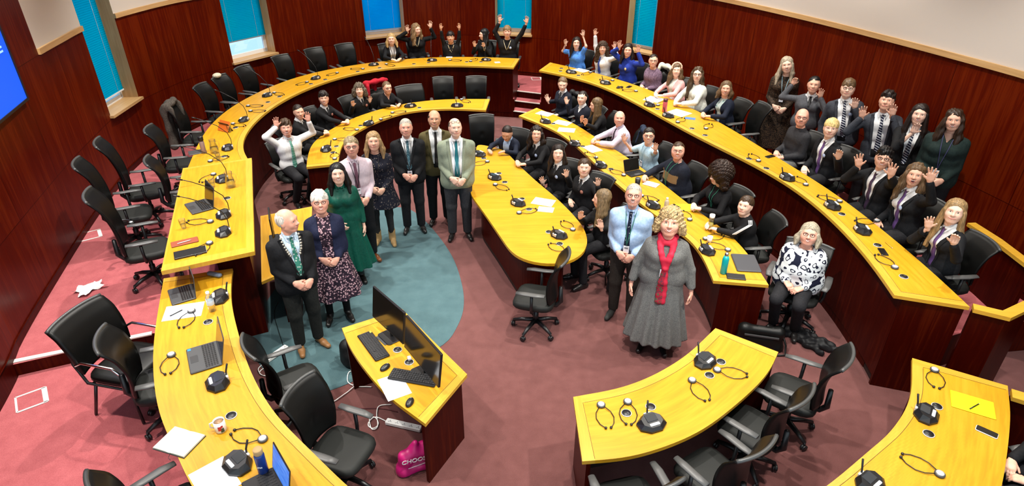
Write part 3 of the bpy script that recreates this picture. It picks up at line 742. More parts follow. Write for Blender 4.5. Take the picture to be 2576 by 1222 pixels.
chair_px(200, 792, ZM + .001, (.98, -.22), 'wide black leather meeting chair with a low rounded back beside the carpet step', 'b', 'm', 'low back leather chairs')
chair_px(262, 852, ZM + .001, (.92, .40), 'black swivel chair with a translucent brown back pulled up to the laptop desk')
chair_px(440, 1292, ZM + .001, (.62, .78), 'black swivel chair cut by the bottom edge, its arm pad over the rose carpet', 's')
chair_px(742, 958, .001, (.80, .55), 'black swivel chair half under the laptop desk beside the blue carpet', 's')
chair_px(856, 1125, .001, (.95, -.35), 'black swivel chair with a large plain seat in front of the operator desk', 's')
chair_px(1349, 742, .001, (-.92, .25), 'empty black swivel chair turned sideways at the round end of the oval table', 's')
chair_px(1211, 292, .001, (.1, -1), 'empty black chair at the far end of the oval table')
chair_px(1030, 234, .001, B_OUT, 'low back black leather chair beside the woman on the red coat', 'b', 'm', 'low back leather chairs')
chair_px(1114, 201, .001, B_OUT, 'empty black chair at the inner window desk, second from its open end')
chair_px(1198, 197, .001, B_OUT, 'empty black chair at the open end of the inner window desk, closest to the steps')
chair_px(1916, 297, z_, C_OUT, 'empty black chair beside the woman in the dark blazer and pale patterned blouse', turn=-8)
KC = np.array([.15, 5.9])
for px, py, t, lb in [(1998, 984, 0, 'black swivel chair behind the short curved desk, nearest the bag on the floor'),
                (1893, 1072, 0, 'black swivel chair in the middle behind the short curved desk'),
                (1790, 1188, 4, 'black swivel chair third from the bag, behind the short curved desk'),
                (1583, 1262, 0, 'black swivel chair under the corner of the short curved desk with four headsets')]:
    p = at(px, py, .48)[:2]; d = KC - p
    chair_px(px, py, .001, d, lb, 's', turn=t)
# ---------------------------------------------------------------- solid shapes from distance fields
def cone(a, b, ra, rb=None, n=None, f=1.0): return ('c', np.array(a, float), np.array(b, float), ra, ra if rb is None else rb, None if n is None else np.array(n, float) / np.linalg.norm(n), f)
def ell(c, r, M=None): return ('e', np.array(c, float), np.array(r, float), M)
def pbox(p):
    if p[0] == 'c':
        r = max(p[3], p[4]); return np.minimum(p[1], p[2]) - r, np.maximum(p[1], p[2]) + r
    r = np.full(3, p[2].max()) if p[3] is not None else p[2]; return p[1] - r, p[1] + r
def pdist(p, X, Y, Z):
    if p[0] == 'c':
        _, a, b, ra, rb, n, f = p; ba = b - a
        px, py, pz = X - a[0], Y - a[1], Z - a[2]
        if n is not None:
            k = px * n[0] + py * n[1] + pz * n[2]; k = k * (f - 1); px, py, pz = px + k * n[0], py + k * n[1], pz + k * n[2]
            ba = ba + (f - 1) * np.dot(ba, n) * n
        L = max(float(ba @ ba), 1e-9); t = np.clip((px * ba[0] + py * ba[1] + pz * ba[2]) / L, 0, 1)
        return np.sqrt((px - t * ba[0]) ** 2 + (py - t * ba[1]) ** 2 + (pz - t * ba[2]) ** 2) - (ra + (rb - ra) * t)
    _, c, r, M = p; px, py, pz = X - c[0], Y - c[1], Z - c[2]
    if M is not None: px, py, pz = (px * M[0, 0] + py * M[1, 0] + pz * M[2, 0], px * M[0, 1] + py * M[1, 1] + pz * M[2, 1], px * M[0, 2] + py * M[1, 2] + pz * M[2, 2])
    k0 = np.sqrt((px / r[0]) ** 2 + (py / r[1]) ** 2 + (pz / r[2]) ** 2); k1 = np.sqrt((px / r[0] ** 2) ** 2 + (py / r[1] ** 2) ** 2 + (pz / r[2] ** 2) ** 2)
    return np.where(k1 < 1e-9, -r.min(), k0 * (k0 - 1) / np.maximum(k1, 1e-9))
class Field:
    def __init__(s, prims, h, pad=.03):
        lo = np.min([pbox(p)[0] for p in prims], 0) - pad - 2 * h; hi = np.max([pbox(p)[1] for p in prims], 0) + pad + 2 * h
        s.h, s.o = h, lo; s.n = np.ceil((hi - lo) / h).astype(int) + 1
        s.ax = [lo[i] + h * np.arange(s.n[i]) for i in range(3)]; s.d = np.full(s.n, .1, np.float32)
    def _sl(s, lo, hi):
        a = np.maximum(((lo - s.o) / s.h).astype(int), 0); b = np.minimum(((hi - s.o) / s.h).astype(int) + 2, s.n)
        return tuple(slice(i, j) for i, j in zip(a, b))
    def _g(s, sl): return np.meshgrid(*[s.ax[i][sl[i]] for i in range(3)], indexing='ij', sparse=True)
    def add(s, prims, k=.02):
        for p in prims:
            lo, hi = pbox(p); m = k + 3 * s.h; sl = s._sl(lo - m, hi + m); g = s._g(sl); e = pdist(p, *g); d = s.d[sl]
            q = np.maximum(k - np.abs(d - e), 0) / k; s.d[sl] = np.minimum(d, e) - q * q * k * .25
        return s
    def sub(s, prims, k=.01):
        for p in prims:
            lo, hi = pbox(p); m = k + 3 * s.h; sl = s._sl(lo - m, hi + m); g = s._g(sl); e = -pdist(p, *g); d = s.d[sl]
            q = np.maximum(k - np.abs(d - e), 0) / k; s.d[sl] = np.maximum(d, e) + q * q * k * .25
        return s
    def cut(s, fn):                       # keep where fn(X,Y,Z) <= 0
        g = np.meshgrid(*s.ax, indexing='ij', sparse=True); s.d = np.maximum(s.d, fn(*g)).astype(np.float32); return s
    def warp(s, fn):
        g = np.meshgrid(*s.ax, indexing='ij', sparse=True); s.d = (s.d + fn(*g)).astype(np.float32); return s
    def front(s, x, z, back=False):
        i, k = int(round((x - s.o[0]) / s.h)), int(round((z - s.o[2]) / s.h))
        if not (0 <= i < s.n[0] and 0 <= k < s.n[2]): return None
        col = s.d[i, :, k]; ins = np.nonzero(col < 0)[0]
        if len(ins) == 0: return None
        j = ins[0] if back else ins[-1]; j2 = j - 1 if back else j + 1
        if not 0 <= j2 < s.n[1]: return s.ax[1][j]
        t = col[j] / (col[j] - col[j2]); return float(s.ax[1][j] + t * (s.ax[1][j2] - s.ax[1][j]))
    def mesh(s):
        d = s.d; d[0] = d[-1] = .1; d[:, 0] = d[:, -1] = .1; d[:, :, 0] = d[:, :, -1] = .1
        i = d < 0; nx, ny, nz = [q - 1 for q in d.shape]
        c = np.zeros((nx, ny, nz), np.uint8)
        for a in (0, 1):
            for b in (0, 1):
                for e in (0, 1): c += i[a:a + nx, b:b + ny, e:e + nz]
        act = np.argwhere((c > 0) & (c < 8))
        if len(act) == 0: return np.zeros((0, 3)), np.zeros((0, 4), int)
        idx = -np.ones((nx, ny, nz), np.int32); idx[act[:, 0], act[:, 1], act[:, 2]] = np.arange(len(act))
        V = {}
        for a in (0, 1):
            for b in (0, 1):
                for e in (0, 1): V[a, b, e] = d[act[:, 0] + a, act[:, 1] + b, act[:, 2] + e].astype(np.float64)
        acc = np.zeros((len(act), 3)); cnt = np.zeros(len(act))
        for p in V:
            for ax_ in range(3):
                if p[ax_]: continue
                q = list(p); q[ax_] = 1; q = tuple(q); v0, v1 = V[p], V[q]; m = (v0 < 0) != (v1 < 0)
                t = np.where(m, v0 / np.where(m, v0 - v1, 1), 0); pos = np.tile(np.array(p, float), (len(act), 1)); pos[:, ax_] += t
                acc += pos * m[:, None]; cnt += m
        verts = s.o + (act + acc / cnt[:, None]) * s.h; faces = []
        for ax_ in range(3):
            sl0 = [slice(None)] * 3; sl1 = [slice(None)] * 3; sl0[ax_] = slice(0, -1); sl1[ax_] = slice(1, None)
            A, B = i[tuple(sl0)], i[tuple(sl1)]; e = np.argwhere(A != B)
            u, v = [(1, 2), (2, 0), (0, 1)][ax_]
            ok = (e[:, u] > 0) & (e[:, v] > 0) & (e[:, u] < d.shape[u] - 1) & (e[:, v] < d.shape[v] - 1); e = e[ok]
            if len(e) == 0: continue
            def cell(du, dv): q = e.copy(); q[:, u] -= du; q[:, v] -= dv; return idx[q[:, 0], q[:, 1], q[:, 2]]
            f = np.stack([cell(1, 1), cell(0, 1), cell(0, 0), cell(1, 0)], 1)
            fl_ = ~A[e[:, 0], e[:, 1], e[:, 2]]; f[fl_] = f[fl_][:, ::-1]; faces.append(f)
        return verts, np.concatenate(faces)
def link_mesh(name, pieces, parent):
    """pieces: list of (verts, quads, material) joined into one mesh object"""
    pieces = [p for p in pieces if len(p[0])]
    if not pieces: return None
    V, F, MI, mats, o = [], [], [], [], 0
    for v, f, m in pieces:
        if m not in mats: mats.append(m)
        V.append(v); F.append(f + o); MI.append(np.full(len(f), mats.index(m), np.int32)); o += len(v)
    V = np.concatenate(V).astype(np.float32); F = np.concatenate(F).astype(np.int32); MI = np.concatenate(MI)
    me = bpy.data.meshes.new(name); me.vertices.add(len(V)); me.vertices.foreach_set('co', V.ravel())
    me.loops.add(F.size); me.loops.foreach_set('vertex_index', F.ravel())
    me.polygons.add(len(F)); me.polygons.foreach_set('loop_start', np.arange(0, F.size, 4, dtype=np.int32))
    for m in mats: me.materials.append(m)
    me.polygons.foreach_set('material_index', MI); me.polygons.foreach_set('use_smooth', np.ones(len(F), bool))
    me.update(calc_edges=True); me.validate()
    ob = bpy.data.objects.new(name, me); COL.objects.link(ob); ob.parent = parent; return ob
def solid(prims, h, k, m): v, f = Field(prims, h).add(prims, k).mesh(); return (v, f, m)

# ---------------------------------------------------------------- cloth, skin and hair materials
def cloth(name, c, rough=.8, c2=None, scale=60):
    if 'cl_' + name in _mc: return _mc['cl_' + name]
    m, nt, b = newmat(name); oc = N(nt, 'ShaderNodeTexCoord').outputs['Object']
    n = noise(nt, oc, scale, 3, .6); n2 = noise(nt, oc, 6, 2)
    c2 = c2 or tuple(min(1, v * 1.45 + .002) for v in c)
    nt.links.new(ramp(nt, n, [(.35, c), (.7, c2)]), b.inputs['Base Color'])
    b.inputs['Roughness'].default_value = rough; b.inputs['Specular IOR Level'].default_value = .2
    w_ = N(nt, 'ShaderNodeTexWave'); w_.inputs['Scale'].default_value = 4; w_.inputs['Distortion'].default_value = 9; w_.inputs['Detail'].default_value = 2
    nt.links.new(oc, w_.inputs[0]); bump(nt, b, w_.outputs['Fac'], .16, .010)
    _mc['cl_' + name] = m; return m
def patch(name, stops, scale, feature='F1', rough=.8, kind='voronoi', dist=0):
    if 'pa_' + name in _mc: return _mc['pa_' + name]
    m, nt, b = newmat(name); oc = N(nt, 'ShaderNodeTexCoord').outputs['Object']
    if kind == 'voronoi':
        v = N(nt, 'ShaderNodeTexVoronoi', feature=feature); v.inputs['Scale'].default_value = scale
        n = N(nt, 'ShaderNodeTexNoise'); n.inputs['Scale'].default_value = scale * .8
        nt.links.new(oc, n.inputs['Vector'])
        a = N(nt, 'ShaderNodeVectorMath', operation='MULTIPLY_ADD'); nt.links.new(n.outputs['Color'], a.inputs[0]); a.inputs[1].default_value = (dist, dist, dist); nt.links.new(oc, a.inputs[2])
        nt.links.new(a.outputs[0], v.inputs['Vector']); f = v.outputs['Distance']
    else: f = noise(nt, oc, scale, 5, .65, dist)
    nt.links.new(ramp(nt, f, stops, 'CONSTANT' if kind == 'voronoi' else 'LINEAR'), b.inputs['Base Color']); b.inputs['Roughness'].default_value = rough; b.inputs['Specular IOR Level'].default_value = .2
    _mc['pa_' + name] = m; return m
def striped(name, a, c, n=9, w=.35, slant=.55):
    if 'st_' + name in _mc: return _mc['st_' + name]
    m, nt, b = newmat(name); uv = N(nt, 'ShaderNodeTexCoord').outputs['UV']; sx = N(nt, 'ShaderNodeSeparateXYZ'); nt.links.new(uv, sx.inputs[0])
    s1 = N(nt, 'ShaderNodeMath', operation='MULTIPLY_ADD'); nt.links.new(sx.outputs[0], s1.inputs[0]); s1.inputs[1].default_value = slant; nt.links.new(sx.outputs[1], s1.inputs[2])
    s2 = N(nt, 'ShaderNodeMath', operation='MULTIPLY'); nt.links.new(s1.outputs[0], s2.inputs[0]); s2.inputs[1].default_value = n * 2.2
    s3 = N(nt, 'ShaderNodeMath', operation='FRACT'); nt.links.new(s2.outputs[0], s3.inputs[0])
    nt.links.new(ramp(nt, s3.outputs[0], [(0, a), (1 - w, c)], 'CONSTANT'), b.inputs['Base Color']); b.inputs['Roughness'].default_value = .5
    _mc['st_' + name] = m; return m
def skin(c):
    k = 'skin_%.2f_%.2f' % (c[0], c[1])
    if k in _mc: return _mc[k]
    m, nt, b = newmat('skin'); oc = N(nt, 'ShaderNodeTexCoord').outputs['Object']
    nt.links.new(ramp(nt, noise(nt, oc, 22, 3), [(.3, tuple(v * q for v, q in zip(c, (.92, .84, .80)))), (.7, c)]), b.inputs['Base Color'])
    b.inputs['Roughness'].default_value = .5; b.inputs['Specular IOR Level'].default_value = .35
    b.inputs['Subsurface Weight'].default_value = .0
    _mc[k] = m; return m
def hairm(c):
    k = 'hair_%.3f_%.3f' % (c[0], c[1])
    if k in _mc: return _mc[k]
    m, nt, b = newmat('hair'); oc = N(nt, 'ShaderNodeTexCoord').outputs['Object']
    f = noise(nt, mapped(nt, oc, (1, 1, .12)), 90, 3, .6)
    nt.links.new(ramp(nt, f, [(.35, tuple(v * .55 for v in c)), (.65, tuple(min(1, v * 1.5) for v in c))]), b.inputs['Base Color'])
    b.inputs['Roughness'].default_value = .45; b.inputs['Specular IOR Level'].default_value = .3; bump(nt, b, f, .3, .004)
    _mc[k] = m; return m
M_EYEW = mat('eye_white', (.72, .70, .66), .3); M_IRIS = mat('eye_iris', (.03, .022, .018), .2); M_LIP = mat('lips', (.50, .17, .13), .5); M_TEETH = mat('teeth', (.8, .78, .72), .4); M_MOUTH = mat('open_mouth', (.08, .01, .01), .6)
FAIR = (.74, .43, .31); PINK = (.76, .39, .29); TAN = (.60, .33, .21); PALE = (.80, .53, .41)
def unit(v): v = np.array(v, float); return v / max(np.linalg.norm(v), 1e-9)

def hand(wr, d, n, right, spread, curl, sk, s=1.0, h=.0046):
    d = unit(d); n = unit(np.array(n) - d * np.dot(n, d)); t = np.cross(d, n) * (1 if right else -1)
    P = lambda a, b, c: wr + s * (d * a + t * b + n * c)
    pr = [cone(P(-.03, 0, 0), P(.02, 0, 0), .024 * s, .026 * s, n, 1.25), cone(P(.025, .020, 0), P(.082, .027, 0), .019 * s, .017 * s, n, 1.2), cone(P(.025, -.016, 0), P(.076, -.027, 0), .020 * s, .016 * s, n, 1.2), cone(P(.03, 0, 0), P(.086, 0, 0), .022 * s, .017 * s, n, 1.25)]
    fg = []
    for j, (b, L, a0) in enumerate([(.030, .066, .09), (.010, .076, .088), (-.011, .070, .085), (-.029, .054, .076)]):
        sp = spread * (.22, .07, -.10, -.27)[j]; p0 = P(a0, b, 0); c1 = curl * .8; c2 = curl * 1.7; c3 = curl * 2.3
        for fr, cc in ((.45, c1), (.32, c2), (.23, c3)):
            dd = unit(d * math.cos(cc) + t * math.sin(sp) * math.cos(cc) + n * math.sin(cc)); p1 = p0 + dd * L * s * fr * 1.02
            r0 = (.0088, .0092, .0088, .0078)[j] * s; fg.append(cone(p0, p1, r0, r0 * .92)); p0 = p1
    th0 = P(.028, .030, .004); td = unit(t * (.55 + .35 * spread) + d * .75 + n * .25 * (1 + curl)); th1 = th0 + td * .036 * s
    td2 = unit(td * .8 + d * .4 + n * curl * .5); th2 = th1 + td2 * .030 * s
    fg += [cone(th0, th1, .0125 * s, .0105 * s), cone(th1, th2, .0102 * s, .0088 * s)]
    f = Field(pr + fg, h, .012); f.add(pr, .02); f.add(fg, .0055); v, q = f.mesh(); return (v, q, sk)

def ik(sh, wr, l1, l2, pole):
    d = wr - sh; L = np.linalg.norm(d); mx = (l1 + l2) * .995
    if L > mx: wr = sh + d / L * mx; d = wr - sh; L = mx
    if L < abs(l1 - l2) + .03: wr = sh + unit(d) * (abs(l1 - l2) + .03); d = wr - sh; L = np.linalg.norm(d)
    u = d / L; a = (l1 * l1 - l2 * l2 + L * L) / (2 * L); hh = math.sqrt(max(l1 * l1 - a * a, 0))
    pole = np.array(pole, float); pl = pole - u * np.dot(pole, u); return sh + u * a + unit(pl) * hh, wr

def strip_mesh(name, pts, wid, m, parent, thick=.006, nrm=(0, 1, 0)):
    """a band lying on cloth: pts along its length, wid half-widths, UV (across, along)"""
    mb = MB(); n = len(pts); vs = []; L = 0; Ls = [0]
    for a, b in zip(pts[:-1], pts[1:]): L += float(np.linalg.norm(np.array(b) - a)); Ls.append(L)
    for k in range(n):
        t = unit(np.array(pts[min(k + 1, n - 1)]) - pts[max(k - 1, 0)]); x = unit(np.cross(t, nrm)); nn = unit(np.cross(x, t))
        for (sx, sn) in ((-1, 0), (0, 1), (1, 0), (1, -1), (-1, -1)):
            vs.append(np.array(pts[k]) + x * sx * wid[k] + nn * thick * sn * (.6 if sn < 0 else .5))
    fs, uv = [], []
    for k in range(n - 1):
        for j in range(5):
            q = (j + 1) % 5; fs.append((k * 5 + j, k * 5 + q, (k + 1) * 5 + q, (k + 1) * 5 + j))
            u = (0, .5, 1, 1, 0); w_ = wid[k] * 2
            uv.append([(u[j] * w_, Ls[k]), (u[q] * w_, Ls[k]), (u[q] * w_, Ls[k + 1]), (u[j] * w_, Ls[k + 1])])
    fs += [tuple(range(5)), tuple((n - 1) * 5 + j for j in range(4, -1, -1))]; uv += [[(0, 0)] * 5] * 2
    mb.add(vs, fs, m, uv, True); return mb.build(name, parent)

def make_person(sp):
    """sp: the person's spec; every length in metres, built in the person's own frame (x = own right hand, y = ahead)"""
    g = sp.get; sit = g('pose', 'sit') == 'sit'; zf = sp['zf']; fem = g('sex', 'f') == 'f'; det = g('det', 1.0)
    hx, hy, zt = sp['head']; top = at(hx, hy, zt)
    st = (zt - zf - (.615 if sit else 0)) / (.79 if sit else 1.745); st = min(max(st, .72), 1.12)
    fat = g('fat', 1.0)
    face = g('face')
    if face is None: fd = -top[:2]
    elif isinstance(face, list): fd = np.array(nearest(face, top[:2])) - top[:2]
    elif isinstance(face, (int, float)): b_ = -top[:2]; c, s = math.cos(R(face)), math.sin(R(face)); fd = np.array([c * b_[0] - s * b_[1], s * b_[0] + c * b_[1]])
    else: fd = np.array(face, float)
    if g('turn'): c, s = math.cos(R(g('turn'))), math.sin(R(g('turn'))); fd = np.array([c * fd[0] - s * fd[1], s * fd[0] + c * fd[1]])
    fd = unit(fd); rz = yaw_to(fd); Rz = np.array([[math.cos(rz), -math.sin(rz), 0], [math.sin(rz), math.cos(rz), 0], [0, 0, 1]])
    lean = R(g('lean', 6 if sit else 2)); roll = R(g('roll', 0))
    u = unit([math.sin(roll), math.sin(lean), math.cos(lean) * math.cos(roll)]); X = unit(np.cross([0, 1, 0], u)); X = unit([math.cos(roll), 0, -math.sin(roll)]); Fw = np.cross(u, X)
    P0 = np.array([0, 0, .500 + .092 * fat ** .6 * st + .02 * st if sit else .94 * st])
    T = lambda x, y, z: P0 + st * (X * x + Fw * y + u * z)
    pivot = T(0, .02, .565)
    # look direction
    look = g('look', 'cam')
    if isinstance(look, str): lw = CP - (top - [0, 0, .1])
    else: lw = np.array([look[0], look[1], look[2] if len(look) > 2 else 0.0], float)
    ll = unit(Rz.T @ unit(lw)); yaw = math.atan2(-ll[0], ll[1]); pit = math.asin(np.clip(ll[2], -1, 1)) * (g('pitch', .8) if isinstance(look, str) else 1)
    yaw = max(-1.35, min(1.35, yaw))
    cy, sy, c2, s2 = math.cos(yaw), math.sin(yaw), math.cos(pit), math.sin(pit)
    hf = np.array([-sy * c2, cy * c2, s2]); hr = np.array([cy, sy, 0]); hu = np.cross(hr, hf)
    tl = R(g('tilt', 0))
    if tl: hr, hu = hr * math.cos(tl) + hu * math.sin(tl), -hr * math.sin(tl) + hu * math.cos(tl)
    HM = np.stack([hr, hf, hu], 1); hs = g('hs', 1.04) * (.97 if st < .9 else 1.0)
    hc = pivot + hs * (hu * .105 + hf * .022)
    off = Rz @ np.array([hc[0] + hu[0] * .1, hc[1] + hu[1] * .1, 0]); base = np.array([top[0] - off[0], top[1] - off[1], zf + .001])
    root = thing('person', sp['label'], 'person', base, rz, sp['group']); sp['base'] = base; sp['fd'] = fd
    def loc(w): return Rz.T @ (np.array(w) - base)
    sk = skin(g('skin', FAIR)); hair = hairm(g('hair', (.05, .03, .02)))
    # ---- joints
    sw = (.160 if fem else .178) * (1 + .3 * (fat - 1))
    SH = {s_: T(s_ * (sw - .006), -.005, .420) for s_ in (1, -1)}; HIPJ = {s_: P0 + st * np.array([s_ * .092, 0, -.02]) for s_ in (1, -1)}
    if sit:
        kn = {s_: np.array([s_ * (.10 + .04 * g('knees', .5)), .42 * st + .02, .56]) for s_ in (1, -1)}
        an = {s_: np.array([s_ * .12, .40 * st + g('feet', .0), .09]) for s_ in (1, -1)}
    else:
        sx = g('stance', .105)
        kn = {s_: st * np.array([s_ * (sx - .005), .025, .50]) for s_ in (1, -1)}; an = {s_: st * np.array([s_ * sx, -.01, .085]) for s_ in (1, -1)}
    l1, l2 = .285 * st, .255 * st; arms = {}
    for s_, key in ((1, 'R'), (-1, 'L')):
        a = g(key, 'clasp' if not sit else 'lap'); a = a if isinstance(a, tuple) else (a,)
        kd = a[0]; pole = (s_ * .45, -.55, -.75); spread, curl = .3, .45; n = None
        if kd == 'clasp': wr = T(s_ * .085, .20 + .06 * (fat - 1) * 2, .055 + (.012 * s_)); d = unit(np.array([-s_ * .72, .35, -.62])); n = (-s_ * .3, -.9, -.2); curl = .62; spread = .1; pole = (s_ * .38, -.8, -.45)
        elif kd == 'lap': wr = np.array([s_ * .09, .26 * st, .70 + .012 * s_]); d = unit((-s_ * .75, .55, -.30)); n = (0, -.3, -1); curl = .5; spread = .1
        elif kd == 'desk': wr = np.array([s_ * a[2] if len(a) > 2 else s_ * .11, a[3] if len(a) > 3 else .43, a[1] - zf + .066]); d = unit((-s_ * .75, .6, -.08)); n = (0, -.1, -1); curl = .42; spread = .15; pole = (s_ * .9, -.5, -.35)
        elif kd == 'side': wr = T(s_ * (.235 + .42 * (fat - 1)), .04, -.09); d = unit((s_ * .02, .12, -1)); n = (-s_, 0, 0); curl = .35; spread = .15; pole = (s_ * (.3 + 4 * (fat - 1)), -1, 0)
        elif kd == 'back': wr = T(s_ * .12, -.20, .05); d = unit((-s_ * .5, -.2, -.6)); n = (0, 1, 0)
        elif kd == 'px':                       # the hand's middle lies on the sight line through a photo point, a[3] m ahead of the shoulders
            sw_ = base + Rz @ SH[s_]; pw = at_plane(a[1], a[2], sw_ + np.array([fd[0], fd[1], 0]) * a[3], np.array([fd[0], fd[1], 0])); hp = loc(pw)
            up = unit(np.array(a[4], float)) if len(a) > 4 and a[4] is not None else None
            el0 = unit(hp - SH[s_]); d = up if up is not None else unit(el0 * .35 + np.array([0, .05, 1]))
            wr = hp - d * .085 * st; spread = a[5] if len(a) > 5 else .9; curl = a[6] if len(a) > 6 else .12
            n = a[7] if len(a) > 7 else Rz.T @ unit(CP - pw); pole = (s_ * .60, .05, -1.0) if hp[2] > SH[s_][2] - .1 else (s_ * .5, -.5, -.8)
            if hp[2] > SH[s_][2] + .22: pole = (s_ * 1.0, .1, -.1)
        if g('pole' + key): pole = g('pole' + key)
        el, wr = ik(SH[s_], np.array(wr, float), l1, l2, pole); sp['el' + key] = el; arms[s_] = (el, wr, d, n, spread, curl)
    # ---- body: skin, one mesh
    hb = .013 / det
    chest = .098 * fat if not fem else .092 * fat
    def torso(e, hip=True):
        w_ = (1.0 if not fem else .93) * (.75 + .25 * fat)
        L = [cone(T(-.088 * w_, .0, .345), T(.088 * w_, .0, .345), .116 * fat ** .6 + e, None, Fw, 1.18),
             cone(T(-.065 * w_, .01 + .03 * (fat - 1), .22), T(.065 * w_, .01 + .03 * (fat - 1), .22), .105 * fat + e, None, Fw, 1.14 / max(1, fat ** .4)),
             cone(T(-.075 * w_, .0, .06), T(.075 * w_, .0, .06), .115 * fat + e, None, Fw, 1.15 / max(1, fat ** .3)),
             cone(T(-sw + .035, -.005, .412), T(sw - .035, -.005, .412), .053 + e, None)] + [cone(T(q * (sw - .035), -.012, .422), T(q * .025, -.015, .490), .044 + e, .047 + e * .6) for q in (1, -1)] + [ cone(T(0, -.01, .46), T(0, .0, .53), .062 + e * .6, .05 + e * .3)]
        if fem: L += [ell(T(s_ * .072, .085 + .02 * (fat - 1), .335), np.array([.066, .058, .066]) * fat ** .5 + e * .8) for s_ in (1, -1)]
        elif fat > 1.05: L += [ell(T(0, .06 * fat, .16), np.array([.13 * fat, .09 * fat, .15]) + e)]
        return L
    def legs(e, ra=(.088, .062, .042)):
        L = []
        for s_ in (1, -1):
            L += [cone(HIPJ[s_], kn[s_], (ra[0] * fat ** .6) * st + e, ra[1] * st + e), cone(kn[s_], an[s_], ra[1] * .97 * st + e, ra[2] * st + e)]
        return L
    def armp(e, cut=1.0, r=(.049, .040, .029)):
        L = []; fa = fat ** .5 * (.92 if fem else 1)
        for s_ in (1, -1):
            el, wr = arms[s_][0], arms[s_][1]
            if cut <= .5: L.append(cone(SH[s_], SH[s_] + (el - SH[s_]) * cut * 2, r[0] * fa * st + e, (r[0] + (r[1] - r[0]) * cut * 2) * fa * st + e * 1.3))
            else:
                L.append(cone(SH[s_], el, r[0] * fa * st + e, r[1] * fa * st + e)); c_ = (cut - .5) * 2; L.append(cone(el, el + (wr - el) * c_, r[1] * .98 * fa * st + e, (r[1] + (r[2] - r[1]) * c_) * fa * st + e))
        return L
    H = lambda x, y, z: hc + hs * (hr * x + hf * y + hu * z)
    body_ = torso(-.012) + legs(-.012) + armp(-.006)
    for s_ in (1, -1): body_.append(cone(an[s_] + [0, 0, -.02], an[s_] + [s_ * .015, .07 * st, -.055], .024, .016))
    neck = [cone(T(0, -.015, .47), H(0, -.025, -.06), .056 if not fem else .047, .054 if not fem else .046)]
    f = Field(body_ + neck, hb); f.add(body_, .03); f.add(neck, .03); bv, bf = f.mesh(); pieces = [(bv, bf, sk)]
    # head
    jw = 1.0 if not fem else .9; chub = g('chub', 1.0)
    hp_ = [ell(H(0, -.012, .03), hs * np.array([.079, .093, .088]), HM), ell(H(0, .018, -.028), hs * np.array([.066 * chub, .068, .084]), HM)]
    h2 = [ell(H(0, .048, -.088), hs * np.array([.030 * jw * chub, .030, .025]), HM), cone(H(.050 * jw * chub, .0, -.055), H(.018, .045, -.088), .020 * hs), cone(H(-.050 * jw * chub, .0, -.055), H(-.018, .045, -.088), .020 * hs),
          ell(H(.035 * chub, .058, -.030), hs * np.array([.024, .022, .026]) * chub, HM), ell(H(-.035 * chub, .058, -.030), hs * np.array([.024, .022, .026]) * chub, HM),
          cone(H(-.034, .074, .020), H(.034, .074, .020), .014 * hs)]
    h3 = [cone(H(0, .084, .010), H(0, .104, -.026), .0075 * hs, .011 * hs), ell(H(0, .106, -.030), hs * np.array([.012, .012, .010]), HM), ell(H(.012, .094, -.034), hs * np.array([.008, .010, .008]), HM), ell(H(-.012, .094, -.034), hs * np.array([.008, .010, .008]), HM),
          ell(H(0, .080, -.062), hs * np.array([.030, .011, .018]), HM)]
    ears = [ell(H(s_ * .079, -.008, -.006), hs * np.array([.009, .019, .031]), HM) for s_ in (1, -1)]
    nk = [cone(H(0, -.022, -.05), H(0, -.03, -.12), .048 * hs, .05 * hs)]
    f = Field(hp_ + h2 + h3 + ears, .0062 / det); f.add(hp_, .05); f.add(h2, .028); f.add(nk, .03); f.add(h3, .012); f.add(ears, .006)
    f.sub([ell(H(s_ * .031, .098, .002), hs * np.array([.017, .020, .011]), HM) for s_ in (1, -1)], .012)
    hv, hfc = f.mesh(); pieces.append((hv, hfc, sk)); headf = f
    eh = .0032
    def face_y(x, z):                     # how far forward the face lies at this spot
        for y in np.arange(.125, .03, -.0012):
            p = (H(x, y, z) - headf.o) / headf.h; i0 = np.floor(p).astype(int); w_ = p - i0
            if (i0 < 0).any() or (i0 + 2 > headf.n).any(): continue
            c = headf.d[i0[0]:i0[0] + 2, i0[1]:i0[1] + 2, i0[2]:i0[2] + 2]
            c = c[0] * (1 - w_[0]) + c[1] * w_[0]; c = c[0] * (1 - w_[1]) + c[1] * w_[1]
            if c[0] * (1 - w_[2]) + c[1] * w_[2] < 0: return y
        return .08
    for s_ in (1, -1):
        pieces.append(solid([ell(H(s_ * .031, .072, .002), hs * np.array([.0145, .0130, .0078]), HM)], eh, .002, M_EYEW))
        pieces.append(solid([ell(H(s_ * .031 + g('gaze', 0) * .004, .0805, .002), hs * np.array([.0066, .0060, .0069]), HM)], eh, .002, M_IRIS))
        pieces.append(solid([cone(H(s_ * .016, .088, .019), H(s_ * .034, .086, .0235), .0034 * hs, .0036 * hs), cone(H(s_ * .034, .086, .0235), H(s_ * .048, .070, .018), .0034 * hs, .0022 * hs)], eh, .003, hairm(g('brow', g('hair', (.05, .03, .02))))))
    sm = g('smile', 1)
    if sm == 3:
        pieces += [solid([ell(H(0, .088, -.064), hs * np.array([.020, .012, .017]), HM)], eh, .002, M_MOUTH), solid([cone(H(-.013, .097, -.053), H(.013, .097, -.053), .0045 * hs)], eh, .002, M_TEETH)]
        lp = [cone(H(-.022, .090, -.060), H(0, .101, -.047), .0042 * hs), cone(H(.022, .090, -.060), H(0, .101, -.047), .0042 * hs), cone(H(-.022, .090, -.062), H(0, .096, -.083), .0045 * hs), cone(H(.022, .090, -.062), H(0, .096, -.083), .0045 * hs)]
    else:
        c_ = .008 * min(sm, 2)
        lp, tt = [], []; xs = [-.029, -.015, 0, .015, .029]; gp = .0052 if sm == 2 else .0022
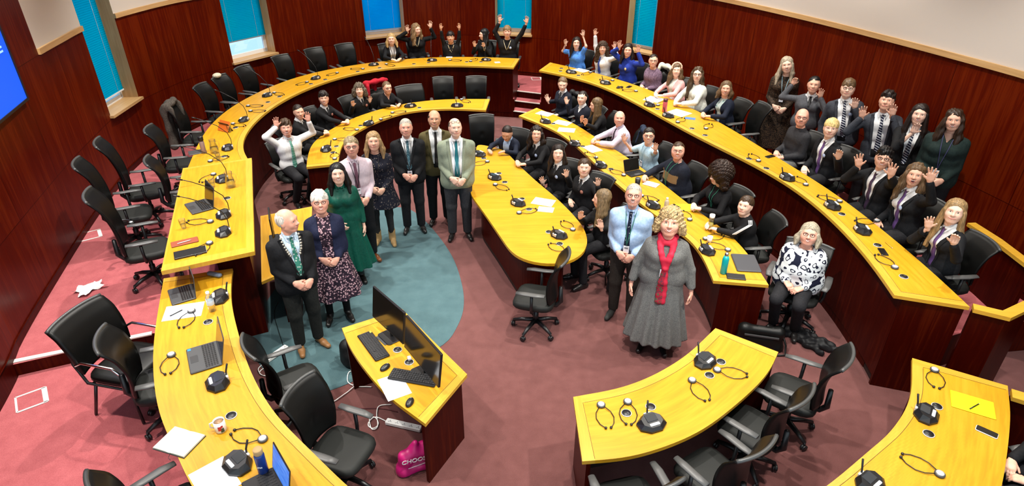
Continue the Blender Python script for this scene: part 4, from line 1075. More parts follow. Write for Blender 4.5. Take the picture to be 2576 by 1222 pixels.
        for sgn, r_ in ((1, .0030), (-1, .0036)):
            P_ = []
            for x in xs:
                z = -.064 + c_ * (abs(x) / .029) ** 1.6 + sgn * gp * (1 - (abs(x) / .029) ** 2) - (.0015 if sgn < 0 else 0); P_.append(H(x, face_y(x, z) + .0002, z))
            lp += [cone(p, q, r_ * hs) for p, q in zip(P_[:-1], P_[1:])]
        if sm == 2:
            P_ = [H(x, face_y(x, -.063) - .0006, -.0638 + c_ * (abs(x) / .029) ** 1.6) for x in (-.020, -.010, 0, .010, .020)]; pieces.append(solid([cone(p, q, .0040 * hs) for p, q in zip(P_[:-1], P_[1:])], eh, .003, M_TEETH))
    pieces.append(solid(lp, eh, .003, M_LIP))
    for s_ in (1, -1):
        el, wr, d, n, spread, curl = arms[s_]; pieces.append(hand(wr, d, n, s_ > 0, spread, curl, sk, st * (1.0 if not fem else .95), .0048 / det))
    link_mesh('body', pieces, root)
    # ---- hair
    style = g('hstyle', 'short'); dn = np.array([0, 0, -1.0])
    if style != 'none':
        th = g('hthick', 1.0); hh = .0075 / det
        cap = [ell(H(0, -.016, .034), hs * np.array([.0885, .100, .096]) * (1 + .0 * th) + .006 * (th - 1), HM)]
        carve = [ell(H(0, .105, -.055), hs * np.array([.070, .085, .105]), HM)]
        locks = []; W = None; amp = .003; cutz = None; freq = 140
        if style == 'short': carve = [ell(H(0, .108, -.050), hs * np.array([.072, .088, .100]), HM)]; cutz = -.055; amp = .005; freq = 230
        elif style == 'crop': cap = [ell(H(0, -.014, .032), hs * np.array([.0825, .0962, .0915]), HM)]; carve = [ell(H(0, .112, -.025), hs * np.array([.074, .088, .098]), HM)]; cutz = -.045; amp = .0
        elif style == 'tousled': cap = [ell(H(0, -.010, .046), hs * np.array([.086, .104, .100]), HM), ell(H(.02, .05, .09), hs * np.array([.05, .045, .035]), HM)]; carve = [ell(H(0, .115, -.06), hs * np.array([.070, .085, .098]), HM)]; cutz = -.05; amp = .010; freq = 170
        elif style == 'fringe': cap = [ell(H(0, -.008, .040), hs * np.array([.088, .106, .100]), HM)]; carve = [ell(H(0, .118, -.075), hs * np.array([.070, .090, .098]), HM)]; cutz = -.06; amp = .005; freq = 210
        elif style == 'balding': cap = [ell(H(0, -.018, .020), hs * np.array([.087, .099, .088]), HM)]; carve = [ell(H(0, .09, -.01), hs * np.array([.073, .105, .12]), HM), ell(H(0, .015, .10), hs * np.array([.068, .095, .085]), HM)]; cutz = -.055; amp = .005
        elif style in ('long', 'bob', 'wavy'):
            L = g('hlen', .30 if style != 'bob' else .15); th2 = .034 if style != 'wavy' else .042
            cap = [ell(H(0, -.016, .036), hs * np.array([.092, .102, .098]), HM)]
            for s_ in (1, -1):
                for (x, y, z, fx, fy, ff) in ((.070, -.045, .01, .03, -.03, 1.0), (.078, .000, .0, .035, .0, .97), (.074, .030, .005, .028, .045 * g('front', 1), .9)):
                    a = H(s_ * x, y, z); b = a + dn * (L * .5) + hr * s_ * fx * .8; c = b + dn * (L * .5 * ff) + hr * s_ * (.008) + np.array([0, fy * .9, 0])
                    locks += [cone(a, b, th2 * .75, th2), cone(b, c, th2, th2 * .5)]
            a = H(0, -.07, .0); locks += [cone(a, a + dn * L * .8, .055, .045, hf, 1.5)]
            carve = [ell(H(0, .115, -.034), hs * np.array([.070, .090, .105]), HM)]
            amp = .004 if style != 'wavy' else .010; freq = 120 if style != 'wavy' else 110
        elif style == 'curly':
            L = g('hlen', .12); cap = [ell(H(0, -.014, .040), hs * np.array([.100, .110, .102]), HM)]
            for s_ in (1, -1):
                for (x, y, z) in ((.085, -.03, .0), (.088, .02, -.01)):
                    a = H(s_ * x, y, z); locks += [cone(a, a + dn * L + hr * s_ * .02, .045, .042)]
            a = H(0, -.075, -.01); locks += [cone(a, a + dn * L, .06, .055)]
            carve = [ell(H(0, .120, -.050), hs * np.array([.062, .092, .095]), HM)]; amp = .015; freq = 190
        elif style == 'afro':
            cap = [ell(H(0, -.03, .045), hs * np.array([.165, .155, .150]), HM)]; carve = [ell(H(0, .150, -.05), hs * np.array([.060, .105, .09]), HM)]; locks = [cone(H(s_ * .11, -.02, -.02), H(s_ * .12, -.02, -.11), .06) for s_ in (1, -1)]; amp = .017; freq = 170
        elif style == 'pulled':
            cap = [ell(H(0, -.016, .032), hs * np.array([.0835, .0972, .0930]), HM)]; carve = [ell(H(0, .112, -.035), hs * np.array([.073, .088, .098]), HM)]; cutz = -.05
            if g('tail', 'pony') == 'pony': a = H(0, -.11, .03); locks = [cone(a, H(0, -.125, -.02), .032, .030), cone(H(0, -.125, -.02), H(.0, -.11, -.02) + dn * .16, .030, .014)]
            elif g('tail') == 'side': locks = [cone(H(.05, -.09, -.02), H(.085, -.02, -.05) + dn * .10, .028, .022)]
            else: locks = [ell(H(0, -.095, .065), hs * np.array([.036, .034, .034]), HM)]
        f = Field(cap + locks, hh); f.add(cap, .02); f.sub(carve, .012)
        if locks: f.add(locks, .018)
        if cutz is not None:
            o_ = H(0, 0, cutz)
            f.cut(lambda x, y, z: -((x - o_[0]) * hu[0] + (y - o_[1]) * hu[1] + (z - o_[2]) * hu[2]))
            ef = H(0, .012, .0)   # sideburns stop ahead of the ears
            f.cut(lambda x, y, z: np.minimum(np.minimum(((x - ef[0]) * hf[0] + (y - ef[1]) * hf[1] + (z - ef[2]) * hf[2]), -((x - ef[0]) * hu[0] + (y - ef[1]) * hu[1] + (z - ef[2]) * hu[2]) + .02), .05) + 0 * x)
        else:                   # long hair keeps clear of the face
            f.sub([ell(H(0, .105, -.060), hs * np.array([.062, .090, .088]), HM)], .008)
        ph = random.random() * 6
        if amp > .012: f.warp(lambda x, y, z: amp * (np.sin(freq * (x + .6 * y) + ph) * np.sin(freq * (y - .5 * z + .3 * x)) * .7 + .5 * np.sin(freq * .8 * (z + .5 * x) + 2 * np.sin(40 * y)) * np.sin(freq * .9 * (y + .7 * z) + ph)))
        else: f.warp(lambda x, y, z: amp * (np.sin(freq * x + ph) * np.sin(freq * y + 1) * .6 + .5 * np.sin(freq * .5 * x + 2 + .4 * freq * z * (1 if amp > .006 else .05))))
        hv, hq = f.mesh(); link_mesh('hair', [(hv, hq, hair)], root)
    if g('beard'):
        bp = [cone(H(s_ * .062, .0, -.03), H(s_ * .045, .025, -.075), .012, .014) for s_ in (1, -1)] + [cone(H(s_ * .045, .025, -.075), H(0, .062, -.097), .014, .015) for s_ in (1, -1)] + [cone(H(-.02, .092, -.046), H(.02, .092, -.046), .006)]
        link_mesh('beard', [solid(bp, .006, .01, hairm(g('beard')))], root)
    # ---- clothes
    tp = g('top', {}); tk = tp.get('kind', 'shirt'); tm = tp.get('m'); e = tp.get('ease', .010 if tk in ('shirt', 'tee') else .013)
    coords = lambda x, y, z: (((x - P0[0]) * X[0] + (y - P0[1]) * X[1] + (z - P0[2]) * X[2]) / st, ((x - P0[0]) * Fw[0] + (y - P0[1]) * Fw[1] + (z - P0[2]) * Fw[2]) / st, ((x - P0[0]) * u[0] + (y - P0[1]) * u[1] + (z - P0[2]) * u[2]) / st)
    ht = .0135 / det; sleeve = tp.get('sleeve', .93); hem = tp.get('hem', -.10 if tk in ('suit', 'open') else -.02)
    if sit: hem = max(hem, -.06)
    under = tp.get('shirt'); shirtf = None
    if under is not None:
        pr = torso(.006); f = Field(pr, ht); f.add(pr, .03); f.cut(lambda x, y, z: -(coords(x, y, z)[2] - (-.02)))
        f.cut(lambda x, y, z: coords(x, y, z)[2] - .515); shirtf = f; v, q = f.mesh(); link_mesh('shirt', [(v, q, under)], root)
    pr = torso(e) + armp(e * .9, sleeve)
    if tk in ('suit', 'open') or hem < -.03: pr += [cone(T(-.07, .0, hem + .10), T(.07, .0, hem + .10), (.125 + e) * fat, None, Fw, 1.1), cone(T(-.07, .0, .1), T(.07, .0, hem + .06), (.115 + e) * fat, None, Fw, 1.1)]
    na = len(torso(e)) + len(armp(e * .9, sleeve)); nt_ = len(torso(e)); f = Field(pr, ht); f.add(pr[:nt_] + pr[na:], .035); f.add(pr[nt_:na], .016); f.cut(lambda x, y, z: -(coords(x, y, z)[2] - hem)); neckz = tp.get('neck', .50)
    # neckline: cut the cloth away above a ring round the neck
    def ring(x, y, z):
        a, b, c = coords(x, y, z); return np.minimum(c - neckz - .35 * np.maximum(0, -b) + 0 * a, .085 - np.sqrt(a * a + (b - .01) ** 2) + .0)
    if tk != 'polo': f.cut(lambda x, y, z: np.where(ring(x, y, z) > 0, ring(x, y, z), -.1))
    V = tp.get('v')
    if V is not None:                      # (lowest point, half-width at the collar, half-width at the lowest point)
        z0, wt, wb = V
        def wedge(x, y, z):
            a, b, c = coords(x, y, z); t_ = np.clip((c - z0) / (.50 - z0), 0, 1.15); w_ = wb + (wt - wb) * t_
            return np.minimum(np.minimum(w_ - np.abs(a), c - z0 + (.03 if wb > 0 else 0)), b - .0) * st
        f.cut(wedge)
    topf = f; v, q = f.mesh(); pcs = [(v, q, tm)]
    if g('camel'):                         # a broad block of another wool across the chest
        cz = coords(*v[q].mean(1).T); m_b = (cz[2] > .23) & (cz[2] < .36) & (np.abs(cz[0]) < .20) & (cz[1] > .05) & (cz[1] < .26); pcs = [(v, q[~m_b], tm), (v, q[m_b], mat('camel_wool', (.20, .125, .055), .9))]
    link_mesh(tp.get('name', {'suit': 'jacket', 'open': 'jacket', 'jumper': 'jumper', 'tee': 't_shirt', 'dress': 'dress_bodice'}.get(tk, 'shirt')), pcs, root)
    base_f = shirtf if shirtf is not None else topf
    def fy(fld, x, zc, add=.004):           # point on the cloth, x across, zc up the torso
        p = T(x, .0, zc); y = fld.front(p[0], p[2])
        if y is None: y = p[1] + .10
        return np.array([p[0], y + add, p[2]])
    if tk == 'suit' and V is not None:
        for s_ in (1, -1):
            z0, wt, wb = V; pts, wd_ = [], []
            for t_ in np.linspace(0, 1, 9):
                zc = z0 + .01 + (.485 - z0) * t_; w_ = wb + (wt - wb) * (zc - z0) / (.50 - z0); pts.append(fy(topf, s_ * (w_ + .022 * (.3 + .7 * t_) + .004), zc, .005)); wd_.append(.008 + .020 * t_ if t_ < .85 else .018)
            strip_mesh('lapel', pts, wd_, tp.get('lapel', tm), root, .008)
    col = tp.get('collar')
    if col is not None:
        pr = [cone(T(0, -.01, .495), T(0, .004, .545), .068, .062)]
        for s_ in (1, -1): pr += [cone(T(s_ * .055, .0, .535), T(s_ * .02, .07, .512), .011, .010), cone(T(s_ * .052, .03, .52), T(s_ * .04, .085, .478), .010, .007)]
        f = Field(pr, .0085 / det); f.add(pr, .012); f.sub([cone(T(0, .0, .53), T(0, .02, .62), .048, .058)], .006); v, q = f.mesh(); link_mesh('collar', [(v, q, col)], root)
    tie = g('tie')
    if tie is not None:
        zb_ = g('tiez', .10); pts, wd_ = [], []
        for t_ in np.linspace(0, 1, 14):
            zc = .505 + (zb_ - .505) * t_; pts.append(fy(base_f, g('tiex', 0) * t_, zc, .010 if t_ > .1 else .016)); wd_.append(.017 if t_ < .08 else .012 + .026 * t_ if t_ < .93 else .016)
        strip_mesh('tie', pts, wd_, tie, root, .008)
    ln = g('lanyard')
    if ln is not None:
        mb = MB(); zc0 = g('lanz', .20)
        for s_ in (1, -1):
            pts = [T(s_ * .06, -.04, .535)] + [fy(topf if tk not in ('suit', 'open') else base_f, s_ * .055 * (1 - t_) ** 1.0 + .0, .50 + (zc0 - .50) * t_, .014) for t_ in np.linspace(0.05, 1, 8)]
            mb.tube(pts, .0045, ln, 5)
        mb.build('lanyard', root); mb = MB(); p = fy(topf, 0, zc0 - .045, .020); mb.box((p[0], p[1], p[2]), (.062, .006, .085), M_PAPER); mb.box((p[0], p[1] + .004, p[2] + .018), (.04, .002, .02), M_GREY); mb.build('pass_card', root)
    if g('badge') is not None:
        mb = MB(); p = fy(topf, -.085, .33, .004); mb.lathe((0, 0, 0), [(.0, 0), (.028, .001), (.026, .006), (.0, .008)], g('badge'), 12, Matrix.Translation(tuple(p)) @ Matrix.Rotation(R(-90), 4, 'X')); mb.build('badge', root)
    if g('stripe') is not None:            # pale piping down the jacket opening
        mb = MB()
        for s_ in (1, -1):
            z0, wt, wb = V; mb.tube([fy(topf, s_ * (wb + .004 + (wt - wb) * t_ + .006), z0 + (.49 - z0) * t_, .006) for t_ in np.linspace(0, 1, 8)], .0065, g('stripe'), 5)
        mb.build('piping', root)
    # lower half
    bm_ = g('bottom'); sk_ = g('skirt')
    hl = .015 / det
    if sk_ is not None:
        hemz, rb, m_s, pleat = sk_; pr = [cone(T(-.04, 0, .12), T(.04, 0, .12), .105 * fat), cone(T(-.06, 0, .02), T(.06, 0, .02), .125 * fat), cone(P0 + [-.06, 0, 0], np.array([-.07, .0, hemz]), .125 * fat, rb), cone(P0 + [.06, 0, 0], np.array([.07, .0, hemz]), .125 * fat, rb)]
        f = Field(pr, hl); f.add(pr, .05)
        if pleat:
            def pl(x, y, z):
                tt_ = np.clip((P0[2] - z) / max(.1, P0[2] - hemz), 0, 1); a_ = np.arctan2(y, x); return .022 * tt_ * np.sin(a_ * pleat) + 0 * x
            f.warp(pl)
        f.cut(lambda x, y, z: hemz - z + 0 * x + 0 * y); v, q = f.mesh(); link_mesh('skirt', [(v, q, m_s)], root)
    bmat_ = bm_ if bm_ is not None else M_TROUSER
    lw_ = g('slim', False)
    pr = legs(.008 if not lw_ else .0, (.092, .066, .052) if not lw_ else (.085, .058, .042))
    if sk_ is None: pr = [cone(P0 + st * np.array([-.07, .0, .02]), P0 + st * np.array([.07, 0, .02]), .118 * fat * st, None, (0, 1, 0), 1.1)] + pr
    f = Field(pr, hl); f.add(pr, .03); f.cut(lambda x, y, z: (.075 - z) + 0 * x + 0 * y); v, q = f.mesh(); link_mesh('trousers' if not lw_ else 'leggings', [(v, q, bmat_)], root)
    for s_ in (1, -1):
        a = an[s_]; to = unit([s_ * g('splay', .25), 1, 0]); ln_ = .175 * st
        pr = [cone([a[0], a[1] - .045, .040], np.array([a[0], a[1], .042]) + to * ln_ * .5, .036, .037), cone(np.array([a[0], a[1], .036]) + to * ln_ * .5, np.array([a[0], a[1], .032]) + to * ln_, .037, .030), cone(a, [a[0], a[1] - .01, .05], .045, .038)]
        if g('boots'): pr.append(cone([a[0], a[1], .06], [a[0], a[1], .19], .046, .052))
        f = Field(pr, .011); f.add(pr, .02); f.cut(lambda x, y, z: -z + .002 + 0 * x + 0 * y); v, q = f.mesh(); link_mesh('shoe', [(v, q, g('shoe', M_SHOE))], root)
    # glasses
    if g('glasses'):
        mb = MB(); gm = M_FRAME if g('glasses') != 'rimless' else M_SILVER; oz = .075 if g('glasses') == 'up' else 0; oy = -.022 if oz else 0
        for s_ in (1, -1):
            ring_ = [H(s_ * .032 + .022 * math.cos(a), .098 + oy - .012 * abs(s_ * .032 + .022 * math.cos(a)) / .05, .002 + oz + .016 * math.sin(a)) for a in np.linspace(0, 2 * math.pi, 14, endpoint=False)]
            mb.tube(ring_, .0026, gm, 5, closed=True); mb.tube([H(s_ * .054, .086 + oy, .006 + oz), H(s_ * .076, .0, .006 + oz * .9)], .0022, gm, 5)
        mb.tube([H(-.01, .097 + oy, .005 + oz), H(.01, .097 + oy, .005 + oz)], .0024, gm, 5); mb.build('glasses', root)
        if g('glasses') == 'up' and g('shades'):
            mb = MB()
            for s_ in (1, -1): mb.lathe((0, 0, 0), [(0, 0), (.022, .001), (.022, .003), (0, .004)], M_BLACK, 12, Matrix.Translation(tuple(H(s_ * .032, .076, .077))) @ Matrix(np.array([hr, hu, -hf]).T.tolist()).to_4x4())
            mb.build('lenses', root)
    sp['T'], sp['H'], sp['fy'], sp['topf'], sp['Rz'], sp['root'], sp['st'], sp['base_f'] = T, H, fy, topf, Rz, root, st, base_f
    return root
M_TROUSER = cloth('dark_trousers', (.010, .010, .012)); M_SHOE = mat('black_shoe', (.010, .009, .009), .35); M_FRAME = mat('spectacle_frame', (.03, .02, .016), .35)
# ---------------------------------------------------------------- who is here
WHITE_C = cloth('white_shirt', (.66, .67, .68), .75, (.78, .78, .78), 40); LAV = cloth('lavender_shirt', (.56, .50, .62), .75, (.68, .62, .74), 40); PINKSH = cloth('pink_shirt', (.66, .53, .60), .75, (.76, .64, .70), 40)
BLUESH = cloth('blue_shirt', (.30, .44, .66), .75, (.42, .56, .78), 40); BLACKC = cloth('black_jumper', (.0055, .0055, .0065)); NAVYJ = cloth('navy_jumper', (.007, .009, .017)); BLACKS = cloth('black_suit', (.006, .0065, .008))
NAVYS = cloth('navy_suit', (.006, .009, .020)); NAVYB = cloth('navy_blazer', (.010, .014, .040)); GREYS = cloth('grey_blazer', (.030, .033, .042)); DKGREY = cloth('charcoal', (.020, .020, .023)); GREYJ = cloth('grey_jumper', (.060, .062, .070))
TWEED = cloth('olive_tweed', (.075, .060, .022), .9, (.12, .10, .045), 140); SAGE = cloth('sage_suit', (.20, .235, .165), .85, (.29, .33, .25), 150); ROYAL = cloth('royal_sweatshirt', (.012, .030, .23)); TBLUE = cloth('bright_blue_tee', (.07, .22, .62)); PALEBLUE = cloth('pale_blue_tee', (.34, .50, .62))
PURPLEK = patch('purple_knit', [(.35, (.085, .05, .085)), (.65, (.20, .135, .19))], 45, kind='noise'); PINKC = cloth('pink_cardigan', (.62, .33, .32)); CREAMT = cloth('cream_top', (.62, .64, .58)); GREEND = cloth('green_satin', (.004, .062, .042), .4); DKGREEN = cloth('dark_green_coat', (.010, .020, .018)); GREYSK = cloth('grey_skirt', (.10, .10, .10), .9, (.19, .19, .18), 120)
LACE = patch('bronze_lace', [(0, (.012, .008, .006)), (.42, (.07, .042, .024)), (.6, (.012, .008, .006))], 38, dist=.03); FLORAL = patch('floral_print', [(0, (.55, .38, .40)), (.32, (.20, .10, .14)), (.45, (.020, .012, .022))], 42, dist=.02); HEARTS = patch('loop_print', [(0, (.72, .76, .78)), (.20, (.010, .012, .030)), (.32, (.72, .76, .78)), (.66, (.010, .012, .030))], 12, dist=.09)
DARKPAT = patch('dark_paisley', [(0, (.16, .13, .11)), (.26, (.010, .011, .02))], 34, dist=.04); PALEPAT = patch('pale_scribble', [(0, (.12, .30, .32)), (.18, (.46, .60, .58)), (.5, (.55, .66, .64))], 22, dist=.06); REDT = mat('red_scarf', (.58, .012, .045), .75); REDPAT = patch('scarf_print', [(0, (.10, .09, .05)), (.35, (.38, .02, .04)), (.6, (.16, .03, .05))], 26, dist=.08)
BLK_TIE = mat('black_tie', (.008, .008, .010), .6); PUR_TIE = mat('purple_tie', (.115, .055, .20), .6); DKPUR = mat('dark_purple_tie', (.045, .022, .055), .6); BLU_TIE = mat('blue_tie', (.03, .07, .36), .6); TEAL_TIE = mat('teal_tie', (.0, .13, .16), .5); MAUVE_TIE = patch('mauve_tie', [(0, (.24, .12, .16)), (.3, (.17, .075, .11))], 90)
STR_TIE = striped('navy_white_tie', (.008, .010, .035), (.62, .64, .66), 13, .32); GRN_TIE = striped('green_white_tie', (.0, .18, .12), (.50, .62, .55), 16, .28); DOT_TIE = patch('dotted_navy_tie', [(0, (.30, .33, .36)), (.22, (.007, .010, .028))], 42); PAT_TIE = patch('patterned_dark_tie', [(0, (.32, .22, .26)), (.28, (.02, .010, .022))], 60); BLUPAT_TIE = patch('blue_grey_tie', [(0, (.22, .34, .36)), (.3, (.03, .08, .11))], 60); GRNPAT_TIE = patch('green_silver_tie', [(0, (.35, .42, .38)), (.35, (.03, .16, .12))], 40)
LAN_BLUE = mat('pale_blue_ribbon', (.30, .48, .58), .6); LAN_BLK = mat('black_ribbon', (.015, .015, .018), .6); LAN_GRN = mat('green_ribbon', (.02, .16, .10), .6); LAN_PUR = mat('navy_ribbon', (.05, .05, .14), .6); PIPE = mat('cream_piping', (.68, .62, .42), .7)
TAN_SHOE = mat('tan_shoe', (.24, .115, .040), .5); TAN_BOOT = mat('suede_boot', (.34, .22, .09), .8); BROWN_SHOE = mat('brown_leather_shoe', (.16, .050, .015), .3); BRONZE_BADGE = mat('badge_bronze', (.28, .11, .08), .5); PALE_BADGE = mat('badge_pale', (.30, .36, .50), .5); BROWN_TR = cloth('brown_trousers', (.022, .017, .014)); LTGREY_TR = cloth('grey_trousers', (.20, .21, .20)); CHAR_TR = cloth('charcoal_trousers', (.028, .029, .033))
H_BLK, H_DKB, H_BRN, H_LBR, H_DBL, H_BLD, H_GRY, H_WHT, H_SGR = (.006, .005, .005), (.014, .008, .006), (.045, .024, .012), (.11, .065, .032), (.20, .125, .060), (.44, .29, .12), (.22, .20, .17), (.62, .60, .54), (.15, .12, .09)
SCH = dict(kind='jumper', m=BLACKC, shirt=WHITE_C, collar=WHITE_C, v=(.36, .060, .0), hem=-.05)
def sch(m, **k): d = dict(SCH); d['m'] = m; d.update(k); return d
def suit(m, shirt=WHITE_C, v=(.16, .085, .0), **k): d = dict(kind='suit', m=m, shirt=shirt, collar=shirt, v=v, hem=-.15); d.update(k); return d
def openj(m, shirt, v=(-.02, .080, .045), **k): d = dict(kind='open', m=m, shirt=shirt, v=v, hem=-.10); d.update(k); return d
def plain(m, **k): d = dict(kind='jumper', m=m, hem=-.08, ease=.016); d.update(k); return d
def tee(m, **k): d = dict(kind='tee', m=m, sleeve=.36, hem=-.08, ease=.016); d.update(k); return d
def shirtt(m, **k): d = dict(kind='shirt', m=m, collar=m, hem=-.03, ease=.014); d.update(k); return d
G1, G2, G3, G4, G5, G6, G7 = ('people at the long window desk', 'people seated at the raised desk', 'people standing along the wood wall', 'pupils and staff at the inner window desk', 'people at the lower curved desk', 'people at the oval table', 'people standing on the open floor')
